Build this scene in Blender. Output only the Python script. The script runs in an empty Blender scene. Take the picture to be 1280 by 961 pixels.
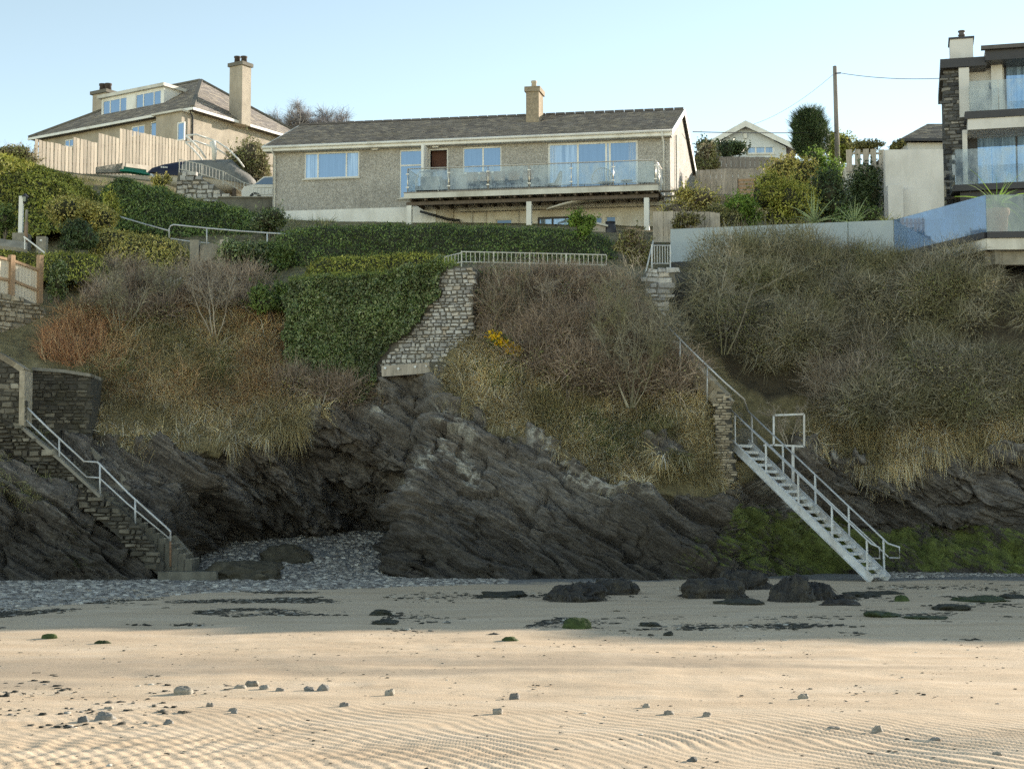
import bpy, math, random
import numpy as np
from mathutils import Vector, Matrix

random.seed(7)
RNG = np.random.default_rng(11)
SC = bpy.context.scene
COL = SC.collection

# ------------------------------------------------------------------ camera
FPX, HORIZON, CAMZ = 2000.0, 640.0, 2.3
PITCH = math.atan((HORIZON - 480.5) / FPX)
cam_data = bpy.data.cameras.new('camera')
cam_data.sensor_width = 36.0
cam_data.sensor_fit = 'HORIZONTAL'
cam_data.lens = 36.0 * FPX / 1280.0
cam_data.clip_start, cam_data.clip_end = 0.5, 3000.0
cam = bpy.data.objects.new('camera', cam_data)
COL.objects.link(cam)
cam.location = (0, 0, CAMZ)
cam.rotation_euler = (math.pi / 2 + PITCH, 0, 0)
SC.camera = cam

# ------------------------------------------------------------------ sky, sun, exposure
SUN_AZ = math.radians(34.0)      # direction to the sun, counted from +X towards +Y
SUN_EL = math.radians(14.5)
world = bpy.data.worlds.new('World')
SC.world = world
world.use_nodes = True
wn = world.node_tree
wn.nodes.clear()
w_out = wn.nodes.new('ShaderNodeOutputWorld')
w_bg = wn.nodes.new('ShaderNodeBackground')
w_sky = wn.nodes.new('ShaderNodeTexSky')
w_sky.sky_type = 'NISHITA'
w_sky.sun_disc = False
w_sky.sun_elevation = SUN_EL
w_sky.sun_rotation = math.pi / 2 - SUN_AZ
w_sky.air_density = 0.5
w_sky.dust_density = 0.0
w_sky.ozone_density = 1.3
w_bg.inputs['Strength'].default_value = 0.15
w_wb = wn.nodes.new('ShaderNodeMix')            # daylight white balance, the same in every direction
w_wb.data_type, w_wb.blend_type = 'RGBA', 'MULTIPLY'
w_wb.inputs[0].default_value = 1.0
w_wb.inputs[7].default_value = (1.27, 0.98, 0.63, 1)
wn.links.new(w_sky.outputs[0], w_wb.inputs[6])
wn.links.new(w_wb.outputs[2], w_bg.inputs[0])
wn.links.new(w_bg.outputs[0], w_out.inputs[0])

sun_data = bpy.data.lights.new('sun', 'SUN')
sun_data.energy = 3.2
sun_data.angle = math.radians(0.55)
sun_data.color = (1.0, 0.88, 0.73)
sun = bpy.data.objects.new('sun', sun_data)
COL.objects.link(sun)
sun_dir = Vector((math.cos(SUN_EL) * math.cos(SUN_AZ), math.cos(SUN_EL) * math.sin(SUN_AZ), math.sin(SUN_EL)))
sun.rotation_euler = sun_dir.to_track_quat('Z', 'Y').to_euler()
sun.location = (60, 60, 60)

SC.view_settings.view_transform = 'Standard'
SC.view_settings.look = 'None'
SC.view_settings.exposure = 1.78
SC.view_settings.gamma = 1.0
SC.view_settings.use_curve_mapping = False
SC.render.engine = 'CYCLES'
SC.cycles.max_bounces = 6
SC.cycles.transparent_max_bounces = 12
SC.cycles.use_denoising = False

# ------------------------------------------------------------------ pixel rays of the photograph -> points in the place
CP, SP = math.cos(PITCH), math.sin(PITCH)

def at(px, py, Y):
    dx = (px - 640.0) / FPX
    dy = (480.5 - py) / FPX
    t = Y / (CP - dy * SP)
    return Vector((dx * t, Y, CAMZ + (SP + dy * CP) * t))

def at_np(px, py, Y):
    dx = (px - 640.0) / FPX
    dy = (480.5 - py) / FPX
    t = Y / (CP - dy * SP)
    return np.stack([dx * t, Y + 0 * t, CAMZ + (SP + dy * CP) * t], -1)

def proj_np(P):
    x, y, z = P[..., 0], P[..., 1], P[..., 2] - CAMZ
    f = y * CP + z * SP
    u = -y * SP + z * CP
    return 640.0 + FPX * x / f, 480.5 - FPX * u / f

# ------------------------------------------------------------------ noise
def _hash(ix, iy, iz, seed):
    h = (ix.astype(np.int64) * 374761393 + iy.astype(np.int64) * 668265263 + iz.astype(np.int64) * 1274126177 + seed * 974634481) & 0xffffffff
    h = ((h ^ (h >> 13)) * 1274126177) & 0xffffffff
    h = ((h ^ (h >> 16)) * 2246822519) & 0xffffffff
    return ((h ^ (h >> 15)) & 0xffffff) / float(0xffffff)

def vnoise(x, y, z, seed=0):
    x, y, z = np.broadcast_arrays(np.asarray(x, float), np.asarray(y, float), np.asarray(z, float))
    ix, iy, iz = np.floor(x), np.floor(y), np.floor(z)
    fx, fy, fz = x - ix, y - iy, z - iz
    fx, fy, fz = (t * t * t * (t * (t * 6 - 15) + 10) for t in (fx, fy, fz))
    out = 0
    for a in (0, 1):
        for b in (0, 1):
            for c in (0, 1):
                w = (fx if a else 1 - fx) * (fy if b else 1 - fy) * (fz if c else 1 - fz)
                out = out + w * _hash(ix + a, iy + b, iz + c, seed)
    return out * 2 - 1

def fbm(x, y, z, oct=4, seed=0, gain=0.5, lac=2.03):
    s, a, n = 0, 1.0, 0
    for o in range(oct):
        s = s + a * vnoise(x, y, z, seed + o * 17)
        n += a
        a *= gain
        x, y, z = x * lac + 11.3, y * lac + 5.7, z * lac + 2.1
    return s / n

def worley(x, y, z, seed=0):
    """Nearest cell of a jittered grid: a random number of the cell and the offset from its heart."""
    ix, iy, iz = np.floor(x), np.floor(y), np.floor(z)
    best = np.full(x.shape, 1e9); cid = np.zeros(x.shape); second = np.full(x.shape, 1e9)
    ox = np.zeros(x.shape); oy = np.zeros(x.shape); oz = np.zeros(x.shape)
    for a in (-1, 0, 1):
        for b in (-1, 0, 1):
            for c in (-1, 0, 1):
                cx, cy, cz = ix + a, iy + b, iz + c
                dx = cx + _hash(cx, cy, cz, seed) - x; dy = cy + _hash(cx, cy, cz, seed + 1) - y; dz = cz + _hash(cx, cy, cz, seed + 2) - z
                d = dx * dx + dy * dy + dz * dz
                k = d < best
                second = np.where(k, best, np.minimum(second, d))
                best = np.where(k, d, best); cid = np.where(k, _hash(cx, cy, cz, seed + 3), cid)
                ox = np.where(k, -dx, ox); oy = np.where(k, -dy, oy); oz = np.where(k, -dz, oz)
    return cid, ox, oy, oz, np.sqrt(second) - np.sqrt(best)

def hash1(i, seed=0):
    i = np.asarray(i)
    return _hash(i, i * 0 + 3, i * 0 + 7, seed)

def sstep(a, b, x):
    t = np.clip((np.asarray(x, float) - a) / (b - a), 0, 1)
    return t * t * (3 - 2 * t)

def in_poly(px, py, poly):
    px, py = np.asarray(px, float), np.asarray(py, float)
    r = np.zeros(px.shape, bool)
    n = len(poly)
    for i in range(n):
        x0, y0 = poly[i]
        x1, y1 = poly[(i + 1) % n]
        if y0 == y1:
            continue
        c = ((y0 > py) != (y1 > py)) & (px < (x1 - x0) * (py - y0) / (y1 - y0) + x0)
        r ^= c
    return r

def dist_line(px, py, line):
    d = np.full(np.shape(px), 1e9)
    for (x0, y0), (x1, y1) in zip(line[:-1], line[1:]):
        vx, vy = x1 - x0, y1 - y0
        t = np.clip(((px - x0) * vx + (py - y0) * vy) / (vx * vx + vy * vy), 0, 1)
        d = np.minimum(d, np.hypot(px - x0 - t * vx, py - y0 - t * vy))
    return d

# ------------------------------------------------------------------ objects
ROOT = {}

def tag(o, label=None, cat=None, group=None, kind=None):
    if label: o['label'] = label
    if cat: o['category'] = cat
    if group: o['group'] = group
    if kind: o['kind'] = kind
    return o

def thing(name, label, cat, loc, group=None, rot=None):
    o = bpy.data.objects.new(name, None)
    COL.objects.link(o)
    o.empty_display_size = 0.3
    m = Matrix.Translation(Vector(loc))
    if rot is not None:
        m = m @ rot.to_4x4()
    o.matrix_world = m
    o.location = Vector(loc)
    if rot is not None:
        o.rotation_euler = rot.to_euler()
    ROOT[o.name] = m
    tag(o, label, cat, group)
    return o

def link_mesh(name, me, mat, parent=None, loc=None):
    o = bpy.data.objects.new(name, me)
    COL.objects.link(o)
    if mat is not None and len(me.materials) == 0:
        me.materials.append(mat)
    if loc is not None:
        o.location = loc
    if parent is not None:
        o.parent = parent
        ROOT[o.name] = ROOT[parent.name]
    else:
        ROOT[o.name] = Matrix.Translation(Vector(loc)) if loc is not None else Matrix.Identity(4)
    return o

def np_mesh(name, V, F, attrs=None, smooth=False):
    """V (n,3); F (m,k) array of one polygon size."""
    me = bpy.data.meshes.new(name)
    V = np.asarray(V, np.float32); F = np.asarray(F, np.int32)
    m, k = F.shape
    me.vertices.add(len(V)); me.vertices.foreach_set('co', V.ravel())
    me.loops.add(m * k); me.loops.foreach_set('vertex_index', F.ravel())
    me.polygons.add(m)
    me.polygons.foreach_set('loop_start', np.arange(0, m * k, k, dtype=np.int32))
    if smooth:
        me.polygons.foreach_set('use_smooth', np.ones(m, bool))
    for an, av in (attrs or {}).items():
        a = me.attributes.new(an, 'FLOAT', 'POINT')
        a.data.foreach_set('value', np.asarray(av, np.float32).ravel())
    me.update()
    me.validate()
    return me

class Frame:
    """A local right-handed frame: O origin, U along, V back, Z up (world coordinates)."""
    def __init__(s, O, U, V=None):
        s.O = Vector(O); s.U = Vector(U).normalized()
        s.Z = Vector((0, 0, 1))
        s.V = Vector(V).normalized() if V is not None else Vector((-s.U.y, s.U.x, 0)).normalized()
    def p(s, u, v, z):
        return s.O + s.U * u + s.V * v + s.Z * z
    def hit(s, px, py, v=0.0):
        """u, z where the photograph's ray meets the plane V = v."""
        d = at(px, py, 1.0) - Vector((0, 0, CAMZ))
        C = Vector((0, 0, CAMZ))
        n = Vector((-s.U.y, s.U.x, 0))
        t = ((s.O + s.V * v) - C).dot(n) / d.dot(n)
        q = C + d * t - s.O - s.V * v
        return q.dot(s.U), q.dot(s.Z)

WORLD = Frame((0, 0, 0), (1, 0, 0), (0, 1, 0))

class MB:
    def __init__(s):
        s.v = []; s.f = []
    def add(s, vs, fs):
        b = len(s.v)
        s.v.extend(Vector(v) for v in vs)
        s.f.extend(tuple(b + i for i in f) for f in fs)
        return s
    def hexa(s, q):
        return s.add(q, [(0, 3, 2, 1), (4, 5, 6, 7), (0, 1, 5, 4), (1, 2, 6, 5), (2, 3, 7, 6), (3, 0, 4, 7)])
    def box(s, fr, u0, u1, v0, v1, z0, z1):
        p = fr.p
        return s.hexa([p(u0, v0, z0), p(u1, v0, z0), p(u1, v1, z0), p(u0, v1, z0),
                       p(u0, v0, z1), p(u1, v0, z1), p(u1, v1, z1), p(u0, v1, z1)])
    def bar(s, a, b, w, h=None, up=(0, 0, 1)):
        a, b = Vector(a), Vector(b)
        h = h or w
        d = (b - a).normalized()
        up = Vector(up)
        if abs(d.dot(up)) > 0.97:
            up = Vector((0, 1, 0))
        r = d.cross(up).normalized() * (w / 2)
        q = r.cross(d).normalized() * (h / 2)
        return s.hexa([a - r - q, a + r - q, b + r - q, b - r - q, a - r + q, a + r + q, b + r + q, b - r + q])
    def tube(s, path, r, n=6, r1=None, cap=True):
        path = [Vector(p) for p in path]
        m = len(path)
        base = len(s.v)
        ref = Vector((0.13, 0.31, 0.94))
        for i, p in enumerate(path):
            d = (path[min(i + 1, m - 1)] - path[max(i - 1, 0)]).normalized()
            if abs(d.dot(ref)) > 0.95:
                ref = Vector((1, 0.2, 0.1))
            a = d.cross(ref).normalized(); b = d.cross(a)
            rr = r if r1 is None else r + (r1 - r) * i / max(1, m - 1)
            for k in range(n):
                t = 2 * math.pi * k / n
                s.v.append(p + a * (rr * math.cos(t)) + b * (rr * math.sin(t)))
        for i in range(m - 1):
            for k in range(n):
                k2 = (k + 1) % n
                s.f.append((base + i * n + k, base + i * n + k2, base + (i + 1) * n + k2, base + (i + 1) * n + k))
        if cap:
            s.f.append(tuple(base + k for k in range(n))[::-1])
            s.f.append(tuple(base + (m - 1) * n + k for k in range(n)))
        return s
    def lathe(s, c, prof, n=12, axis=(0, 0, 1)):
        """prof: list of (radius, height) about vertical axis at c."""
        base = len(s.v); c = Vector(c)
        for r, z in prof:
            for k in range(n):
                t = 2 * math.pi * k / n
                s.v.append(c + Vector((r * math.cos(t), r * math.sin(t), z)))
        for i in range(len(prof) - 1):
            for k in range(n):
                k2 = (k + 1) % n
                s.f.append((base + i * n + k, base + i * n + k2, base + (i + 1) * n + k2, base + (i + 1) * n + k))
        s.f.append(tuple(base + k for k in range(n))[::-1])
        s.f.append(tuple(base + (len(prof) - 1) * n + k for k in range(n)))
        return s
    def prism(s, poly, d):
        """poly: list of world points (planar), extruded by vector d."""
        n = len(poly); d = Vector(d)
        vs = [Vector(p) for p in poly] + [Vector(p) + d for p in poly]
        fs = [tuple(range(n)), tuple(range(2 * n - 1, n - 1, -1))]
        fs += [(i, i + n, (i + 1) % n + n, (i + 1) % n) for i in range(n)]
        return s.add(vs, fs)
    def wall(s, fr, u0, u1, z0, z1, v, openings, depth=0.18):
        """A facade at V = v facing -V with rectangular openings and their reveals."""
        us = sorted({u0, u1} | {o[0] for o in openings} | {o[1] for o in openings})
        zs = sorted({z0, z1} | {o[2] for o in openings} | {o[3] for o in openings})
        us = [u for u in us if u0 <= u <= u1]; zs = [z for z in zs if z0 <= z <= z1]
        for a, b in zip(us[:-1], us[1:]):
            for c, d in zip(zs[:-1], zs[1:]):
                m, n = (a + b) / 2, (c + d) / 2
                if any(o[0] < m < o[1] and o[2] < n < o[3] for o in openings):
                    continue
                s.add([fr.p(a, v, c), fr.p(b, v, c), fr.p(b, v, d), fr.p(a, v, d)], [(0, 1, 2, 3)])
        for (a, b, c, d) in openings:
            for (x0, y0), (x1, y1) in (((a, c), (b, c)), ((b, c), (b, d)), ((b, d), (a, d)), ((a, d), (a, c))):
                s.add([fr.p(x0, v, y0), fr.p(x0, v + depth, y0), fr.p(x1, v + depth, y1), fr.p(x1, v, y1)], [(0, 1, 2, 3)])
        return s
    def mesh(s, name, inv=None, smooth=False):
        me = bpy.data.meshes.new(name)
        vs = s.v if inv is None else [inv @ v for v in s.v]
        me.from_pydata([tuple(v) for v in vs], [], s.f)
        if smooth:
            me.polygons.foreach_set('use_smooth', np.ones(len(me.polygons), bool))
        me.update()
        return me
    def build(s, name, mat, parent=None, smooth=False, loc=None):
        if parent is not None:
            inv = ROOT[parent.name].inverted()
        elif loc is not None:
            inv = Matrix.Translation(-Vector(loc))
        else:
            inv = None
        return link_mesh(name, s.mesh(name, inv, smooth), mat, parent, loc)

def np_build(name, V, F, mat, parent=None, attrs=None, smooth=False, loc=None):
    V = np.asarray(V, float)
    if parent is not None:
        inv = np.array(ROOT[parent.name].inverted())
        V = V @ inv[:3, :3].T + inv[:3, 3]
    elif loc is not None:
        V = V - np.array(loc)
    return link_mesh(name, np_mesh(name, V, F, attrs, smooth), mat, parent, loc)

# ------------------------------------------------------------------ materials
def s2l(c):
    return tuple(((x / 255.0) / 12.92 if x <= 10.3 else (((x / 255.0) + 0.055) / 1.055) ** 2.4) for x in c)

class NT:
    def __init__(s, name):
        s.m = bpy.data.materials.new(name)
        s.m.use_nodes = True
        s.t = s.m.node_tree
        s.b = s.t.nodes['Principled BSDF']
        s.o = s.t.nodes['Material Output']
    def n(s, typ, **kw):
        nd = s.t.nodes.new(typ)
        for k, v in kw.items():
            if k.startswith('i_'):
                nd.inputs[k[2:].replace('_', ' ')].default_value = v
            else:
                setattr(nd, k, v)
        return nd
    def l(s, a, b):
        s.t.links.new(a, b)
    def pos(s, scale=(1, 1, 1), rot=(0, 0, 0), obj=False):
        if obj:
            src = s.n('ShaderNodeTexCoord').outputs['Object']
        else:
            src = s.n('ShaderNodeNewGeometry').outputs['Position']
        mp = s.n('ShaderNodeMapping')
        mp.inputs['Scale'].default_value = scale
        mp.inputs['Rotation'].default_value = rot
        s.l(src, mp.inputs['Vector'])
        return mp.outputs[0]
    def noise(s, scale, detail=4, rough=0.55, vec=None, dist=0.0):
        nd = s.n('ShaderNodeTexNoise')
        nd.inputs['Scale'].default_value = scale
        nd.inputs['Detail'].default_value = detail
        nd.inputs['Roughness'].default_value = rough
        nd.inputs['Distortion'].default_value = dist
        s.l(vec if vec is not None else s.pos(), nd.inputs['Vector'])
        return nd.outputs['Fac']
    def ramp(s, fac, stops, interp='LINEAR'):
        r = s.n('ShaderNodeValToRGB')
        r.color_ramp.interpolation = interp
        e = r.color_ramp.elements
        while len(e) < len(stops):
            e.new(0.5)
        for el, (p, c) in zip(e, stops):
            el.position = p
            el.color = (c, c, c, 1) if not hasattr(c, '__len__') else (*c, 1)
        s.l(fac, r.inputs[0])
        return r.outputs[0]
    def mix(s, fac, a, b, mode='MIX'):
        m = s.n('ShaderNodeMix', data_type='RGBA', blend_type=mode)
        for i, x in ((0, fac), (6, a), (7, b)):
            if hasattr(x, 'is_linked') or isinstance(x, bpy.types.NodeSocket):
                s.l(x, m.inputs[i])
            elif i == 0:
                m.inputs[0].default_value = x
            else:
                m.inputs[i].default_value = (*x, 1) if len(x) == 3 else x
        return m.outputs[2]
    def math(s, op, a, b=0.0, clamp=False):
        m = s.n('ShaderNodeMath', operation=op, use_clamp=clamp)
        for i, x in ((0, a), (1, b)):
            if isinstance(x, bpy.types.NodeSocket): s.l(x, m.inputs[i])
            else: m.inputs[i].default_value = x
        return m.outputs[0]
    def attr(s, name):
        return s.n('ShaderNodeAttribute', attribute_name=name).outputs['Fac']
    def bump(s, h, dist, strength=1.0, prev=None):
        b = s.n('ShaderNodeBump')
        b.inputs['Distance'].default_value = dist
        b.inputs['Strength'].default_value = strength
        s.l(h, b.inputs['Height'])
        if prev is not None: s.l(prev, b.inputs['Normal'])
        return b.outputs[0]
    def island(s):
        """A random number for each loose piece, also different between objects that share one mesh."""
        g = s.n('ShaderNodeNewGeometry').outputs['Random Per Island']
        o = s.n('ShaderNodeObjectInfo').outputs['Random']
        return s.math('FRACT', s.math('ADD', g, o))
    def done(s, color=None, rough=0.8, normal=None, metal=0.0, spec=0.3):
        b = s.b
        if color is not None:
            if isinstance(color, bpy.types.NodeSocket): s.l(color, b.inputs['Base Color'])
            else: b.inputs['Base Color'].default_value = (*color, 1)
        if isinstance(rough, bpy.types.NodeSocket): s.l(rough, b.inputs['Roughness'])
        else: b.inputs['Roughness'].default_value = rough
        b.inputs['Metallic'].default_value = metal
        b.inputs['Specular IOR Level'].default_value = spec
        if normal is not None: s.l(normal, b.inputs['Normal'])
        return s.m

def lin(*c):
    return tuple(c)

def m_plain(name, c, var=0.18, scale=3.0, rough=0.7, bump=0.0, bscale=40, metal=0.0, spec=0.3, dirt=None, isl=0.0):
    """A plain surface with patchy tone, fine grain and (optionally) stains."""
    t = NT(name)
    n = t.noise(scale, 5, 0.6)
    lo = tuple(x * (1 - var) for x in c); hi = tuple(min(1, x * (1 + var)) for x in c)
    col = t.ramp(n, [(0.3, lo), (0.7, hi)])
    if isl:
        r = t.island()
        col = t.mix(1.0, col, t.ramp(r, [(0, 1 - isl), (1, 1 + isl)]), 'MULTIPLY')
    if dirt:
        d = t.noise(1.1, 6, 0.65, t.pos((1, 1, 0.35)))
        col = t.mix(t.ramp(d, [(0.48, 0.0), (0.72, 0.8)]), col, dirt)
    nm = None
    if bump:
        nm = t.bump(t.noise(bscale, 3), bump)
    return t.done(col, rough, nm, metal, spec)

LEAF_GAIN = 2.0
def m_leaf(name, cols, clump=0.9, csc=0.7, rough=0.6, trans=0.25, spec=0.25, alt=None):
    """Foliage: a colour of its own for every leaf or blade, and light and dark patches."""
    t = NT(name)
    r = t.n('ShaderNodeNewGeometry').outputs['Random Per Island']
    cols = [tuple(min(.75, x * LEAF_GAIN) for x in c) for c in cols]
    k = len(cols)
    col = t.ramp(r, [(i / max(1, k - 1), c) for i, c in enumerate(cols)])
    n = t.noise(csc, 4, 0.55)
    col = t.mix(clump, col, t.ramp(n, [(0.34, 0.5), (0.66, 1.45)]), 'MULTIPLY')
    if alt:
        col = t.mix(t.ramp(t.noise(csc * .7, 4, 0.6, t.pos((1, 1, 1), (.4, .2, .9))), [(0.46, 0.0), (0.6, 0.75)]), col, tuple(x * LEAF_GAIN for x in alt))
    t.done(col, rough, None, 0, spec)
    if trans:
        tr = t.n('ShaderNodeBsdfTranslucent')
        t.l(col, tr.inputs['Color'])
        mx = t.n('ShaderNodeMixShader')
        mx.inputs[0].default_value = trans
        t.l(t.b.outputs[0], mx.inputs[1]); t.l(tr.outputs[0], mx.inputs[2])
        t.l(mx.outputs[0], t.o.inputs['Surface'])
    return t.m

def m_glass(name, tint, gloss=0.3, see=0.5, haze=(0.6, 0.65, 0.66), rough=0.02):
    """Pane: part mirror, part clear, the rest a film of salt and dust; a blue haze paints in reflected sky."""
    t = NT(name)
    g = t.n('ShaderNodeBsdfGlossy'); g.inputs['Color'].default_value = (0.95, 0.97, 1.0, 1)
    g.inputs['Roughness'].default_value = rough
    tr = t.n('ShaderNodeBsdfTransparent'); tr.inputs['Color'].default_value = (*tint, 1)
    df = t.n('ShaderNodeBsdfDiffuse'); df.inputs['Color'].default_value = (*haze, 1)
    m1 = t.n('ShaderNodeMixShader')
    t.l(t.math('MULTIPLY', t.ramp(t.noise(1.6, 6, 0.7, t.pos((1, 1, 0.45))), [(0.3, 0.62), (0.7, 1.2)]), see, True), m1.inputs[0])
    t.l(df.outputs[0], m1.inputs[1]); t.l(tr.outputs[0], m1.inputs[2])
    m2 = t.n('ShaderNodeMixShader')
    fr = t.n('ShaderNodeLayerWeight'); fr.inputs['Blend'].default_value = 0.35
    f = t.math('ADD', t.math('MULTIPLY', fr.outputs['Fresnel'], 0.45), gloss, True)
    t.l(f, m2.inputs[0])
    t.l(m1.outputs[0], m2.inputs[1]); t.l(g.outputs[0], m2.inputs[2])
    t.l(m2.outputs[0], t.o.inputs['Surface'])
    return t.m

def m_pane(name, inside, gloss=0.3, curtain=None, tint=(0.62, 0.80, 1.0)):
    """Window glass over a dim room (and sometimes a curtain close behind it); a blue inside paints in reflected sky."""
    t = NT(name)
    n = t.noise(2.2, 3, 0.5, t.pos((6, 6, 0.25)))
    col = t.ramp(n, [(0.35, tuple(x * 0.6 for x in inside)), (0.65, inside if curtain is None else curtain)])
    t.done(col, 0.5, None, 0, 0.2)
    g = t.n('ShaderNodeBsdfGlossy'); g.inputs['Roughness'].default_value = 0.02
    g.inputs['Color'].default_value = (*tint, 1)
    mx = t.n('ShaderNodeMixShader'); mx.inputs[0].default_value = gloss
    t.l(t.b.outputs[0], mx.inputs[1]); t.l(g.outputs[0], mx.inputs[2])
    t.l(mx.outputs[0], t.o.inputs['Surface'])
    return t.m
# ------------------------------------------------------------------ beach
def sand_z(x, y):
    x = np.asarray(x, float); y = np.asarray(y, float)
    z = np.maximum(0, y - 28) * 0.0125
    z = z + 0.05 * fbm(x * 0.09, y * 0.16, 0, 3, 5) * sstep(12, 24, y)
    bank = 1.3 * sstep(48.3, 57.5, y) * sstep(-11.2, -9.9, x) * (1 - sstep(-4.4, -3.6, x))
    return z + bank

def on_sand(px, py):
    Y = 30.0
    for _ in range(30):
        p = at(px, py, Y)
        z = float(sand_z(p.x, p.y))
        dd = (p.z - CAMZ) / Y
        if dd > -0.004: dd = -0.004
        Y = 0.5 * Y + 0.5 * min(60, max(5, (z - CAMZ) / dd))
    p = at(px, py, Y)
    p.z = float(sand_z(p.x, p.y))
    return p

def ripple(x, y):
    wx = 0.42 * fbm(x * 0.33, y * 0.33, 0, 2, 31) + 0.10 * fbm(x * 1.1, y * 0.9, 0, 2, 35) + 0.035 * fbm(x * 4, y * 3, 0, 2, 37)
    left = sstep(1.5, -3.0, x + 0.8 * (y - 15))          # coarser, lumpier ripples towards the near left
    ph = (x * (0.80 + 0.1 * left) + y * 0.52 + wx) * 2 * np.pi / 0.165
    w = np.sin(ph + 0.5 * np.sin(ph))
    ph2 = (x * 0.9 - y * 0.45 + wx * 1.3) * 2 * np.pi / 0.29
    w = w * (1 - 0.35 * left) + left * 0.8 * np.sin(ph2)
    patch = sstep(-0.5, 0.2, fbm(x * 0.5, y * 0.4, 0, 3, 51))
    amp = 0.0095 * (0.4 + 0.6 * patch) * (1 - sstep(17.0, 19.8, y + 0.10 * x + 0.8 * fbm(x * 0.4, 0, 0, 2, 9)))
    return w * amp + 0.010 * fbm(x * 1.6, y * 1.6, 0, 3, 61) * (1 - 0.6 * sstep(18, 24, y))

xs = np.unique(np.concatenate([np.linspace(-160, -24, 16), np.linspace(-24, -6.2, 60), np.arange(-6.2, 6.2, 0.034), np.linspace(6.2, 24, 60), np.linspace(24, 220, 18)]))
ys = np.unique(np.concatenate([np.linspace(-60, 8, 8), np.linspace(8, 13.2, 14), np.arange(13.2, 20.0, 0.034), np.linspace(20.0, 30, 80), np.linspace(30, 63, 100)]))
GX, GY = np.meshgrid(xs, ys)
near = (GY > 11) & (GY < 30) & (np.abs(GX) < 12)
GZ = sand_z(GX, GY)
rp = np.zeros_like(GZ)
rp[near] = ripple(GX[near], GY[near])
GZ = GZ + rp + np.where((GY > 20) & (np.abs(GX) < 24), 0.035 * fbm(GX * 0.7, GY * 0.7, 0, 4, 77), 0)
ppx, ppy = proj_np(np.stack([GX, np.maximum(GY, 3), GZ], -1))
nz = fbm(GX * 0.5, GY * 0.25, 0, 4, 90)
# wet dark runs of sand that the tide left, darker upper beach, pebble ground
wet = np.clip(sstep(0.02, 0.3, fbm(GX * 0.09, GY * 0.6, 0, 4, 15) + 0.12) * sstep(19.5, 21, GY) * (1 - sstep(24.5, 27, GY)), 0, 1) * 0.75
dark_upper = sstep(28, 36, GY + 3 * nz)
xl = GX + 9.0 + (GY - 47) * 0.15
peb = sstep(0.25, 0.5, 1.25 - sstep(36.0, 46, GY * -1 + 84) * 1.0 + 0 * nz) * 0
line = 44.6 + 1.6 * nz + np.where(GX < -6, 0, 0) + 2.0 * sstep(-8, -1, GX) + 2.2 * sstep(-1, 8, GX)
peb = sstep(-0.5, 0.5, GY - line)
V = np.stack([GX, GY, GZ], -1).reshape(-1, 3)
nyy, nxx = GX.shape
idx = np.arange(nyy * nxx).reshape(nyy, nxx)
F = np.stack([idx[:-1, :-1], idx[:-1, 1:], idx[1:, 1:], idx[1:, :-1]], -1).reshape(-1, 4)

t = NT('sand')
c = t.ramp(t.noise(0.9, 6, 0.62, t.pos((0.55, 1.4, 1))), [(0.32, (0.56, 0.425, 0.285)), (0.5, (0.64, 0.50, 0.345)), (0.68, (0.70, 0.565, 0.41))])
c = t.mix(0.5, c, t.ramp(t.noise(55, 3, 0.7), [(0.3, 0.62), (0.7, 1.35)]), 'MULTIPLY')
c = t.mix(t.math('MULTIPLY', t.attr('wet'), 0.9), c, (0.34, 0.275, 0.20))
c = t.mix(t.math('MULTIPLY', t.attr('dark_upper'), 0.25), c, (0.36, 0.29, 0.21))
pc = t.ramp(t.noise(9, 5, 0.7), [(0.3, (0.09, 0.088, 0.085)), (0.5, (0.20, 0.195, 0.185)), (0.72, (0.38, 0.37, 0.345))])
c = t.mix(t.attr('peb'), c, pc)
speck = t.ramp(t.noise(26, 2, 0.6, t.pos((0.6, 1.6, 1))), [(0.70, 0.0), (0.76, 1.0)])
c = t.mix(t.math('MULTIPLY', speck, 0.55), c, (0.10, 0.08, 0.06))
m_sand = t.done(c, 0.85, t.bump(t.noise(38, 4, 0.7), 0.006, 1.0, t.bump(t.noise(6, 4, 0.6, t.pos((0.5, 1.5, 1))), 0.02, 0.6)), 0, 0.2)
sand = np_build('sand', V, F, m_sand, None, {'wet': wet, 'dark_upper': dark_upper, 'peb': peb}, True)
tag(sand, 'pale rippled beach sand in front of the dark cliff', 'beach', kind='structure')

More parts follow.
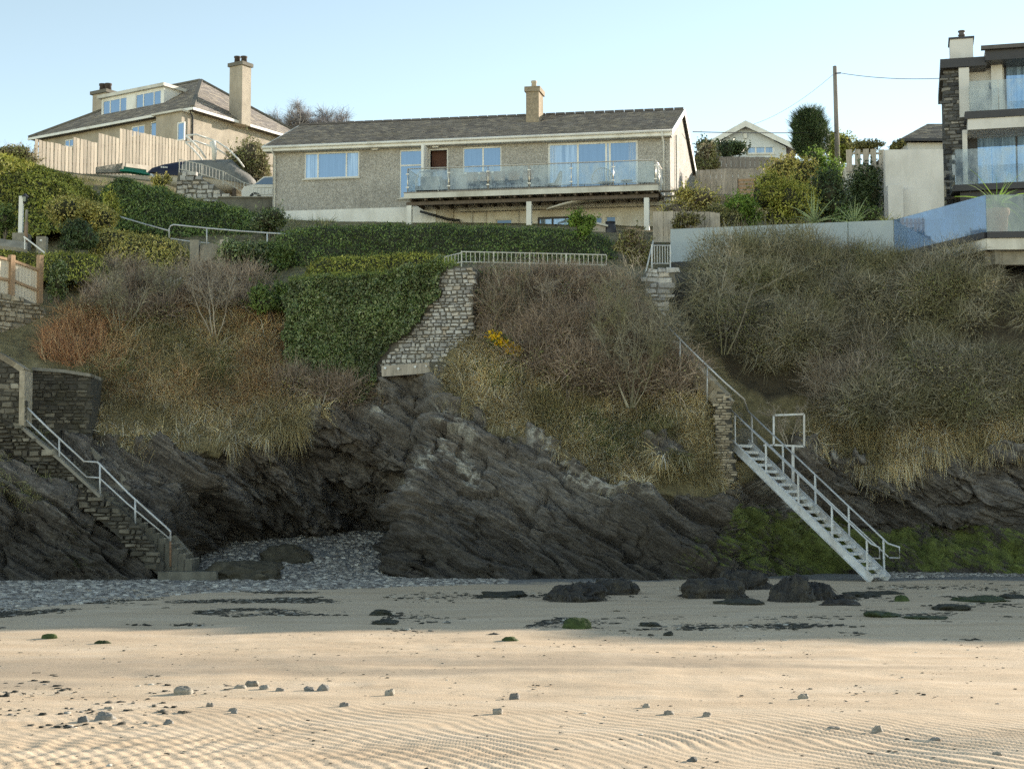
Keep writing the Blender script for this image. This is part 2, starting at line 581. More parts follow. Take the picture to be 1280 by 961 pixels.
# ------------------------------------------------------------------ cliff, slope, gardens: one surface in ten runs from foot to skyline
# each station: (photo x, photo y, metres away) for
# foot, mid rock, rock top, mid slope, terrace edge, terrace back, garden, house level, behind, far
ST = [
 [(-5200, 735, 47), (-5200, 640, 48), (-5200, 530, 50), (-5200, 450, 52), (-5200, 370, 55), (-5200, 360, 58), (-5200, 335, 62), (-5200, 300, 67), (-5200, 225, 85), (-5200, 220, 130)],
 [(-600, 735, 47), (-600, 640, 48), (-600, 530, 50), (-600, 450, 51), (-600, 370, 54), (-600, 360, 57), (-600, 335, 62), (-600, 300, 67), (-600, 205, 85), (-600, 205, 130)],
 [(-150, 737, 47), (-150, 590, 48.0), (-150, 505, 49.9), (-150, 460, 51), (-150, 385, 53.5), (-150, 362, 57), (-150, 335, 61), (-150, 305, 66), (-150, 205, 82), (-150, 203, 130)],
 [(0, 737, 47.4), (0, 590, 48.2), (0, 520, 50.4), (0, 465, 51.2), (0, 392, 53.6), (0, 362, 57), (0, 338, 61), (0, 312, 66), (0, 208, 82), (0, 203, 130)],
 [(70, 734, 47.6), (70, 622, 48.2), (70, 540, 51), (70, 465, 52), (70, 392, 54.5), (70, 358, 58), (70, 332, 62), (70, 305, 66), (70, 222, 79), (70, 206, 130)],
 [(130, 728, 48.0), (130, 668, 48.4), (130, 530, 51.5), (130, 460, 52.7), (130, 392, 55), (130, 360, 58), (130, 337, 61), (130, 300, 66), (130, 232, 77), (130, 212, 130)],
 [(190, 730, 48.3), (190, 704, 48.7), (190, 548, 51.4), (190, 470, 52.9), (190, 390, 55.5), (190, 360, 58), (190, 338, 61), (190, 298, 66), (190, 240, 77), (190, 216, 130)],
 [(245, 712, 50.9), (245, 640, 51.2), (245, 560, 51.4), (245, 475, 53.1), (245, 388, 56), (245, 360, 58), (245, 340, 61), (245, 295, 66), (245, 250, 75), (245, 225, 130)],
 [(262, 700, 52.5), (262, 640, 52), (262, 555, 51.8), (262, 475, 53.2), (262, 388, 56), (262, 360, 58), (262, 340, 61), (262, 295, 66), (262, 255, 75), (262, 228, 130)],
 [(310, 690, 55.2), (310, 620, 53.2), (310, 548, 52), (310, 470, 53.4), (310, 385, 56.1), (310, 357, 58), (310, 338, 61), (310, 292, 66), (310, 266, 76), (310, 240, 130)],
 [(370, 688, 56.5), (370, 615, 54.6), (370, 530, 52.3), (370, 478, 54.3), (370, 385, 56), (370, 352, 56.6), (370, 336, 60), (370, 290, 65), (370, 272, 77), (370, 258, 130)],
 [(430, 688, 56.6), (428, 612, 55.4), (425, 535, 53.1), (430, 480, 54.6), (430, 390, 55.8), (430, 350, 56.2), (430, 335, 60), (430, 288, 65), (430, 272, 78), (430, 260, 130)],
 [(478, 688, 57.0), (482, 622, 55.9), (480, 572, 53.4), (480, 472, 54.4), (480, 390, 55.6), (480, 346, 56), (480, 333, 60), (480, 287, 65), (480, 274, 78), (480, 262, 130)],
 [(488, 690, 56.8), (497, 626, 55.6), (508, 590, 53.5), (530, 474, 54), (545, 395, 55.4), (560, 340, 55.8), (560, 332, 60), (540, 287, 65), (540, 274, 78), (540, 262, 130)],
 [(484, 734, 50.2), (506, 612, 50.6), (541, 510, 51.6), (566, 448, 53.2), (580, 390, 54.8), (590, 340, 55.7), (590, 332, 60), (580, 287, 65), (580, 274, 78), (580, 262, 130)],
 [(500, 736, 49.2), (522, 614, 49.9), (556, 512, 51.0), (578, 448, 52.8), (596, 392, 54.3), (606, 340, 55.6), (606, 332, 60), (600, 287, 65), (600, 274, 78), (600, 262, 130)],
 [(590, 736, 48.9), (595, 640, 49.6), (600, 545, 50.8), (620, 462, 52.4), (640, 395, 54), (645, 338, 55.6), (645, 331, 60), (645, 287, 65), (645, 274, 78), (645, 262, 130)],
 [(680, 736, 48.8), (680, 655, 49.4), (690, 575, 50.3), (700, 480, 51.9), (705, 400, 53.8), (705, 337, 55.6), (705, 330, 60), (705, 287, 65), (705, 276, 78), (705, 262, 130)],
 [(780, 736, 48.8), (780, 668, 49.4), (780, 602, 50.2), (785, 500, 51.8), (785, 400, 53.9), (775, 337, 55.8), (775, 330, 60), (775, 290, 66), (775, 274, 78), (775, 255, 130)],
 [(850, 734, 49.0), (850, 678, 49.6), (850, 612, 50.3), (850, 505, 51.6), (818, 408, 54), (808, 350, 56), (808, 335, 60), (815, 295, 67), (825, 272, 76), (830, 250, 130)],
 [(905, 734, 49.4), (905, 682, 50.1), (905, 612, 50.8), (898, 505, 51.9), (835, 415, 54.4), (822, 352, 57), (822, 337, 61), (835, 295, 68), (850, 250, 82), (860, 225, 130)],
 [(925, 734, 50.2), (922, 680, 51), (915, 610, 51.6), (905, 505, 52.8), (850, 405, 55.6), (836, 352, 58), (836, 335, 62), (850, 295, 68), (870, 240, 84), (880, 215, 130)],
 [(965, 732, 51.4), (960, 660, 52), (955, 590, 52.8), (935, 500, 54), (890, 390, 56.4), (870, 345, 58.6), (870, 335, 62), (890, 292, 68), (915, 236, 84), (920, 213, 130)],
 [(1035, 732, 52.2), (1035, 660, 53.2), (1035, 578, 53.6), (1025, 490, 54.6), (1010, 390, 56.6), (1000, 338, 58.6), (1000, 335, 62), (1000, 285, 68), (1000, 228, 86), (1000, 208, 130)],
 [(1120, 732, 52.4), (1120, 662, 54), (1120, 572, 53.2), (1110, 475, 54.6), (1110, 390, 56.4), (1110, 338, 58), (1110, 330, 62), (1110, 280, 68), (1110, 245, 84), (1110, 208, 130)],
 [(1200, 730, 52.4), (1200, 655, 54), (1200, 578, 53.2), (1200, 475, 54), (1200, 390, 55.2), (1200, 342, 56.5), (1200, 330, 62), (1200, 280, 68), (1200, 245, 84), (1200, 208, 130)],
 [(1320, 730, 52), (1320, 655, 53), (1320, 578, 53), (1320, 475, 53.6), (1320, 390, 54.5), (1320, 342, 55.5), (1320, 330, 61), (1320, 280, 68), (1320, 245, 84), (1320, 208, 130)],
 [(1900, 730, 52), (1900, 655, 53), (1900, 578, 53), (1900, 475, 54), (1900, 350, 55.5), (1900, 235, 57.5), (1900, 228, 61), (1900, 225, 68), (1900, 222, 84), (1900, 205, 130)],  # unseen cliff from here on, raised to cast the beach shadow
 [(6000, 730, 52), (6000, 655, 53), (6000, 578, 53), (6000, 475, 54), (6000, 350, 55.5), (6000, 248, 57.5), (6000, 240, 61), (6000, 232, 68), (6000, 205, 84), (6000, 205, 130)],
]
ST = np.array(ST, float)                       # stations x 10 x 3
SEG = [52, 52, 56, 40, 28, 10, 10, 10, 12, 10]
SEG = [76, 78, 48, 30, 24, 8, 10, 12, 8]
gaps = np.hypot(np.diff(ST[:, 1, 0]), np.diff(ST[:, 2, 0])) / 1.4
NC = []
for i, g in enumerate(gaps):
    inview = ST[i, 1, 0] > -200 and ST[i, 1, 0] < 1320
    NC.append(int(max(6, g / 2.0)) if inview else int(max(14, min(60, g / 14))))
P10 = at_np(ST[..., 0], ST[..., 1], ST[..., 2])   # world control points
cols = []
for i, n in enumerate(NC):
    for k in range(n):
        a = k / n
        a = a * a * (3 - 2 * a) * 0.4 + a * 0.6
        cols.append(P10[i] * (1 - a) + P10[i + 1] * a)
cols.append(P10[-1])
C10 = np.array(cols)                           # columns x 10 x 3
rows, rowt = [], []
for j, n in enumerate(SEG):
    for k in range(n):
        a = k / n
        rows.append(C10[:, j] * (1 - a) + C10[:, j + 1] * a); rowt.append(j + a)
rows.append(C10[:, 9]); rowt.append(9.0)
T = np.array(rows)                             # rows x columns x 3
RT = np.array(rowt)
for _ in range(3):                             # ease the creases along the run of the rows
    T[1:-1] = 0.25 * T[:-2] + 0.5 * T[1:-1] + 0.25 * T[2:]
du = np.gradient(T, axis=1); dv = np.gradient(T, axis=0)
N = np.cross(du, dv); N /= np.linalg.norm(N, axis=-1, keepdims=True) + 1e-9
RTg = np.broadcast_to(RT[:, None], T.shape[:2])
x, y, z = T[..., 0], T[..., 1], T[..., 2]
PXg, PYg = proj_np(T)

dip = math.radians(31)
wv = fbm(x * 0.22, y * 0.22, z * 0.22, 3, 3)
bed = z * math.cos(dip) + x * math.sin(dip) + 0.3 * y + 0.5 * wv
alo = x * math.cos(dip) - z * math.sin(dip) + 0.5 * y
D = 0.55 * fbm(x * 0.33, y * 0.33, z * 0.33, 4, 8) + 0.30 * (1 - 2 * np.abs(fbm(x * 0.6 + 9, y * 0.6, z * 0.6, 3, 12)))
for th, amp, sd, ln in ((1.3, 0.38, 21, 5.0), (0.5, 0.22, 22, 6), (0.2, 0.11, 23, 8.0)):
    bb = bed / th + 0.35 * fbm(alo * 0.5 / th, bed * 0.2, 0, 2, sd + 50)
    i = np.floor(bb); fr = bb - i
    blk = np.floor(alo / (th * ln) + 9 * hash1(i, sd))
    h = _hash(i, blk, i * 0, sd)
    D = D + amp * (2 * h - 1) * (1 - np.abs(2 * fr - 1) ** 9) - amp * 0.45 * (np.abs(2 * fr - 1) ** 9)
D = D + 0.05 * fbm(x * 3.1, y * 3.1, z * 3.1, 3, 27)
# broken blocks: cells stretched along the bedding, each with its own set back and its own tilt
rr_ = RTg < 3.2
wx_, wy_, wz_ = x[rr_], y[rr_], z[rr_]
bb_, aa_ = bed[rr_], alo[rr_]
for sx, sy, sz, am, tl, sd in ((3.4, 1.8, 0.85, 0.30, 0.34, 301), (1.5, 0.9, 0.30, 0.09, 0.13, 311), (0.5, 0.4, 0.14, 0.03, 0.05, 321)):
    cid, ox, oy, oz, gap_ = worley(aa_ / sx + .3 * fbm(wx_, wy_, wz_, 2, sd), wy_ / sy, bb_ / sz + .3 * fbm(wx_ + 7, wy_, wz_, 2, sd + 5), sd)
    r2, r3 = np.mod(cid * 7.31, 1), np.mod(cid * 13.77, 1)
    D[rr_] += am * (2 * cid - 1) + tl * ((2 * r2 - 1) * ox + (2 * r3 - 1) * oz) - am * .55 * sstep(.10, 0, gap_)
soft = 0.35 * fbm(x * 0.5, y * 0.5, z * 0.5, 4, 71) + 0.08 * fbm(x * 2, y * 2, z * 2, 3, 72)
ROCK = [(-400, 800), (-400, 560), (40, 556), (105, 542), (150, 558), (200, 556), (245, 572), (300, 560), (345, 548), (388, 520), (372, 492), (420, 482), (470, 470), (562, 464), (546, 492), (552, 512), (585, 522), (606, 548), (650, 556), (662, 530), (690, 548), (735, 586), (785, 604), (850, 618), (918, 618), (950, 604), (975, 560), (1000, 552), (1040, 578), (1075, 560), (1100, 575), (1130, 585), (1160, 552), (1220, 562), (1300, 556), (1500, 560), (7000, 560), (7000, 800)]
jx_ = 26 * fbm(x * 0.55, y * 0.55, z * 0.55, 4, 33) + 12 * fbm(x * 2.6, y * 2.6, z * 2.6, 3, 34); jy_ = 22 * fbm(x * 0.6 + 5, y * 0.6, z * 0.6, 4, 35) + 12 * fbm(x * 2.6 + 9, y * 2.6, z * 2.6, 3, 36)
grass = 1.0 - in_poly(PXg + jx_, PYg + jy_, ROCK)
OUTCROP = [(788, 552), (838, 548), (858, 574), (812, 586)]
grass = grass * (1.0 - in_poly(PXg + .5 * jx_, PYg + .4 * jy_, OUTCROP))
for _ in range(2):
    grass[1:-1, 1:-1] = (grass[:-2, 1:-1] + grass[2:, 1:-1] + grass[1:-1, :-2] + grass[1:-1, 2:] + 2 * grass[1:-1, 1:-1]) / 6
rock_amp = (1 - grass) * sstep(-0.2, 0.25, RTg)
amp2 = grass * np.interp(RTg, [1.5, 2.4, 3.6, 4.2, 5, 9], [0.6, 1.0, 0.8, 0.3, 0.12, 0.1])
scrub_zone = in_poly(PXg, PYg, [(825, 350), (870, 320), (1120, 322), (1340, 318), (1340, 515), (1180, 522), (1060, 505), (960, 500), (940, 470), (870, 405)]).astype(float)
for _ in range(6):
    scrub_zone[1:-1, 1:-1] = (scrub_zone[:-2, 1:-1] + scrub_zone[2:, 1:-1] + scrub_zone[1:-1, :-2] + scrub_zone[1:-1, 2:] + 2 * scrub_zone[1:-1, 1:-1]) / 6
keep = np.clip((PXg + 900) / 500, 0, 1) * np.clip((2200 - PXg) / 500, 0, 1)
T = T + N * (D * rock_amp * (0.55 + 0.45 * keep) + soft * amp2 * (1 + 1.4 * scrub_zone))[..., None]
far_r = np.clip((PXg - 1500) / 300, 0, 1) * sstep(3.2, 4.0, RTg) * (1 - sstep(6.5, 7.5, RTg))
T[..., 2] += far_r * (-1.25 + 1.5 * fbm(T[..., 0] * .10, T[..., 1] * .05, 0, 3, 611) + 1.3 * np.abs(fbm(T[..., 0] * .35, T[..., 1] * .2, 0, 4, 613)))   # unseen cliff top, its height and bumps shaped for the beach's shadow edge
PXg, PYg = proj_np(T)

# cover on the rock and painted shade under scrub, each its own shape
def zone(poly, soft_px=18, sd=1):
    jx = 30 * fbm(x * 0.6, y * 0.6, z * 0.6, 3, sd); jy = 22 * fbm(x * 0.6 + 5, y * 0.6, z * 0.6, 3, sd + 1)
    return in_poly(PXg + jx, PYg + jy, poly).astype(float)
def blur(a, n=2):
    for _ in range(n):
        a = a.copy()
        a[1:-1, 1:-1] = (a[:-2, 1:-1] + a[2:, 1:-1] + a[1:-1, :-2] + a[1:-1, 2:] + 2 * a[1:-1, 1:-1]) / 6
    return a
moss = zone([(885, 690), (905, 655), (950, 625), (985, 640), (1050, 650), (1085, 668), (1160, 655), (1290, 655), (1600, 650), (1600, 715), (1120, 712), (1010, 716), (930, 712)], sd=101)
moss = np.maximum(moss, 0.45 * zone([(800, 715), (840, 690), (890, 665), (900, 705), (860, 722)], sd=103))
moss = np.maximum(moss, 0.28 * zone([(20, 560), (160, 640), (205, 700), (100, 712), (60, 640)], sd=105))
moss = blur(moss, 3) * (0.65 + 0.5 * fbm(x * 1.3, y * 1.3, z * 1.3, 3, 107))
lich_d = np.minimum.reduce([dist_line(PXg, PYg, [(548, 505), (560, 525), (585, 545)]), dist_line(PXg, PYg, [(508, 600), (525, 580), (545, 560)]),
    dist_line(PXg, PYg, [(660, 535), (690, 560), (735, 585), (785, 600), (830, 605)]) * 0.8, dist_line(PXg, PYg, [(556, 548), (575, 570), (590, 600)]),
    dist_line(PXg, PYg, [(462, 478), (478, 500), (470, 520)]), dist_line(PXg, PYg, [(700, 590), (745, 606), (760, 612)]), dist_line(PXg, PYg, [(1000, 560), (1130, 590), (1180, 560)]) * 1.6,
    dist_line(PXg, PYg, [(750, 545), (785, 565), (800, 570)]) * 1.5, dist_line(PXg, PYg, [(940, 575), (975, 610), (1000, 640)]) * 1.0])
lichen = sstep(17, 2, lich_d) * sstep(0.02, 0.14, fbm(x * 3.6, y * 3.6, z * 6, 4, 111)) * (1 - 0.8 * grass)
scrub_shade = blur(zone([(825, 350), (870, 320), (1120, 322), (1340, 318), (1340, 515), (1180, 522), (1060, 505), (960, 500), (925, 475), (850, 405)], sd=131), 3)
scrub_shade = np.maximum(scrub_shade, 0.8 * blur(zone([(594, 350), (770, 345), (850, 430), (890, 490), (760, 495), (690, 485), (605, 430)], sd=133), 3))
weed = sstep(3.6, 1.1, z + 1.1 * fbm(x * 0.5, y * 0.5, z * 0.5, 4, 117))      # tide line growth on the lowest rock
pale = blur(zone([(370, 490), (430, 470), (560, 470), (560, 530), (520, 560), (440, 520)], sd=119), 3)
pale = np.maximum(pale, 0.8 * blur(zone([(560, 560), (640, 560), (760, 600), (840, 600), (850, 650), (700, 650), (600, 620)], sd=121), 3))
red = sstep(0.05, 0.4, fbm(x * 0.35, y * 0.35, z * 0.35, 3, 123)) * blur(zone([(60, 400), (160, 380), (350, 380), (330, 470), (200, 500), (100, 480)], sd=125), 3)

t = NT('cliff_rock')
vec = t.pos((1, 1, 1), (0, -dip, 0))
mp2 = t.n('ShaderNodeMapping'); mp2.inputs['Scale'].default_value = (0.35, 1.0, 3.2)
t.l(vec, mp2.inputs['Vector'])
mp3 = t.n('ShaderNodeMapping'); mp3.inputs['Scale'].default_value = (0.8, 1.0, 2.6)
t.l(vec, mp3.inputs['Vector'])
st1 = t.noise(1.7, 9, 0.72, mp2.outputs[0], 0.25)
st2 = t.noise(6.5, 7, 0.72, mp3.outputs[0], 0.2)
fine = t.noise(16, 5, 0.75)
big = t.noise(0.55, 4, 0.6)
c = t.ramp(st1, [(0.30, (0.050, 0.044, 0.040)), (0.45, (0.12, 0.107, 0.096)), (0.58, (0.21, 0.188, 0.165)), (0.75, (0.40, 0.36, 0.31))])
c = t.mix(0.8, c, t.ramp(st2, [(0.32, 0.42), (0.68, 1.6)]), 'MULTIPLY')
c = t.mix(0.7, c, t.ramp(fine, [(0.35, 0.55), (0.65, 1.5)]), 'MULTIPLY')
spk = t.math('MULTIPLY', t.ramp(t.noise(9, 4, 0.7), [(0.63, 0.0), (0.70, 1.0)]), t.ramp(t.noise(0.8, 3, 0.6), [(0.45, 0.0), (0.6, 0.7)]))
c = t.mix(spk, c, (0.34, 0.32, 0.28))
c = t.mix(t.ramp(big, [(0.5, 0.0), (0.7, 0.55)]), c, (0.13, 0.10, 0.068))
c = t.mix(t.math('MULTIPLY', t.attr('pale'), 0.6), c, t.ramp(st2, [(0.3, (0.10, 0.096, 0.094)), (0.7, (0.34, 0.31, 0.275))]))
c = t.mix(t.math('MULTIPLY', t.attr('weed'), 0.8), c, t.ramp(st2, [(0.33, (0.027, 0.023, 0.020)), (0.55, (0.064, 0.056, 0.047)), (0.75, (0.15, 0.13, 0.105))]))
gn = t.noise(3.5, 6, 0.7)
mossy = t.ramp(t.math('ADD', t.attr('moss'), t.math('MULTIPLY', t.math('SUBTRACT', t.noise(4.5, 6, 0.75, mp3.outputs[0]), 0.5), 2.2)), [(0.38, 0.0), (0.58, 1.0)])
c = t.mix(t.math('MULTIPLY', mossy, t.ramp(t.attr('moss'), [(0.05, 0.0), (0.3, 0.82)])), c, t.ramp(gn, [(0.3, (0.06, 0.068, 0.02)), (0.55, (0.15, 0.19, 0.038)), (0.75, (0.26, 0.30, 0.075))]))
c = t.mix(t.attr('lichen'), c, t.ramp(t.noise(14, 3, 0.6), [(0.35, (0.24, 0.23, 0.2)), (0.65, (0.6, 0.58, 0.53))]))
soil = t.ramp(t.noise(2.4, 6, 0.7), [(0.3, (0.09, 0.074, 0.042)), (0.5, (0.19, 0.16, 0.08)), (0.7, (0.30, 0.25, 0.14))])
soil = t.mix(t.math('MULTIPLY', t.attr('red'), 0.8), soil, (0.13, 0.085, 0.055))
soil = t.mix(t.math('MULTIPLY', t.attr('scrub_shade'), 0.85), soil, (0.06, 0.048, 0.034))  # shade of the gaps between scrub clumps, painted dark into the soil
c = t.mix(t.attr('grass'), c, soil)
bh = t.math('ADD', t.math('ADD', t.math('MULTIPLY', st1, 1.0), t.math('MULTIPLY', st2, 0.6)), t.math('MULTIPLY', fine, 0.22))
nrm = t.bump(bh, 0.14, 0.8, t.bump(t.noise(22, 4, 0.7), 0.02, 0.7))
m_cliff = t.done(c, t.ramp(st2, [(0.3, 0.55), (0.7, 0.85)]), nrm, 0, 0.35)

ATT = {'grass': grass, 'moss': np.clip(moss, 0, 1), 'lichen': lichen, 'weed': weed * (1 - grass), 'pale': pale, 'red': red, 'scrub_shade': scrub_shade}
def terrain_part(name, r0, r1, label, cat, smooth=True):
    n, m = r1 - r0 + 1, T.shape[1]
    ii = np.arange(n * m).reshape(n, m)
    F = np.stack([ii[:-1, :-1], ii[:-1, 1:], ii[1:, 1:], ii[1:, :-1]], -1).reshape(-1, 4)
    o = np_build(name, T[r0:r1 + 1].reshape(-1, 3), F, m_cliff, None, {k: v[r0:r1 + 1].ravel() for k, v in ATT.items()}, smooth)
    return tag(o, label, cat, kind='structure')
R2 = SEG[0] + SEG[1]; R4 = sum(SEG[:4]); R7 = sum(SEG[:7])
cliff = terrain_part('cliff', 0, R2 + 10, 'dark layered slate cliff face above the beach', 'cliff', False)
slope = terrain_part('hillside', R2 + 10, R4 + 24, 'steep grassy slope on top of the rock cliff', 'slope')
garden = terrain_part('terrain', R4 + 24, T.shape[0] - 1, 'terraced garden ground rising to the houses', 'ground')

# scattering points over the slope by where they show in the photograph
qa = T[:-1, :-1]; qb = T[:-1, 1:]; qc = T[1:, :-1]
q_area = np.linalg.norm(np.cross(qb - qa, qc - qa), axis=-1)
q_n = np.cross(qb - qa, qc - qa); q_n /= np.linalg.norm(q_n, axis=-1, keepdims=True) + 1e-9
q_px, q_py = proj_np(qa)
q_rt = RTg[:-1, :-1]; q_gr = grass[:-1, :-1]

def scatter(poly, n, rt=(0, 9), gmin=None, seed=1, jit=14, dens=None):
    """n points on the ground inside a photo polygon: positions, normals."""
    rg = np.random.default_rng(seed)
    jx = jit * fbm(qa[..., 0], qa[..., 1], qa[..., 2], 3, seed + 200)
    w = q_area * in_poly(q_px + jx, q_py + jx * 0.6, poly) * (q_rt >= rt[0]) * (q_rt <= rt[1])
    if gmin is not None: w = w * (q_gr > gmin)
    if dens is not None: w = w * dens(qa[..., 0], qa[..., 1], qa[..., 2])
    w = w.ravel(); s = w.sum()
    if s <= 0: return np.zeros((0, 3)), np.zeros((0, 3))
    k = rg.choice(len(w), n, p=w / s)
    a, b = rg.random((2, n, 1))
    A = qa.reshape(-1, 3)[k]; B = qb.reshape(-1, 3)[k]; Cc = qc.reshape(-1, 3)[k]
    return A + (B - A) * a + (Cc - A) * b, q_n.reshape(-1, 3)[k]

def ground_at(px, py, near=None):
    """Nearest ground vertex that shows at a photo point."""
    d = (PXg - px) ** 2 + (PYg - py) ** 2
    if near is not None:
        d = d + 40 * (T[..., 1] - near) ** 2
    k = np.unravel_index(np.argmin(d), d.shape)
    return Vector(T[k])

def ground_z(X, Y):
    d = (T[..., 0] - X) ** 2 + (T[..., 1] - Y) ** 2
    k = np.unravel_index(np.argmin(d), d.shape)
    return float(T[k][2])
# ------------------------------------------------------------------ building materials
M = {}
M['white'] = m_plain('white_paint', (0.74, 0.73, 0.70), 0.06, 2.0, 0.5, dirt=(0.5, 0.48, 0.43))
M['white_dirty'] = m_plain('weathered_white_paint', (0.58, 0.56, 0.51), 0.12, 2.0, 0.6, dirt=(0.33, 0.31, 0.26))
M['cream'] = m_plain('cream_paint', (0.62, 0.59, 0.53), 0.1, 1.3, 0.75, dirt=(0.4, 0.34, 0.25))
M['dash'] = None
t = NT('pebbledash')
n1 = t.noise(26, 2, 0.7); n2 = t.noise(0.8, 5, 0.6); n3 = t.noise(7, 3, 0.6)
c = t.ramp(n1, [(0.32, (0.20, 0.185, 0.165)), (0.5, (0.37, 0.35, 0.32)), (0.68, (0.57, 0.55, 0.515))])
c = t.mix(0.8, c, t.ramp(n2, [(0.3, 0.78), (0.7, 1.15)]), 'MULTIPLY')
c = t.mix(0.6, c, t.ramp(n3, [(0.3, 0.75), (0.7, 1.25)]), 'MULTIPLY')
M['dash'] = t.done(c, 0.9, t.bump(n1, 0.03, 0.8))
M['render_buff'] = m_plain('buff_render', (0.38, 0.335, 0.275), 0.14, 1.6, 0.9, 0.01, 60, dirt=(0.26, 0.225, 0.175))
M['render_white'] = m_plain('pale_render', (0.62, 0.605, 0.59), 0.08, 0.9, 0.85, 0.004, 40, dirt=(0.47, 0.455, 0.43))
t = NT('slate')
r = t.island()
c = t.ramp(r, [(0.0, (0.115, 0.102, 0.098)), (0.45, (0.175, 0.157, 0.147)), (0.8, (0.235, 0.21, 0.188)), (1.0, (0.31, 0.27, 0.22))])
c = t.mix(t.ramp(t.noise(1.0, 6, 0.7, t.pos((0.6, 1, 1.6))), [(0.45, 0.0), (0.7, 0.7)]), c, (0.19, 0.165, 0.13))
c = t.mix(0.6, c, t.ramp(t.noise(8, 4, 0.7), [(0.3, 0.7), (0.7, 1.3)]), 'MULTIPLY')
M['slate'] = t.done(c, 0.7, None, 0, 0.4)
M['chimney_dash'] = m_plain('brown_chimney_render', (0.30, 0.25, 0.185), 0.3, 9, 0.9, 0.02, 30, dirt=(0.2, 0.17, 0.12))
M['gable_paint'] = m_plain('pale_blue_white_paint', (0.60, 0.63, 0.66), 0.08, 1.2, 0.7)
M['slate_dark'] = m_plain('slate_bed', (0.10, 0.092, 0.088), 0.25, 2.0, 0.8)
M['lead'] = m_plain('ridge_tile', (0.10, 0.09, 0.088), 0.2, 4, 0.6)
M['dark_trim'] = m_plain('anthracite_trim', (0.045, 0.044, 0.05), 0.12, 2, 0.45)
M['black'] = m_plain('black_plastic', (0.02, 0.02, 0.021), 0.1, 3, 0.4)
M['pot'] = m_plain('chimney_pot_clay', (0.26, 0.18, 0.13), 0.2, 6, 0.8)
M['pot_pale'] = m_plain('pale_chimney_pot', (0.48, 0.42, 0.34), 0.15, 6, 0.8)
M['pot_dark'] = m_plain('sooty_chimney_pot', (0.07, 0.055, 0.05), 0.2, 6, 0.8)
M['timber_pale'] = None
def m_wood(name, c, var=0.25, isl=0.2, dirt=None):
    t = NT(name)
    n = t.noise(3.0, 5, 0.65, t.pos((5, 5, 0.5)))
    col = t.ramp(n, [(0.3, tuple(x * (1 - var) for x in c)), (0.7, tuple(min(1, x * (1 + var)) for x in c))])
    col = t.mix(1.0, col, t.ramp(t.island(), [(0, 1 - isl), (1, 1 + isl)]), 'MULTIPLY')
    if dirt:
        col = t.mix(t.ramp(t.noise(1.6, 5, 0.7), [(0.5, 0.0), (0.72, 0.75)]), col, dirt)
    return t.done(col, 0.85, t.bump(n, 0.006, 0.6))
M['board'] = m_wood('new_fence_timber', (0.40, 0.35, 0.285), 0.2, 0.2)
M['board_grey'] = m_wood('weathered_fence_timber', (0.42, 0.37, 0.31), 0.25, 0.18, (0.2, 0.18, 0.14))
M['post_wood'] = m_wood('brown_post_timber', (0.36, 0.24, 0.15), 0.2, 0.1)
M['board_lit'] = m_wood('painted_panel_timber', (0.66, 0.58, 0.47), 0.1, 0.06)
M['deck_wood'] = m_wood('deck_timber', (0.25, 0.22, 0.19), 0.25, 0.1)
M['joist'] = m_wood('dark_joist_timber', (0.12, 0.095, 0.075), 0.3, 0.15)
M['steel'] = m_plain('galvanised_steel', (0.55, 0.565, 0.58), 0.16, 5, 0.5, metal=0.25, spec=0.5, dirt=(0.36, 0.31, 0.26))
M['rail_steel'] = m_plain('stainless_rail', (0.60, 0.56, 0.50), 0.08, 5, 0.35, metal=0.5, spec=0.5)
M['rail_pale'] = m_plain('pale_painted_rail', (0.56, 0.55, 0.50), 0.12, 5, 0.55, dirt=(0.36, 0.33, 0.27))
M['concrete'] = m_plain('weathered_concrete', (0.27, 0.25, 0.21), 0.25, 2.5, 0.9, 0.012, 24, dirt=(0.13, 0.12, 0.09))
M['concrete_dark'] = m_plain('algae_stained_concrete', (0.15, 0.14, 0.115), 0.35, 2.2, 0.9, 0.015, 20, dirt=(0.06, 0.06, 0.045))
M['rust'] = m_plain('rusty_steel', (0.20, 0.12, 0.075), 0.4, 9, 0.8)
M['pane'] = m_pane('window_pane', (0.12, 0.15, 0.19), 0.24)
M['pane_blue'] = m_pane('sea_facing_pane', (0.08, 0.13, 0.20), 0.25, None, (0.60, 0.78, 1.0))  # bluish base paints in some of the reflected sky
M['pane_sky'] = m_pane('sky_painted_pane', (0.16, 0.27, 0.45), 0.34, (0.28, 0.42, 0.62), (0.52, 0.73, 1.0))  # blue sky reflection painted into the base colours
M['pane_curtain'] = m_pane('curtained_pane', (0.18, 0.26, 0.38), 0.22, (0.36, 0.46, 0.60))
M['pane_dark'] = m_pane('dark_pane', (0.03, 0.032, 0.036), 0.12)
M['glass_rail'] = m_glass('balcony_glass', (0.90, 0.93, 0.93), 0.02, 0.93)
M['glass_frost'] = m_glass('salt_hazed_glass', (0.80, 0.85, 0.85), 0.05, 0.5, (0.40, 0.42, 0.40))
M['glass_blue'] = m_glass('reflecting_terrace_glass', (0.50, 0.64, 0.80), 0.10, 0.62, (0.15, 0.23, 0.36))  # blue of the reflected sky painted into tint and haze
M['glass_clear'] = m_glass('hazed_corner_glass', (0.80, 0.84, 0.82), 0.04, 0.78, (0.40, 0.43, 0.40))
M['room_dark'] = m_plain('dim_room', (0.10, 0.045, 0.03), 0.3, 2, 0.7)
M['wicker'] = m_plain('pale_wicker', (0.42, 0.41, 0.36), 0.25, 30, 0.8)
M['pale_fabric'] = m_plain('pale_pink_fabric', (0.46, 0.38, 0.33), 0.12, 8, 0.9)
M['grey_fabric'] = m_plain('grey_fabric', (0.13, 0.145, 0.16), 0.2, 6, 0.9)
M['stone_dark'] = None
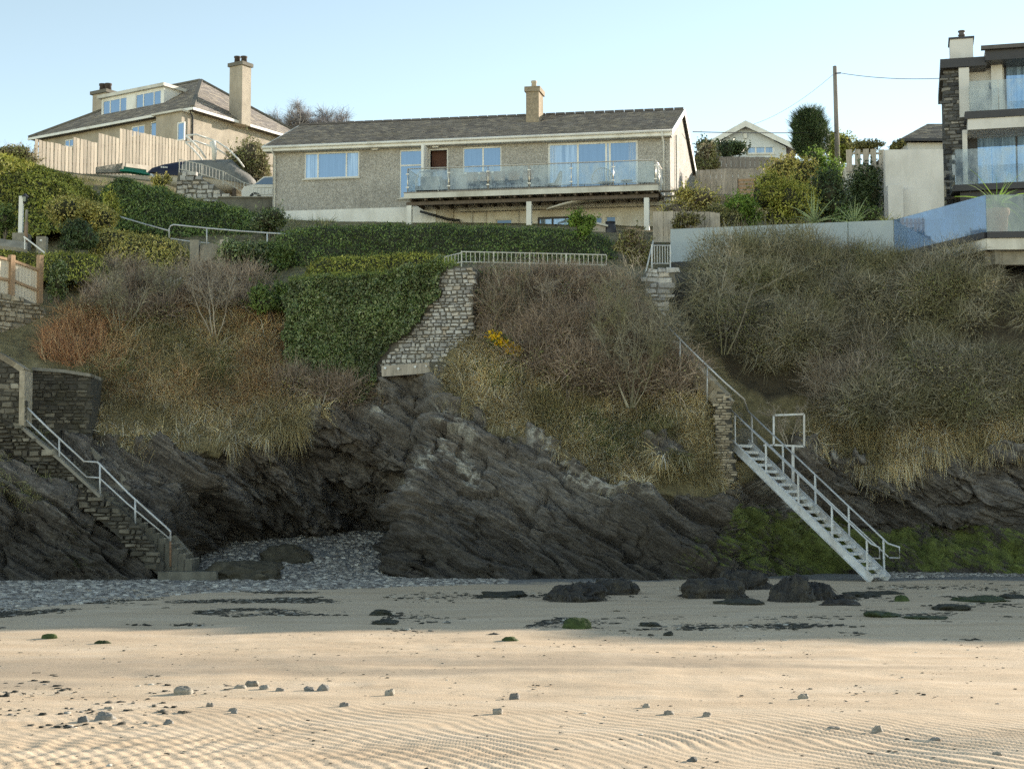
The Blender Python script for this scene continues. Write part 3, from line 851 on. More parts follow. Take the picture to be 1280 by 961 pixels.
def m_stone(name, stops, moss=None, dirt=0.5):
    t = NT(name)
    c = t.ramp(t.island(), stops)
    n = t.noise(6, 6, 0.7)
    c = t.mix(0.85, c, t.ramp(n, [(0.3, 0.6), (0.7, 1.35)]), 'MULTIPLY')
    if moss:
        c = t.mix(t.ramp(t.noise(1.1, 5, 0.7), [(0.5, 0.0), (0.68, dirt)]), c, moss)
    return t.done(c, 0.85, t.bump(n, 0.03, 0.7))
M['stone'] = m_stone('grey_rubble_stone', [(0, (0.27, 0.265, 0.26)), (0.4, (0.42, 0.41, 0.395)), (0.75, (0.55, 0.53, 0.50)), (0.93, (0.40, 0.34, 0.27)), (1, (0.66, 0.63, 0.58))], (0.28, 0.26, 0.20), 0.3)
M['stone_warm'] = m_stone('warm_rubble_stone', [(0, (0.17, 0.14, 0.10)), (0.5, (0.32, 0.27, 0.20)), (1, (0.46, 0.40, 0.31))], (0.16, 0.14, 0.085), 0.5)
M['stone_slate'] = m_stone('dark_slate_stone', [(0, (0.035, 0.036, 0.04)), (0.5, (0.10, 0.10, 0.10)), (0.85, (0.22, 0.21, 0.195)), (1, (0.34, 0.31, 0.27))])
M['stone_mossy'] = m_stone('stained_stair_stone', [(0, (0.06, 0.054, 0.044)), (0.5, (0.105, 0.095, 0.076)), (0.92, (0.18, 0.16, 0.125)), (1, (0.34, 0.31, 0.25))], (0.06, 0.055, 0.035), 0.8)
M['mortar'] = m_plain('mortar', (0.15, 0.14, 0.12), 0.2, 5, 0.95, 0.01, 30)
M['mortar_dark'] = m_plain('dark_mortar', (0.07, 0.065, 0.055), 0.3, 5, 0.95, 0.01, 30)

def rect(fr, v, x0, y0, x1, y1):
    xc, yc = (x0 + x1) / 2, (y0 + y1) / 2
    return (fr.hit(x0, yc, v)[0], fr.hit(x1, yc, v)[0], fr.hit(xc, y1, v)[1], fr.hit(xc, y0, v)[1])

def window(root, fr, R, v, mull=(), trans=(), frame='white', pane='pane', fw=0.07, sill=True, name='window', pname='pane', rec=0.05):
    """A framed window set in the wall plane V = v: frame, sill as one part, each light a pane of its own."""
    u0, u1, z0, z1 = R
    m = MB()
    a, b = v + rec, v + rec + 0.07
    m.box(fr, u0, u1, a, b, z1 - fw, z1); m.box(fr, u0, u1, a, b, z0, z0 + fw)
    m.box(fr, u0, u0 + fw, a + .001, b, z0 + fw, z1 - fw); m.box(fr, u1 - fw, u1, a + .001, b, z0 + fw, z1 - fw)
    ed = [u0 + fw / 2] + sorted(mull) + [u1 - fw / 2]
    for q in sorted(mull):
        m.box(fr, q - fw / 2, q + fw / 2, a + .001, b, z0 + fw, z1 - fw)
    for (ta, tb, tz) in trans:
        m.box(fr, ta, tb, a + .002, b, tz - fw / 2, tz + fw / 2)
    w = m.build(name, M[frame], root)
    if sill:
        MB().box(fr, u0 - 0.06, u1 + 0.06, v - 0.09, v + rec - .002, z0 - 0.06, z0).build('sill', M['white_dirty'], w)
    for p, q in zip(ed[:-1], ed[1:]):
        MB().box(fr, p, q, a + 0.02, a + 0.045, z0 + fw / 2, z1 - fw / 2).build(pname, M[pane] if isinstance(pane, str) else M[pane[ed.index(p) % len(pane)]], w)
    return w

def slates(part, a, b, c, d, course=0.22, width=0.3, seed=1, th=0.018):
    """Overlapping slates on the roof plane a (eave start) b (eave end) c (ridge end) d (ridge start); triangles and trapezia too."""
    rg = np.random.default_rng(seed)
    a, b, c, d = (np.array(q) for q in (a, b, c, d))
    n = np.cross(b - a, d - a); n /= np.linalg.norm(n)
    if n[2] < 0: n = -n
    rows = int(max(np.linalg.norm(d - a), np.linalg.norm(c - b)) / course)
    V = []
    for i in range(rows):
        t0, t1 = i / rows, min(1, (i + 1.35) / rows)
        l0, r0, l1, r1 = a + (d - a) * t0, b + (c - b) * t0, a + (d - a) * t1, b + (c - b) * t1
        L = np.linalg.norm(r0 - l0)
        k = max(1, int(L / width))
        off = 0.5 / k if i % 2 else 0
        e = np.clip(np.concatenate([[0], (np.arange(k) + 0.5 * 0 + 1) / k - off, [1]]), 0, 1)
        e = np.unique(e)
        for s0, s1 in zip(e[:-1], e[1:]):
            g = 0.006 / max(L, .1)
            lift = th * (0.8 + 0.9 * rg.random())
            dr = (d - a) / np.linalg.norm(d - a) * rg.normal(0, 0.006)
            p0 = l0 + (r0 - l0) * (s0 + g) + n * lift + dr; p1 = l0 + (r0 - l0) * (s1 - g) + n * lift + dr
            p2 = l1 + (r1 - l1) * (s1 - g) + n * 0.004; p3 = l1 + (r1 - l1) * (s0 + g) + n * 0.004
            V += [p0, p1, p2, p3, p0 - n * lift, p1 - n * lift]
    V = np.array(V); q = np.arange(len(V) // 6)[:, None] * 6
    F = np.concatenate([q + np.array([0, 1, 2, 3]), q + np.array([4, 5, 1, 0])])
    o = np_build('slates', V, F, M['slate'], part)
    o['kind'] = 'stuff'
    return o

def stones_in(root, fr, poly, v, hmin=0.14, hmax=0.26, lmin=0.18, lmax=0.5, mat='stone', seed=1, single=True, depth=0.12, gap=0.025, name='stone', relief=0.05, slope=0.0):
    """Rubble stones laid in rough courses inside polygon poly (u, z) on the plane V = v, each proud by its own amount."""
    rg = random.Random(seed)
    zs = [p[1] for p in poly]; us = [p[0] for p in poly]
    z = min(zs); mb = MB(); n = 0
    while z < max(zs):
        h = rg.uniform(hmin, hmax)
        u = min(us) - rg.uniform(0, lmax)
        while u < max(us):
            L = rg.uniform(lmin, lmax)
            hh = h; zo = rg.uniform(-.25, .25) * h
            uc, zc = u + L / 2, z + h / 2
            if in_poly(np.array([uc]), np.array([zc]), poly)[0]:
                m = MB() if single else mb
                pr = v - rg.uniform(0.3, 1.0) * relief
                g = gap / 2
                j = lambda: rg.uniform(-0.30, 0.30) * h
                q0 = [(u + g, z + g), (u + L - g, z + g), (u + L - g, z + h - g), (u + g, z + h - g)]
                q0 = [(x_ + j() * .5, y_ + zo * .6 + j() * .5 + slope * (x_ - u)) for x_, y_ in q0]
                q1 = [(x_ + (uc - x_) * 0.2 + j() * .3, y_ + (zc - y_) * 0.25 + j() * .3) for x_, y_ in q0]
                vs = [fr.p(x_, v + depth, y_) for x_, y_ in q0] + [fr.p(x_, v, y_) for x_, y_ in q0] + [fr.p(x_, pr + rg.uniform(-.015, .015), y_) for x_, y_ in q1]
                fs = [(0, 4, 5, 1), (1, 5, 6, 2), (2, 6, 7, 3), (3, 7, 4, 0), (4, 8, 9, 5), (5, 9, 10, 6), (6, 10, 11, 7), (7, 11, 8, 4), (8, 11, 10, 9)]
                fs = [f[::-1] for f in fs]
                m.add(vs, fs)
                n += 1
                if single:
                    m.build(name, M[mat], root)
            u += L
        z += h
    if not single and mb.v:
        o = mb.build('stonework', M[mat], root)
        o['kind'] = 'stuff'
    return n

def chimney(root, fr, u0, u1, v0, v1, z0, z1, mat, pots, potmat='pot', cap=0.07):
    c = MB().box(fr, u0, u1, v0, v1, z0, z1).build('chimney', M[mat], root)
    MB().box(fr, u0 - cap, u1 + cap, v0 - cap, v1 + cap, z1 - 0.22, z1 + 0.02).build('chimney_cap', M['mortar'] if mat != 'chimney_dash' else M['chimney_dash'], c)
    for (pu, pv, r, h) in pots:
        MB().lathe(fr.p(pu, pv, z1 + 0.02), [(r * 1.05, 0), (r * 0.9, h * 0.75), (r * 1.1, h * 0.8), (r * 1.1, h), (r * 0.8, h)], 12).build('chimney_pot', M[potmat], c, True)
    return c

# ------------------------------------------------------------------ the bungalow with the glass balcony
kf = 0.17
OR = at(838, 250, 71.3); OR.z = 0
B = Frame(OR, (1, -kf, 0), (0.235, 1, 0))
uL = B.hit(341, 220)[0]
zE = B.hit(820, 168)[1]                       # under the eaves
zD = B.hit(820, 232, -2.2)[1]                 # deck top
DEPTH = 8.6
bung = thing('bungalow', 'long pebbledashed bungalow with slate roof and a glass fronted balcony', 'house', B.p(uL / 2, 4, 15), rot=None)
zG = 12.3
wz = B.hit(420, 262)[1]                       # bottom of the pebbledash
W1 = rect(B, 0, 380, 190, 449, 223)
W2 = rect(B, 0, 499, 187, 534.5, 231)
DR = rect(B, 0, 535.5, 186, 560, 233)
W3 = rect(B, 0, 578, 183.5, 627, 216.5)
PD = rect(B, 0, 684.5, 177.5, 797.5, 231)
W2 = (W2[0], W2[1], zD + 0.25, W2[3]); DR = (DR[0], DR[1], zD + 0.02, DR[3]); PD = (PD[0], PD[1], zD + 0.02, PD[3])
mw = MB()
mw.wall(B, uL, 0, wz, zE + .1, 0, [W1, W2, DR, W3, PD])
# gable ends and back
zR = B.hit(858, 137, DEPTH / 2)[1]
zEv = zE + 0.05
for u in (uL, 0):
    mw.add([B.p(u, 0, zG), B.p(u, DEPTH, zG), B.p(u, DEPTH, zEv), B.p(u, DEPTH / 2, zR - 0.12), B.p(u, 0, zEv)], [(0, 1, 2, 3, 4)])
mw.add([B.p(uL, DEPTH, zG), B.p(0, DEPTH, zG), B.p(0, DEPTH, zEv), B.p(uL, DEPTH, zEv)], [(0, 1, 2, 3)])
mw.build('wall', M['dash'], bung)
# lower storey
LW = [rect(B, 0.02, 620, 274, 640, 283), rect(B, 0.02, 672, 271, 713, 289), rect(B, 0.02, 742, 271, 753, 280), rect(B, 0.02, 757, 270, 770, 280)]
m = MB().wall(B, B.hit(545, 262)[0], 0, zG, wz, 0.02, LW, 0.15)
m.build('lower_wall', M['cream'], bung)
MB().box(B, uL - .04, B.hit(545, 262)[0], -0.035, 0.3, zG, wz).build('white_plinth', M['white'], bung)
window(bung, B, LW[0], 0.02, (), (), 'white_dirty', 'pane_dark', 0.05)
window(bung, B, LW[1], 0.02, ((LW[1][0] * .55 + LW[1][1] * .45),), (), 'dark_trim', 'pane_curtain', 0.09, False)
window(bung, B, LW[2], 0.02, (), (), 'white_dirty', 'pane_dark', 0.05)
window(bung, B, LW[3], 0.02, (), (), 'white_dirty', 'pane_dark', 0.05)
for px in (566, 590, 607, 648):
    u = B.hit(px, 265)[0]
    MB().tube([B.p(u, -0.04, zG + .5), B.p(u, -0.04, wz - 0.1)], 0.03 if px != 590 else 0.045, 6).build('wall_pipe', M['cream'] if px != 590 else M['white_dirty'], bung)
um = lambda px, py: B.hit(px, py)[0]
window(bung, B, W1, 0, (um(397, 205), um(432.5, 205)), (), 'white', ('pane_curtain', 'pane_blue', 'pane_curtain'))
window(bung, B, W2, 0, (), ((W2[0], W2[1], W2[2] + (W2[3] - W2[2]) * .68),), 'white', 'pane_blue')
window(bung, B, W3, 0, (um(603.5, 200),), (), 'white', 'pane_blue')
window(bung, B, PD, 0, (um(722, 200), um(757.5, 200), um(762, 200)), (), 'white', ('pane_curtain', 'pane_blue', 'pane_curtain', 'pane_blue'), 0.09, False, 'patio_door')
# curtains behind the patio glass edges stand as parts of the door leaf
for px in (688.5, 791):
    u = um(px, 200); m = MB()
    for k in range(6):
        m.tube([B.p(u - .18 + k * .07, 0.10, PD[2] + .1), B.p(u - .18 + k * .07, 0.10, PD[3] - .12)], 0.034, 6)
    m.build('curtain', M['white'], bung, True)
# the open doorway
m = MB(); fw = 0.06
for (a, b, c, d) in ((DR[0], DR[0] + fw, DR[2], DR[3]), (DR[1] - fw, DR[1], DR[2], DR[3]), (DR[0] + fw, DR[1] - fw, DR[3] - fw, DR[3])):
    m.box(B, a, b, 0.03, 0.15, c, d)
df = m.build('door_frame', M['white'], bung)
MB().box(B, DR[0] + fw, DR[1] - fw, 0.35, 0.4, DR[2], DR[3]).build('hall_interior', M['room_dark'], df)
MB().box(B, DR[0] + fw, DR[1] - fw, 0.16, 0.19, DR[2], DR[2] + (DR[3] - DR[2]) * 0.6).build('lower_panel', M['pane_dark'], df)
MB().box(B, DR[0] - .10, DR[0] + .02, -0.85, -.02, DR[2], DR[3] + .02).build('open_door', M['white'], bung)
# roof
ov = 0.42; vL, vR_ = uL - 0.30, 0.14
zg = zE + 0.06
zr = zR
sl = (zr - zg) / (DEPTH / 2 + ov)
roof = MB()
eL, eR = B.p(vL, -ov, zg), B.p(vR_, -ov, zg); rL, rR = B.p(vL, DEPTH / 2, zr), B.p(vR_, DEPTH / 2, zr)
bL, bR = B.p(vL, DEPTH + ov, zg), B.p(vR_, DEPTH + ov, zg)
dn = Vector((0, 0, -0.12))
roof.hexa([eL + dn, eR + dn, rR + dn, rL + dn, eL, eR, rR, rL])
roof.hexa([rL + dn, rR + dn, bR + dn, bL + dn, rL, rR, bR, bL])
rf = roof.build('roof', M['slate_dark'], bung)
slates(rf, eL, eR, rR, rL, 0.2, 0.28, 3)
slates(rf, bR, bL, rL, rR, 0.3, 0.5, 4)
m = MB()
L = (rR - rL).length; k = 40
for i in range(k):
    a = rL + (rR - rL) * (i / k); b = rL + (rR - rL) * ((i + 1) / k - .002)
    m.bar(a + Vector((0, 0, .03 + .004 * (i % 2))), b + Vector((0, 0, .03 + .004 * (i % 2))), 0.26, 0.10)
m.build('ridge_tiles', M['lead'], rf)
MB().box(B, vL, vR_, -ov - 0.03, -ov - 0.004, zg - 0.24, zg - 0.02).build('fascia', M['white'], bung)
MB().box(B, vL + .02, vR_ - .02, -ov, 0.02, zg - 0.26, zg - 0.23).build('soffit', M['white_dirty'], bung)
m = MB(); m.tube([B.p(vL - .05, -ov - 0.09, zg - 0.07), B.p(vR_ + .05, -ov - 0.09, zg - 0.04)], 0.065, 8)
m.build('gutter', M['white'], bung, True)
for (du, zb) in ((0.12 + uL, zG + 1.2), (-0.28, zD - 1.5)):
    m = MB(); m.tube([B.p(du, -ov - .09, zg - .1), B.p(du, -ov - .02, zg - .26), B.p(du, -0.06, zg - .45), B.p(du, -0.06, zb)], 0.045, 8)
    m.build('downpipe', M['white'], bung, True)
# barge boards
for u in (vL, vR_):
    s_ = 1 if u > -1 else -1
    m = MB()
    for (p0, p1) in ((B.p(u, -ov, zg), B.p(u, DEPTH / 2, zr)), (B.p(u, DEPTH / 2, zr), B.p(u, DEPTH + ov, zg))):
        m.prism([p0 + Vector((0, 0, .03)), p1 + Vector((0, 0, .03)), p1 + Vector((0, 0, -.22)), p0 + Vector((0, 0, -.22))], B.U * (0.035 * s_))
    m.build('barge_board', M['white'], bung)
m = MB(); m.tube([B.p(0.09, 1.6, zE + .3), B.p(0.09, 1.6, zG + 2)], 0.045, 8); m.build('downpipe', M['white_dirty'], bung, True)
cu = B.hit(665, 130, 3.0)
chimney(bung, B, B.hit(657.5, 130, 2.6)[0], B.hit(673.5, 130, 2.6)[0], 2.6, 3.6, zE + 1.0, B.hit(665, 109, 2.6)[1], 'chimney_dash', [(B.hit(667.5, 103, 3.1)[0], 3.1, 0.13, 0.4)], 'pot_pale')

# balcony
dv = -2.3
dl, drr = B.hit(506, 240, dv)[0], B.hit(822, 233, dv)[0]
MB().box(B, dl, drr, dv + 0.02, -0.05, zD - 0.10, zD - 0.02).build('deck_floor', M['deck_wood'], bung)
m = MB().box(B, dl - .03, drr + .03, dv - 0.05, dv + 0.02, zD - 0.24, zD + 0.0)
m.box(B, drr, drr + .05, dv + .021, -.06, zD - .24, zD)
m.build('deck_fascia', M['white_dirty'], bung)
MB().box(B, dl - .04, drr + .03, dv - 0.06, dv + .02, zD + .002, zD + .05).build('deck_edge_trim', M['deck_wood'], bung)
for i in range(17):
    u = dl + 0.25 + i * (drr - dl - 0.5) / 16
    MB().box(B, u - .04, u + .04, dv + .04, -.06, zD - .34, zD - .11).build('joist', M['joist'], bung)
MB().box(B, dl, drr, dv + .25, dv + .36, zD - .5, zD - .345).build('beam', M['joist'], bung)
MB().box(B, B.hit(575, 255)[0], drr, -0.35, -0.24, zD - .52, zD - .36).build('beam', M['white_dirty'], bung)
for px in (512, 661.5, 808.5):
    u = B.hit(px, 260, dv + .3)[0]
    MB().box(B, u - .11, u + .11, dv + .2, dv + .42, zG - 1, zD - .505).build('deck_post', M['white'], bung)
m = MB(); m.tube([B.p(B.hit(525, 255, -.6)[0], -.6, zD - .5), B.p(B.hit(560, 258, -.3)[0], -.3, zD - .85), B.p(B.hit(574, 262, -.2)[0], -.2, zD - .9), B.p(B.hit(575.5, 270, -.2)[0], -.2, zD - 1.1), B.p(B.hit(575.5, 280, -.2)[0], -.2, zG + .3)], 0.06, 8)
m.build('waste_pipe', M['black'], bung, True)
zT = zD + 1.12
pposts = [509.5, 561, 610, 661.5, 714, 766.5, 819.5]
for a, b in zip(pposts[:-1], pposts[1:]):
    ua, ub = B.hit(a, 215, dv)[0], B.hit(b, 215, dv)[0]
    MB().box(B, ua + .06, ub - .06, dv + .0, dv + .014, zD + .12, zT - .05).build('glass_panel', M['glass_rail'], bung)
for a in pposts:
    ua = B.hit(a, 215, dv)[0]
    bp = MB().tube([B.p(ua, dv + .007, zD + .05), B.p(ua, dv + .007, zT)], 0.024, 8).build('baluster', M['rail_steel'], bung, True)
    for dz in (.25, .85):
        MB().box(B, ua - .07, ua + .07, dv - .02, dv + .03, zD + dz, zD + dz + .05).build('glass_clamp', M['rail_steel'], bp)
u0 = B.hit(509.5, 215, dv)[0]; u1 = B.hit(819.5, 215, dv)[0]
MB().tube([B.p(u0, -.5, zT), B.p(u0, dv, zT), B.p(u1, dv, zT), B.p(u1, -.2, zT)], 0.026, 8).build('handrail', M['rail_steel'], bung, True)
for (u, va, vb) in ((u1, dv + .06, -1.2), (u1, -1.1, -.25), (u0, dv + .06, -.6)):
    MB().box(B, u - .007, u + .007, va, vb, zD + .12, zT - .05).build('glass_panel', M['glass_rail'], bung)
for v in (-1.15, -.2):
    MB().tube([B.p(u1, v, zD), B.p(u1, v, zT)], 0.024, 8).build('baluster', M['rail_steel'], bung, True)
# side steps going down behind the balcony end
m = MB()
for i in range(7):
    m.box(B, drr + .06, drr + .9, -1.9 + i * .26, -1.62 + i * .26, zD - .2 - i * .19, zD - .15 - i * .19)
st_ = m.build('side_steps', M['deck_wood'], bung)
MB().bar(B.p(drr + .93, -2.0, zD - .1), B.p(drr + .93, .1, zD - 1.6), .05, .24).build('stringer', M['white_dirty'], st_)
# lights under the eaves
for px in (545.5, 470):
    u = B.hit(px, 180)[0]
    MB().box(B, u - .14, u + .14, -.22, -.08, zg - .32, zg - .262).build('eave_light', M['white'], bung)

# surfboard slung under the balcony
sb0 = B.p(B.hit(684, 250, -1.6)[0], -1.7, zD - .80); sb1 = B.p(B.hit(805, 236, -1.6)[0], -1.5, zD - .42)
prof = []
m = MB(); nseg = 14; ring = 10
for i in range(nseg + 1):
    s_ = i / nseg
    c_ = sb0.lerp(sb1, s_) + Vector((0, 0, 0.28 * math.sin(math.pi * min(1, s_ * 0.9)) * (1 - .4 * s_)))
    w_ = 0.34 * (math.sin(math.pi * (0.04 + 0.9 * s_)) ** 0.7) + .01; h_ = 0.07 * (math.sin(math.pi * (0.05 + 0.9 * s_)) ** 0.5) + .01
    for k in range(ring):
        a_ = 2 * math.pi * k / ring
        m.v.append(c_ + B.V * (w_ * math.cos(a_)) + Vector((0, 0, h_ * math.sin(a_))))
for i in range(nseg):
    for k in range(ring):
        m.f.append((i * ring + k, i * ring + (k + 1) % ring, (i + 1) * ring + (k + 1) % ring, (i + 1) * ring + k))
m.f.append(tuple(range(ring))[::-1]); m.f.append(tuple(nseg * ring + k for k in range(ring)))
sbo = thing('surfboard', 'long cream surfboard slung under the balcony joists', 'surfboard', sb0.lerp(sb1, .5))
m.build('board', M['cream'], sbo, True)
m = MB()
for s_ in (.3, .75):
    c_ = sb0.lerp(sb1, s_) + Vector((0, 0, .2))
    m.tube([c_ + B.V * -.36 + Vector((0, 0, -.05)), c_ + B.V * -.36 + Vector((0, 0, .5))], .012, 5); m.tube([c_ + B.V * .36 + Vector((0, 0, -.05)), c_ + B.V * .36 + Vector((0, 0, .5))], .012, 5)
m.build('strap', M['black'], sbo)

# balcony furniture
def tub_chair(px, rot, label, v=-1.35, open_=1.0):
    u = B.hit(px, 220, v)[0]
    c = B.p(u, v, zD - .02)
    r = thing('wicker_chair', label, 'chair', c, 'wicker chairs on the balcony', Matrix.Rotation(rot, 3, 'Z'))
    inv = None
    fr = Frame(c, (math.cos(rot), math.sin(rot), 0))
    m = MB()
    n = 13
    for i in range(n):                                   # fan of canes from seat to hoop
        a = math.pi * (i / (n - 1)) 
        top = fr.p(0.52 * math.cos(a) , 0.30 + .12 * math.sin(a), 0.40 + 0.58 * math.sin(a) ** .8)
        bot = fr.p(0.22 * math.cos(a), 0.05 + .12 * math.sin(a), 0.36)
        m.tube([bot, top], 0.012, 4)
    m.build('back_canes', M['wicker'], r)
    m = MB()
    m.tube([fr.p(0.52 * math.cos(a), 0.30 + .12 * math.sin(a), 0.40 + 0.58 * math.sin(a) ** .8) for a in [math.pi * i / 16 for i in range(17)]], 0.02, 5)
    m.build('hoop', M['wicker'], r)
    m = MB().lathe(fr.p(0, .02, .33), [(.05, 0), (.34, .03), (.36, .06), (.05, .05)], 14); m.build('seat', M['wicker'], r, True)
    for k in range(4):
        a = math.pi / 4 + k * math.pi / 2
        MB().tube([fr.p(.2 * math.cos(a), .02 + .2 * math.sin(a), .34), fr.p(.3 * math.cos(a), .02 + .3 * math.sin(a), 0)], .014, 5).build('leg', M['black'], r)
    return r
tub_chair(757, math.radians(150), 'round backed wicker chair in front of the patio door, left of the small table')
tub_chair(806, math.radians(205), 'round backed wicker chair at the right end of the balcony')
tub_chair(690, math.radians(-100), 'wicker chair turned side on at the left edge of the patio door')
u = B.hit(783, 220, -1.3)[0]
r = thing('side_table', 'small round table between the two wicker chairs on the balcony', 'table', B.p(u, -1.3, zD - .02))
MB().lathe(B.p(u, -1.3, zD + .42), [(.05, 0), (.27, .01), (.27, .04), (.05, .04)], 14).build('tabletop', M['white'], r)
MB().tube([B.p(u, -1.3, zD - .02), B.p(u, -1.3, zD + .42)], .03, 6).build('pedestal', M['grey_fabric'], r)

u0, u1 = B.hit(588, 222, -1.5)[0], B.hit(672, 222, -1.5)[0]
r = thing('dining_table', 'long slatted dining table behind the balcony chairs', 'table', B.p((u0 + u1) / 2, -1.2, zD - .02))
for k in range(5):
    MB().box(B, u0, u1, -1.35 + k * .17, -1.2 + k * .17, zD + .70, zD + .735).build('slat', M['wicker'], r)
for a in (u0 + .1, u1 - .1):
    for v in (-1.28, -.62):
        MB().box(B, a - .035, a + .035, v - .035, v + .035, zD - .02, zD + .70).build('leg', M['grey_fabric'], r)
def dining_chair(px, label, v=-1.75, face=1):
    u = B.hit(px, 222, v)[0]
    r = thing('dining_chair', label, 'chair', B.p(u, v, zD - .02), 'pale backed chairs along the balcony table')
    MB().box(B, u - .23, u + .23, v - .2, v + .24, zD + .40, zD + .46).build('seat', M['grey_fabric'], r)
    vb = v - .24 * face
    MB().box(B, u - .25, u + .25, min(vb, vb - .05 * face), max(vb, vb - .05 * face), zD + .50, zD + .92).build('backrest', M['pale_fabric'], r)
    for a in (-.2, .2):
        for b in (-.18, .2):
            top = zD + .40
            MB().tube([B.p(u + a, v + b, zD - .02), B.p(u + a, v + b, top)], .018, 5).build('leg', M['grey_fabric'], r)
names = ['leftmost', 'second', 'third', 'fourth', 'rightmost']
for i, px in enumerate((592, 609, 626, 644, 662)):
    dining_chair(px, f'{names[i]} of the five pale backed dining chairs on the seaward side of the balcony table')
u = B.hit(536, 220, -1.4)[0]
r = thing('hooded_lounger', 'grey hooded garden seat in front of the open door', 'garden seat', B.p(u, -1.3, zD - .02))
MB().box(B, u - .55, u + .55, -1.7, -1.0, zD + .25, zD + .45).build('seat', M['grey_fabric'], r)
MB().box(B, u - .5, u + .5, -1.02, -.9, zD + .45, zD + 1.0).build('backrest', M['grey_fabric'], r)
m = MB()
m.add([B.p(u - .35, -1.75, zD + 1.05), B.p(u + .45, -1.75, zD + 1.05), B.p(u + .3, -.9, zD + 1.3), B.p(u - .3, -.9, zD + 1.3),
       B.p(u - .35, -1.75, zD + 1.08), B.p(u + .45, -1.75, zD + 1.08), B.p(u + .3, -.9, zD + 1.33), B.p(u - .3, -.9, zD + 1.33)],
      [(0, 3, 2, 1), (4, 5, 6, 7), (0, 1, 5, 4), (1, 2, 6, 5), (2, 3, 7, 6), (3, 0, 4, 7)])
m.build('hood', M['grey_fabric'], r)
for a in (-.5, .5):
    MB().tube([B.p(u + a, -1.72, zD - .02), B.p(u + a * 1.1, -1.6, zD + .6), B.p(u + a * .8, -1.7, zD + 1.06)], .025, 6).build('frame_tube', M['white'], r)

# ------------------------------------------------------------------ far house on the left with the dormer
a_ = math.radians(33)
H0 = at(240.5, 150, 100); H0.z = 0
H = Frame(H0, (math.cos(a_), -math.sin(a_), 0))      # runs from the far left end (u negative) to the near corner u = 0
zHe = H.hit(238, 139)[1]
hL = H.hit(50, 172)[0]
hD = 11.0
hse = thing('hip_roofed_house', 'buff rendered house with hipped slate roof and long white dormer up the hill', 'house', H.p(hL / 2, 4, 20))
zHg = zHe - 4.5
wA = rect(H, 0, 187.5, 150.5, 212, 170); wB = rect(H, 0, 163.5, 157, 180.5, 170); wC = rect(H, 0, 80, 174, 92, 184)
MB().wall(H, hL, 0, zHg, zHe, 0, [wA, wB, wC]).add([H.p(0, 0, zHg), H.p(0, hD, zHg), H.p(0, hD, zHe), H.p(0, 0, zHe)], [(0, 1, 2, 3)]).add([H.p(hL, 0, zHg), H.p(hL, hD, zHg), H.p(hL, hD, zHe), H.p(hL, 0, zHe)], [(0, 1, 2, 3)]).build('wall', M['render_buff'], hse)
for w_, n_ in ((wA, 3), (wB, 2), (wC, 2)):
    window(hse, H, w_, 0, [w_[0] + (w_[1] - w_[0]) * (i + 1) / n_ for i in range(n_ - 1)], (), 'white', 'pane_blue', 0.08)
# corner bay under the eaves
pv = 0.2
MB().box(H, -2.3, -0.05, -.9, 0.0, zHg, zHe - .25).build('bay', M['render_buff'], hse)
wq = rect(H, -.9, 222, 153, 231, 176)
window(hse, H, wq, -.98, (), (), 'white', 'pane_blue', .08, False)
MB().box(H, -2.5, .12, -1.15, -.02, zHe - .24, zHe - .12).build('bay_roof', M['white_dirty'], hse)
o_ = .55
zhe = zHe + .05
zhr = H.hit(251, 101, hD / 2)[1]
hip = hD / 2 * .62
# hipped roof: ridge parallel to U
q = [H.p(hL - o_, -o_, zhe), H.p(o_, -o_, zhe), H.p(o_, hD + o_, zhe), H.p(hL - o_, hD + o_, zhe)]
ra = H.hit(251, 101, hD / 2)[0]
r0_, r1_ = H.p(hL + 6.0, hD / 2, zhr), H.p(ra, hD / 2, zhr)
m = MB().add(q + [r0_, r1_] + [p + Vector((0, 0, -.12)) for p in q], [(0, 1, 5, 4), (1, 2, 5), (2, 3, 4, 5), (3, 0, 4), (9, 8, 7, 6), (0, 6, 7, 1), (1, 7, 8, 2), (2, 8, 9, 3), (3, 9, 6, 0)])
hrf = m.build('roof', M['slate_dark'], hse)
slates(hrf, q[0], q[1], r1_, r0_, .28, .4, 7)
slates(hrf, q[1], q[2], r1_, r1_ + Vector((.001, .001, 0)), .28, .4, 8)
m = MB()
for (a, b) in ((q[1], r1_), (q[0], r0_), (r0_, r1_), (q[2], r1_)):
    m.bar(a + Vector((0, 0, .05)), b + Vector((0, 0, .05)), .25, .12)
m.build('ridge_tiles', M['mortar'], hrf)
m = MB()
for (a, b) in ((q[0], q[1]), (q[1], q[2])):
    m.bar(a + Vector((0, 0, -.10)), b + Vector((0, 0, -.10)), .1, .16)
m.build('gutter', M['white'], hse)
m = MB().tube([H.p(.1, -.35, zHe - .1), H.p(.12, -.1, zHe - .5), H.p(.12, -.1, zHe - 2.5)], .06, 6); m.build('downpipe', M['dark_trim'], hse)
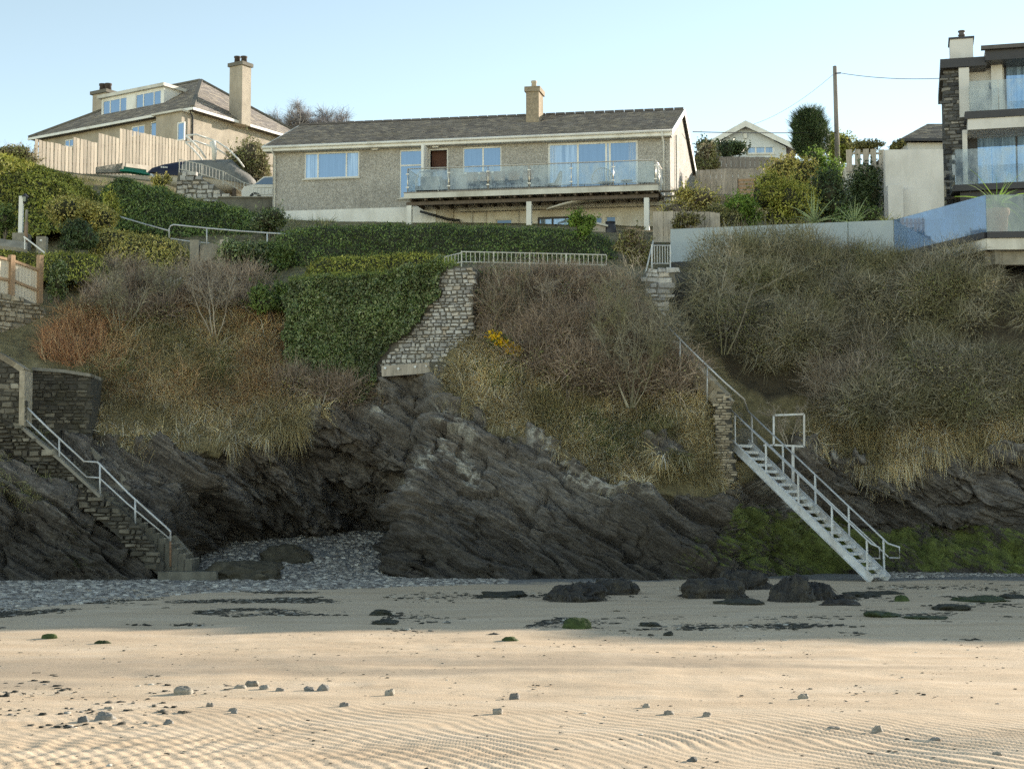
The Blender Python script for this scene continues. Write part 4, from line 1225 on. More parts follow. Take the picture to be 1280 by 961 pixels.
# dormer
dvv = 1.6
dW = rect(H, dvv, 127, 112, 205, 143)
d0, d1 = H.hit(127, 135, dvv)[0], H.hit(205, 120, dvv)[0]
dz0 = H.hit(165, 141.5, dvv)[1]; dz1 = H.hit(166, 116.5, dvv)[1]
g1 = (H.hit(128.5, 135, dvv)[0], H.hit(158, 132, dvv)[0], dz0 + .15, dz1 - .12); g2 = (H.hit(169.5, 128, dvv)[0], H.hit(201, 122, dvv)[0], dz0 + .15, dz1 - .12)
dm = MB().wall(H, d0, d1, dz0 - .2, dz1, dvv, [g1, g2], .1)
for u in (d0, d1):
    dm.add([H.p(u, dvv, dz0 - .2), H.p(u, dvv + 4.5, dz0 - .2), H.p(u, dvv + 4.5, dz1 + .1), H.p(u, dvv, dz1)], [(0, 1, 2, 3)])
dorm = dm.build('dormer', M['white'], hse)
MB().box(H, d0 - .2, d1 + .2, dvv - .25, dvv + 4.5, dz1 + .002, dz1 + .22).build('dormer_roof', M['white_dirty'], dorm)
for g in (g1, g2):
    W_ = g[1] - g[0]
    m = MB(); fw = .09
    m.box(H, g[0], g[1], dvv + .03, dvv + .1, g[2], g[2] + fw).box(H, g[0], g[1], dvv + .03, dvv + .1, g[3] - fw, g[3])
    for f_ in (0, .30, .72, 1):
        u = g[0] + W_ * f_
        m.box(H, u - fw / 2, u + fw / 2, dvv + .031, dvv + .1, g[2] + fw, g[3] - fw)
    m.build('dormer_window', M['white'], dorm)
    for fa, fb in ((0, .3), (.3, .72), (.72, 1)):
        MB().box(H, g[0] + W_ * fa, g[0] + W_ * fb, dvv + .05, dvv + .075, g[2], g[3]).build('dormer_pane', M['pane_blue'], dorm)
# chimneys
cu0, cu1 = H.hit(287.5, 110, 4.0), H.hit(299, 110, 4.0)
cc = at(300, 120, 103.2)
Hl = lambda P: ((P - H.O).dot(H.U), (P - H.O).dot(H.V))
uu, vv = Hl(cc)
chimney(hse, H, uu - .62, uu + .5, vv - .35, vv + .5, zHe - .2, H.hit(300, 80, vv)[1], 'render_buff', [(uu - .28, vv, .2, .5), (uu + .22, vv + .1, .2, .45)], 'pot_dark', .1)
cc = at(132, 125, 113); uu, vv = Hl(cc)
chimney(hse, H, uu - .8, uu + .6, vv - .5, vv + .5, zHe + .5, H.hit(131, 115.5, vv)[1], 'render_buff', [(uu - .3, vv, .26, .6), (uu + .25, vv, .24, .55)], 'pot_dark', .14)

# ------------------------------------------------------------------ small white gabled house behind
G0 = at(878, 200, 108); G0.z = 0
G = Frame(G0, (1, -0.05, 0))
gl, gr = G.hit(878, 185)[0], G.hit(990, 185)[0]
gz = G.hit(985, 184)[1]; gp = G.hit(932, 154)[1]
gm = G.hit(931, 160)[0]
gh = thing('gabled_house', 'small pale house with a white edged gable behind the garden fences', 'house', G.p(gm, 3, gz - 3))
zb = gz - 4
ww = rect(G, 0, 933, 173, 968, 193)
m = MB().wall(G, gl + .5, gr - .4, zb, gz, 0, [ww])
m.add([G.p(gl + .5, 0, gz), G.p(gr - .4, 0, gz), G.p(gm, 0, gp - .2)], [(0, 1, 2)])
for u in (gl + .5, gr - .4):
    m.add([G.p(u, 0, zb), G.p(u, 8, zb), G.p(u, 8, gz), G.p(u, 0, gz)], [(0, 1, 2, 3)])
m.build('wall', M['gable_paint'], gh)
window(gh, G, ww, 0, [ww[0] + (ww[1] - ww[0]) * i / 3 for i in (1, 2)], (), 'white', 'pane_curtain', .12)
rfm = MB()
for s_, ue in ((-1, gl - .4), (1, gr + .4)):
    a, b, c, d = G.p(gm, -.5, gp), G.p(ue, -.5, gz - .15), G.p(ue, 9, gz - .15), G.p(gm, 9, gp)
    dn = Vector((0, 0, -.15))
    rfm.hexa([a + dn, b + dn, c + dn, d + dn, a, b, c, d])
grf = rfm.build('roof', M['slate_dark'], gh)
m = MB()
for ue in (gl - .42, gr + .42):
    p0, p1 = G.p(gm, -.56, gp + .04), G.p(ue, -.56, gz - .1)
    m.prism([p0, p1, p1 + Vector((0, 0, -.36)), p0 + Vector((0, 0, -.42))], G.V * -.05)
m.build('barge_board', M['white'], gh)
MB().box(G, gm - .12, gm + .12, -.2, -.02, gp - 1.1, gp - .75).build('gable_light', M['white'], gh)

# ------------------------------------------------------------------ modern house on the right
Q0 = at(1181, 200, 73.0); Q0.z = 0
Q = Frame(Q0, (1, -0.25, 0))
uq = lambda px, py, v=0: Q.hit(px, py, v)[0]
zq = lambda px, py, v=0: Q.hit(px, py, v)[1]
mod = thing('modern_house', 'modern pale rendered house with slate stone pier and stacked glass balconies', 'house', Q.p(4, 3, 16))
zb0 = 12.0
uS1 = uq(1205, 150)
zf = zq(1190, 87)
MB().box(Q, .05, uS1 - .03, .06, 6.4, zb0, zf).build('pier_core', M['mortar_dark'], mod)
pier = bpy.data.objects[[o for o in mod.children][-1].name]
stones_in(pier, Q, [(0, zb0 + 2.2), (uS1, zb0 + 2.2), (uS1, zf), (0, zf)], 0.06, .10, .2, .22, .55, 'stone_slate', 5, True, .05, .02, 'stone', .07)
# rendered walls behind the upper balcony
uw0 = uq(1199, 120); uE = uq(1300, 120) + 6
zU0 = zq(1240, 143, -.5); zU1 = zq(1240, 152, -.5)      # upper slab
zup = zq(1225, 88)
win_u = (uq(1255.5, 110, .8), uE - .5, zU0 + .06, zq(1260, 79, .8))
MB().wall(Q, uS1, uE, zU0, zup + .8, .8, [win_u], .1).build('upper_wall', M['render_white'], mod)
MB().box(Q, uq(1199, 120, -.1), uq(1212, 120, -.1), -.25, .79, zU0, zf - .02).build('fin_wall', M['render_white'], mod)
MB().box(Q, uq(1239, 100, .4), uq(1253, 100, .4), .3, .79, zU0, zup + .75).build('fin_wall', M['render_white'], mod)
window(mod, Q, win_u, .8, [win_u[0] + 1.35 * i for i in range(1, 5)], (), 'dark_trim', 'pane_sky', .1, False)
zr0 = zq(1205, 88); zr1 = zq(1205, 76)
MB().box(Q, -.12, uq(1233, 70, -.2), -.35, 6.5, zf + .003, zf + .42).build('roof_fascia', M['dark_trim'], mod)
zt0, zt1 = zq(1260, 74, -.6), zq(1260, 59, -.6)
MB().box(Q, uq(1231.5, 70, -.6), uE, -.6, 6.5, zt0, zt1).build('upper_roof_fascia', M['dark_trim'], mod)
MB().box(Q, uq(1226, 60, -.6), uE + .2, -.85, -.605, zt1 - .1, zt1 + .08).build('roof_edge', M['lead'], mod)
c0, c1 = uq(1187.5, 60, .6), uq(1216.5, 60, .6)
ch = MB().box(Q, c0, c1, .6, 1.9, zf + .4, zq(1200, 49, .6)).build('chimney', M['render_white'], mod)
MB().box(Q, c0 - .06, c1 + .06, .54, 1.96, zq(1200, 49, .6) + .002, zq(1200, 49, .6) + .09).build('chimney_cap', M['dark_trim'], ch)
MB().lathe(Q.p(uq(1202, 45, 1.2), 1.2, zq(1200, 49, .6) + .09), [(.15, 0), (.14, .22), (.17, .23), (.17, .27), (.13, .28), (.13, .4), (.17, .41), (.17, .46), (.02, .47)], 12).build('chimney_pot', M['lead'], ch, True)
# slab between the floors
us0 = uq(1206, 147, -1.2)
MB().box(Q, us0, uE, -1.3, .8, zU1 + .0, zU0).build('balcony_slab', M['dark_trim'], mod)
MB().box(Q, us0 + .12, uE, -1.22, .75, zq(1240, 161, -1.2), zU1 - .003).build('balcony_soffit', M['render_white'], mod)
gz1 = zq(1245, 100, -1.2)
ug = [uq(1212, 120, -1.2), uq(1248, 120, -1.2), uE]
for a, b in zip(ug[:-1], ug[1:]):
    MB().box(Q, a + .02, b - .02, -1.22, -1.20, zU0 + .002, gz1).build('glass_panel', M['glass_rail'], mod)
MB().box(Q, ug[0] - .001, ug[0] + .018, -1.18, .5, zU0 + .002, gz1).build('glass_panel', M['glass_rail'], mod)
MB().box(Q, uq(1236, 108, .75), uq(1238.5, 108, .75), .6, .78, zq(1236, 111, .75), zq(1236, 104, .75)).build('wall_light', M['dark_trim'], mod)
# ground floor
zL0 = zq(1230, 230, -1.2); zL1 = zq(1230, 238, -1.2)
zwt = zq(1240, 163, .6)
win_l = (uq(1220, 195, .6), uE - .5, zL0 + .05, zwt)
MB().wall(Q, uS1, uE, zL0 - .5, zU1 - .2, .6, [win_l], .1).build('lower_wall', M['dark_trim'], mod)
MB().box(Q, uq(1203.5, 200, -.2), uq(1209.5, 200, -.2), -.4, .58, zL0, zU1 - .3).build('fin_wall', M['render_white'], mod)
window(mod, Q, win_l, .6, [uq(1271, 195, .6) + k * 1.9 for k in range(4)], (), 'dark_trim', 'pane_sky', .08, False)
ul0 = uq(1191.5, 233, -1.2)
MB().box(Q, ul0, uE, -1.3, .6, zL1, zL0).build('lower_slab', M['dark_trim'], mod)
MB().box(Q, ul0 + .3, uE, -1.0, .5, zL1 - 2.2, zL1 - .002).build('base_wall', M['dark_trim'], mod)
lg1 = zq(1240, 185, -1.2)
for a, b in ((uq(1194, 205, -1.2), uq(1240, 205, -1.2)), (uq(1240, 205, -1.2), uE)):
    MB().box(Q, a + .02, b - .02, -1.22, -1.20, zL0 + .002, lg1).build('glass_panel', M['glass_rail'], mod)
ga, gb = Q.p(uq(1194, 205, -1.2), -1.21, zL0), Q.p(-.1, 1.6, zL0 - .6)
m = MB().prism([ga, gb, gb + Vector((0, 0, lg1 - zL0)), ga + Vector((0, 0, lg1 - zL0))], Vector((.015, .01, 0))); m.build('glass_panel', M['glass_frost'], mod)

# rendered outbuilding and slate roofed house behind it
E0 = at(1107, 230, 70.5); E0.z = 0
E = Frame(E0, (1, -.03, 0))
eu = E.hit(1180, 200)[0]; ez = E.hit(1140, 187)[1]
eb = E.hit(1140, 272)[1] - 1
ob = thing('garden_wall', 'tall pale rendered wall beside the slate stone pier', 'wall', E.p(eu / 2, .2, eb))
MB().box(E, 0, eu - .03, 0, .4, eb, ez).build('wall_face', M['render_white'], ob)
MB().box(E, 0, E.hit(1129, 250, -.5)[0], -.5, -.003, eb, E.hit(1120, 232, -.4)[1]).build('wall_step', M['render_white'], ob)
S0 = at(1128, 180, 95); S0.z = 0
S = Frame(S0, (1, 0, 0))
r = thing('slate_roofed_house', 'grey slate roof of a low house behind the pale rendered wall', 'house', S.p(3, 3, 20))
sz = S.hit(1150, 175)[1]
su = S.hit(1183, 160)[0]
MB().box(S, .4, su + 3, .3, 8, sz - 4, sz - .1).build('wall', M['render_white'], r)
pz = S.hit(1179, 155, 4)[1]
q = [S.p(-.2, -.2, sz), S.p(su + 4, -.2, sz), S.p(su + 4, 8.4, sz), S.p(-.2, 8.4, sz), S.p(2.6, 4, pz), S.p(su + 1.5, 4, pz)]
m = MB().add(q, [(0, 1, 5, 4), (1, 2, 5), (2, 3, 4, 5), (3, 0, 4), (3, 2, 1, 0)]); rr_ = m.build('roof', M['slate_dark'], r)
slates(rr_, q[0], q[1], q[5], q[4], .3, .45, 12)
MB().box(S, -.25, su + 4, -.3, -.21, sz - .12, sz + .03).build('gutter', M['dark_trim'], r)

# ------------------------------------------------------------------ glass fronted terrace below the modern house
tz0 = at(1118, 318, 60.0).z
Pa, Pb, Pc, Pd = at(838, 330, 62.0), at(1118, 318, 60.0), at(1233, 288, 55.2), at(1330, 288, 55.0)
for p in (Pa, Pb, Pc, Pd): p.z = tz0
gh_ = at(1118, 275, 60.0).z - tz0
ter = thing('terrace', 'raised terrace edged with hazy and blue reflecting glass panels above the scrub', 'terrace', (Pb + Pc) / 2)
back = [Pd + Vector((6, 16, 0)), Pa + Vector((1, 8, 0))]
fl = [Pa, Pb, Pc, Pd, Pd + Vector((10, 15, 0)), Pa + Vector((14, 8, 0)), Pa + Vector((.5, 2.2, 0))]
MB().prism([p + Vector((0, .1, -.02)) for p in fl], Vector((0, 0, -.3))).build('terrace_floor', M['concrete'], ter)
def edge(a, b, z0, z1, th, out=.0):
    d = (b - a).normalized(); n = Vector((d.y, -d.x, 0))
    a2, b2 = a + n * out, b + n * out
    return [Vector((p.x, p.y, z)) for p, z in ((a2, z0), (b2, z0), (b2, z1), (a2, z1))], n * -th
for a, b in ((Pa, Pb), (Pb, Pc), (Pc, Pd)):
    pl, ex = edge(a, b, tz0 - .22, tz0, .3, .12)
    MB().prism(pl, ex).build('edge_trim', M['dark_trim'], ter)
    pl, ex = edge(a, b, tz0 - .62, tz0 - .225, .3, .04)
    MB().prism(pl, ex).build('under_edge', M['white_dirty'], ter)
    pl, ex = edge(a, b, tz0 - 1.1, tz0 - .63, .3, -.35)
    MB().prism(pl, ex).build('support_wall', M['concrete'], ter)
def glass_run(a, b, n, mat, z0=.01, z1=None):
    for i in range(n):
        p, q_ = a.lerp(b, i / n), a.lerp(b, (i + 1) / n)
        d = (q_ - p).normalized() * .012
        pl, ex = edge(p + d, q_ - d, tz0 + z0, tz0 + (z1 or gh_), .02)
        MB().prism(pl, ex).build('glass_panel', M[mat], ter)
glass_run(Pa, Pb, 5, 'glass_frost'); glass_run(Pb, Pc, 3, 'glass_blue'); glass_run(Pc, Pd, 2, 'glass_clear')
# ------------------------------------------------------------------ fences, walls, stairs and railings
def line_pt(a, b, px, py=250.0):
    """Point over the ground line a-b (vertical plane) that shows at photo column px."""
    fr = Frame((a.x, a.y, 0), (b.x - a.x, b.y - a.y, 0))
    u, z = fr.hit(px, py)
    return fr, u, z

BOARD = {}
def board_fence(name, label, a, b, tops, bots, w, gap, mat, postmat=None, group=None, posts=(), thick=.03, rails=(0.2, 0.8), alt=0.0):
    """Upright boards, each a part, along the line a-b; tops and bottoms follow lines given in photo pixels."""
    fr = Frame((a.x, a.y, 0), (b.x - a.x, b.y - a.y, 0))
    L = ((b - a).to_2d()).length
    r = thing(name, label, 'fence', fr.p(L / 2, 0, fr.hit(bots[len(bots) // 2][0], bots[len(bots) // 2][1])[1]), group)
    tu = [(fr.hit(x, y)) for x, y in tops]; bu = [(fr.hit(x, y)) for x, y in bots]
    T_ = lambda u: float(np.interp(u, [q[0] for q in tu], [q[1] for q in tu]))
    B_ = lambda u: float(np.interp(u, [q[0] for q in bu], [q[1] for q in bu]))
    me = MB().box(WORLD, 0, 1, 0, 1, 0, 1).mesh('board'); me.materials.append(M[mat])
    rz = math.atan2(fr.U.y, fr.U.x)
    rg = random.Random(int(a.x * 77) & 0xffff)
    u = 0.0; i = 0
    root_inv = ROOT[r.name].inverted()
    while u + w <= L + .01:
        z0, z1 = B_(u + w / 2) - .1, T_(u + w / 2) + rg.uniform(-.03, .02)
        o = bpy.data.objects.new('board', me)
        COL.objects.link(o)
        o.parent = r
        o.location = root_inv @ fr.p(u, -thick - (alt if i % 2 else 0), z0)
        o.rotation_euler = (0, rg.uniform(-.008, .008), rz)
        o.scale = (w, thick, max(.1, z1 - z0))
        u += w + gap * rg.uniform(.7, 1.3); i += 1
    m = MB()
    for f_ in rails:
        n = 8
        for k in range(n):
            ua, ub = L * k / n, L * (k + 1) / n
            za, zb_ = B_(ua) + (T_(ua) - B_(ua)) * f_, B_(ub) + (T_(ub) - B_(ub)) * f_
            MB_ = m.bar(fr.p(ua, .035, za), fr.p(ub, .035, zb_), .05, .09)
        rail = m.build('rail', M[postmat or mat], r); m = MB()
    for px in posts:
        u = fr.hit(px, 200)[0]
        MB().box(fr, u - .05, u + .05, -.06, .06, B_(u) - .4, T_(u) + .08).build('post', M[postmat or mat], r)
    return r

# stepped timber fence up the hill
fa = at(43, 200, 80); th_ = math.radians(57)
fd = Vector((math.cos(th_), math.sin(th_), 0)); fb = fa + fd * 13.2
board_fence('timber_fence', 'new pale timber fence stepping up in front of the dormered house', fa, fb,
    [(42, 174), (92.6, 184.5), (93, 172), (121.7, 179), (122, 166.5), (149.7, 173.5), (150, 161), (265, 184)],
    [(42, 206), (100, 215), (150, 216), (265, 222)], .19, .055, 'board', rails=(.25, .75))
# concrete edging below it
ca, cb = at(152, 208, 79), at(186, 208, 84)
r = thing('concrete_edging', 'low grey concrete edging below the stepped timber fence', 'kerb', ca.lerp(cb, .5))
d_ = (cb - ca); d_.z = 0
pl = [at(120, 209, 77.5), at(153, 204, 79), at(186, 207, 83.5), at(186, 216, 83.5), at(153, 216, 79), at(120, 216, 77.5)]
MB().prism(pl[0:2] + pl[4:6], Vector((-.1, .3, 0))).build('edging_block', M['concrete'], r)
MB().prism(pl[1:5], Vector((-.2, .3, 0))).build('edging_block', M['concrete'], r)

# ------------------------------------------------------------------ boat under covers
bo = at(256, 232, 81)
bfr = Frame((bo.x, bo.y, 0), (1, 0.22, 0))
bx = lambda px, py: bfr.hit(px, py)
r = thing('covered_boat', 'motor boat under a navy bow cover and a grey tarpaulin, bare white frame above', 'boat', bo)
def loft(secs, mat, name, parent, smooth=True):
    m = MB(); n = len(secs[0])
    for s_ in secs: m.v.extend(s_)
    for i in range(len(secs) - 1):
        for k in range(n - 1):
            m.f.append((i * n + k, i * n + k + 1, (i + 1) * n + k + 1, (i + 1) * n + k))
    m.f.append(tuple(range(n))[::-1]); m.f.append(tuple((len(secs) - 1) * n + k for k in range(n)))
    return m.build(name, mat, parent, smooth)
def boat_secs(pts, wid, fold=0.0, seed=0):
    out = []; rg = random.Random(seed)
    for i, (px, pt, pb) in enumerate(pts):
        u, zt = bx(px, pt); zb_ = bx(px, pb)[1]
        w_ = wid[i]
        prof = [(-1, 0), (-.98, .35), (-.75, .72), (-.35, .95), (0, 1.0), (.35, .95), (.75, .72), (.98, .35), (1, 0)]
        out.append([bfr.p(u, w_ * p, zb_ + (zt - zb_) * q * (1 + rg.uniform(-fold, fold))) for p, q in prof])
    return out
loft([[bfr.p(u, w_ * p, z_) for p, z_ in ((-1, zt), (-.8, (zt + zb_) / 2), (0, zb_), (.8, (zt + zb_) / 2), (1, zt))] for (u, zt, zb_, w_) in
      [(bx(190, 217)[0], bx(190, 217)[1], bx(190, 221)[1], .1), (bx(210, 220)[0], bx(210, 220)[1], bx(212, 232)[1], .7), (bx(240, 223)[0], bx(240, 223)[1], bx(240, 240)[1], 1.0), (bx(280, 229)[0], bx(280, 228)[1], bx(280, 243)[1], 1.05), (bx(315, 237)[0], bx(315, 234)[1], bx(313, 244)[1], .95)]], M['white'], 'hull', r)
navy = m_plain('navy_cover', (0.018, 0.022, 0.045), .2, 4, .6)
tarp = m_plain('grey_tarpaulin', (0.20, 0.20, 0.185), .25, 2.5, .7, .03, 6)
nc = loft(boat_secs([(183, 217, 219), (190, 211, 218), (205, 206, 222), (220, 204, 224), (238, 202, 224)], [.15, .55, .8, .95, 1.02], .04, 3), navy, 'bow_cover', r)
loft(boat_secs([(226, 204, 226), (236, 200.5, 226), (256, 201, 227), (275, 200, 230), (289, 201, 232), (300, 210, 234), (312, 219, 237), (319, 226, 238)], [1.03, 1.05, 1.1, 1.12, 1.1, 1.08, 1.0, .8], .05, 4), tarp, 'tarpaulin', r)
# small white lettering strip on the navy cover (illegible in the photograph)
ut, zt = bx(201, 213.5)
for k in range(4):
    MB().box(bfr, ut + k * .09, ut + .06 + k * .09, -.93, -.90, zt - .05, zt + .03).build('cover_mark', M['white'], nc)
for pts in ([(232, 174), (240, 181), (250, 192), (257, 202)], [(258, 177), (270, 181), (284, 190), (296, 202), (304, 213)], [(232, 174), (245, 172.5), (258, 177)]):
    for v_ in (-.75, .75):
        MB().tube([bfr.p(*(lambda q: (q[0], v_, q[1]))(bx(*p_))) for p_ in pts], .045, 6).build('frame_tube', M['white'], r, True)
u1, z1_ = bx(265, 182); u2, z2_ = bx(267, 205)
MB().tube([bfr.p(u1, -.8, z1_), bfr.p(u1 + .1, -.84, (z1_ + z2_) / 2 + .1), bfr.p(u2, -.8, z2_)], .17, 8, .10).build('rolled_cloth', M['white'], r, True)
MB().lathe(bfr.p(bx(189, 222)[0], -.7, bx(189, 222)[1] - .1), [(.02, -.15), (.14, -.08), (.14, .1), (.02, .16)], 8).build('fender', M['white'], r, True)
m = MB()
for px in (262, 292):
    u, z_ = bx(px, 241); m = MB().box(bfr, u - .1, u + .1, -.8, .8, z_ - .6, z_ + .05).build('trailer_support', M['joist'], r)
# green kayak lying in the grass
k0, k1 = at(150, 214.5, 78.5), at(187, 219.5, 79.5)
r = thing('kayak', 'green upturned kayak lying in the hedge beside the covered boat', 'kayak', k0.lerp(k1, .5))
secs = []
for i in range(9):
    s_ = i / 8; c_ = k0.lerp(k1, s_); w_ = .34 * math.sin(math.pi * (.08 + .84 * s_)) ; h_ = .22 * math.sin(math.pi * (.1 + .8 * s_)) ** .6
    secs.append([c_ + Vector((0, w_ * math.cos(a), h_ * math.sin(a))) for a in [math.pi * j / 6 for j in range(7)]])
loft(secs, m_plain('green_plastic', (0.02, 0.17, 0.10), .15, 3, .45), 'hull', r)
MB().bar(k0.lerp(k1, .12) + Vector((0, 0, .12)), k0.lerp(k1, .88) + Vector((0, 0, .12)), .05, .3).build('keel', m_plain('green_plastic_dark', (0.015, 0.12, 0.07), .15, 3, .45), r)

def railing(name, label, pts, zh, bal, mat, r_rail=.02, r_bal=.01, posts=None, group=None, low=.1, cat='railing'):
    """A run of upright balusters between two rails along ground points."""
    r = thing(name, label, cat, pts[len(pts) // 2], group)
    up = Vector((0, 0, 1))
    for h_ in (zh, low):
        MB().tube([p + up * h_ for p in pts], r_rail, 6).build('rail', M[mat], r)
    for p in (posts or []):
        MB().tube([p - up * .1, p + up * (zh + .03)], r_rail * 1.25, 6).build('post', M[mat], r)
    if bal:
        tot = sum((b - a).length for a, b in zip(pts[:-1], pts[1:])); n = int(tot / bal)
        me = MB().tube([Vector((0, 0, 0)), Vector((0, 0, 1))], r_bal, 5).mesh('baluster'); me.materials.append(M[mat])
        inv = ROOT[r.name].inverted()
        for i in range(n + 1):
            d = tot * i / n
            for a, b in zip(pts[:-1], pts[1:]):
                l = (b - a).length
                if d <= l + 1e-6: break
                d -= l
            q = a.lerp(b, min(1, d / l))
            o = bpy.data.objects.new('baluster', me); COL.objects.link(o); o.parent = r
            o.location = inv @ (q + up * low); o.scale = (1, 1, zh - low)
    return r

rp = [at(224, 214, 78.5), at(252, 220, 78.5), at(279, 229, 78.5), at(305, 243, 78.5), at(321, 248, 78.5)]
railing('metal_railing', 'dark metal railing on the stone bank in front of the covered boat', rp, .58, .17, 'rail_pale', .018, .008, rp[:4])
rp = [at(317, 246, 77), at(340, 246, 77)]
railing('metal_railing', 'short pale railing between the covered boat and the bungalow', rp, .45, .15, 'rail_pale', .02, .012)
# stone bank and wall under it
rbank = thing('stone_bank', 'rough grey stone bank under the railing by the covered boat', 'wall', at(250, 232, 77.5))
bf = Frame((at(220, 230, 77.5).x, 77.5, 0), (1, 0, 0))
hp = lambda px, py: bf.hit(px, py)
poly = [hp(222, 215), hp(240, 217), hp(262, 228), hp(280, 240), hp(290, 252), hp(218, 250)]
MB().prism([bf.p(u, .12, z) for u, z in poly], Vector((0, 1, 0))).build('core', M['mortar'], rbank)
stones_in(rbank, bf, poly, .1, .14, .28, .2, .5, 'stone', 31, False, .1, .02, relief=.12)
r = thing('retaining_wall', 'dark rendered retaining wall between the bank and the bungalow', 'wall', at(308, 255, 76))
MB().prism([at(272, 247, 76), at(341, 247, 76), at(341, 275, 76), at(272, 275, 76)], Vector((0, .4, 0))).build('wall_face', M['concrete_dark'], r)
MB().prism([at(272, 245.5, 75.9), at(341, 245.5, 75.9), at(341, 247, 75.9), at(272, 247, 75.9)], Vector((0, .6, 0))).build('coping', M['concrete'], r)
# white car tucked behind
cA = at(331, 240, 79.0)
r = thing('parked_car', 'white parked car half hidden behind the bungalow corner', 'car', Vector((cA.x + 1.3, cA.y, cA.z - .6)))
cf = Frame(cA, (1, 0, 0))
prof = [(-1.0, -.55), (-1.05, -.1), (-.9, .12), (-.45, .22), (.05, .62), (1.3, .66), (2.1, .3), (2.9, .2), (3.0, -.55)]
MB().prism([cf.p(u, -.75, z) for u, z in prof], cf.V * 1.5).build('body', M['white'], r)
MB().prism([cf.p(u, -.765, z) for u, z in ((-.38, .22), (.08, .56), (.62, .58), (.62, .22))], cf.V * .02).build('side_window', M['pane_dark'], r)
MB().prism([cf.p(u, -.765, z) for u, z in ((.70, .22), (.70, .58), (1.25, .58), (1.85, .24))], cf.V * .02).build('side_window', M['pane_dark'], r)
for u in (-.35, 2.2):
    w_ = MB().tube([cf.p(u, -.80, -.5), cf.p(u, -.6, -.5)], .32, 14).build('wheel', M['black'], r)
    MB().tube([cf.p(u, -.815, -.5), cf.p(u, -.79, -.5)], .18, 10).build('rim', M['steel'], w_)

# ------------------------------------------------------------------ lamp, bollard and panel fence at the left edge
Yl = 60.0
lp0 = at(25, 292, Yl)
r = thing('lamp_post', 'white square lamp post with a small lantern by the hedge', 'lamp post', lp0)
top = at(25, 245, Yl)
wf = Frame((lp0.x, Yl, 0), (1, 0, 0))
MB().box(wf, -.075, .075, 0, .15, lp0.z - .2, top.z).build('post', M['white'], r)
lq = at(30.5, 249, Yl) - lp0
lf = Frame((lp0.x + lq.x, Yl + .02, 0), (1, 0, 0)); lz = at(30.5, 252, Yl).z
ln = MB().lathe(lf.p(0, .05, lz), [(.05, -.06), (.09, 0), (.12, .18), (.04, .26), (.02, .32)], 6).build('lantern', M['pane_dark'], r)
MB().lathe(lf.p(0, .05, lz + .18), [(.15, 0), (.13, .04), (.03, .14)], 6).build('lantern_cap', M['dark_trim'], ln)
MB().bar(wf.p(.05, .05, lz + .02), lf.p(0, .05, lz + .02), .03).build('bracket', M['dark_trim'], r)
pp = [at(14, 303, 59.5), at(32, 303, 59.5)]
r = thing('stone_plinth', 'squat grey stone plinth at the foot of the white lamp post', 'plinth', pp[0].lerp(pp[1], .5))
MB().box(Frame((pp[0].x, 59.6, 0), (1, 0, 0)), 0, (pp[1] - pp[0]).x, 0, .6, pp[0].z - .4, at(20, 291, 59.6).z).build('block', M['concrete'], r)
q = at(32.5, 297, 59.2)
r = thing('bollard', 'brown bollard with a pale top beside the white lamp post', 'bollard', q)
zt_ = at(32.5, 262, 59.2).z; zm = at(32.5, 278, 59.2).z
MB().lathe(Vector((q.x, q.y, q.z - .2)), [(.07, 0), (.07, zm - q.z + .2)], 10).build('base', M['pot'], r, True)
MB().lathe(Vector((q.x, q.y, zm)), [(.055, .002), (.055, zt_ - zm - .04), (.03, zt_ - zm)], 10).build('top', M['concrete'], r, True)
r = thing('roof_sheet', 'low grey felt roof at the left edge below the lamp', 'roof', at(5, 306, 58.5))
MB().prism([at(-60, 290, 58.5), at(34, 303, 58.5), at(34, 311, 58.2), at(-60, 301, 58.2)], Vector((0, .05, -.12))).build('sheet', M['concrete'], r)
r = thing('handrail', 'short white handrail sloping down beside the bollard', 'handrail', at(44, 306, 58))
MB().tube([at(30, 296, 58), at(57, 317, 57.6)], .03, 6).build('rail', M['white'], r)
MB().tube([at(31, 297, 58), at(31, 312, 58)], .025, 6).build('post', M['white'], r)
q = at(52, 312, 58.6)
r = thing('garden_stone', 'grey upright stone with a white reflector near the handrail', 'stone', q)
MB().box(Frame((q.x, q.y, 0), (1, 0, 0)), -.18, .18, -.1, .2, q.z - .3, at(52, 296, 58.6).z).build('slab', M['concrete'], r)
MB().box(Frame((q.x, q.y, 0), (1, 0, 0)), -.04, .04, -.115, -.101, at(52, 302, 58.6).z, at(52, 300, 58.6).z).build('reflector', M['white'], r)

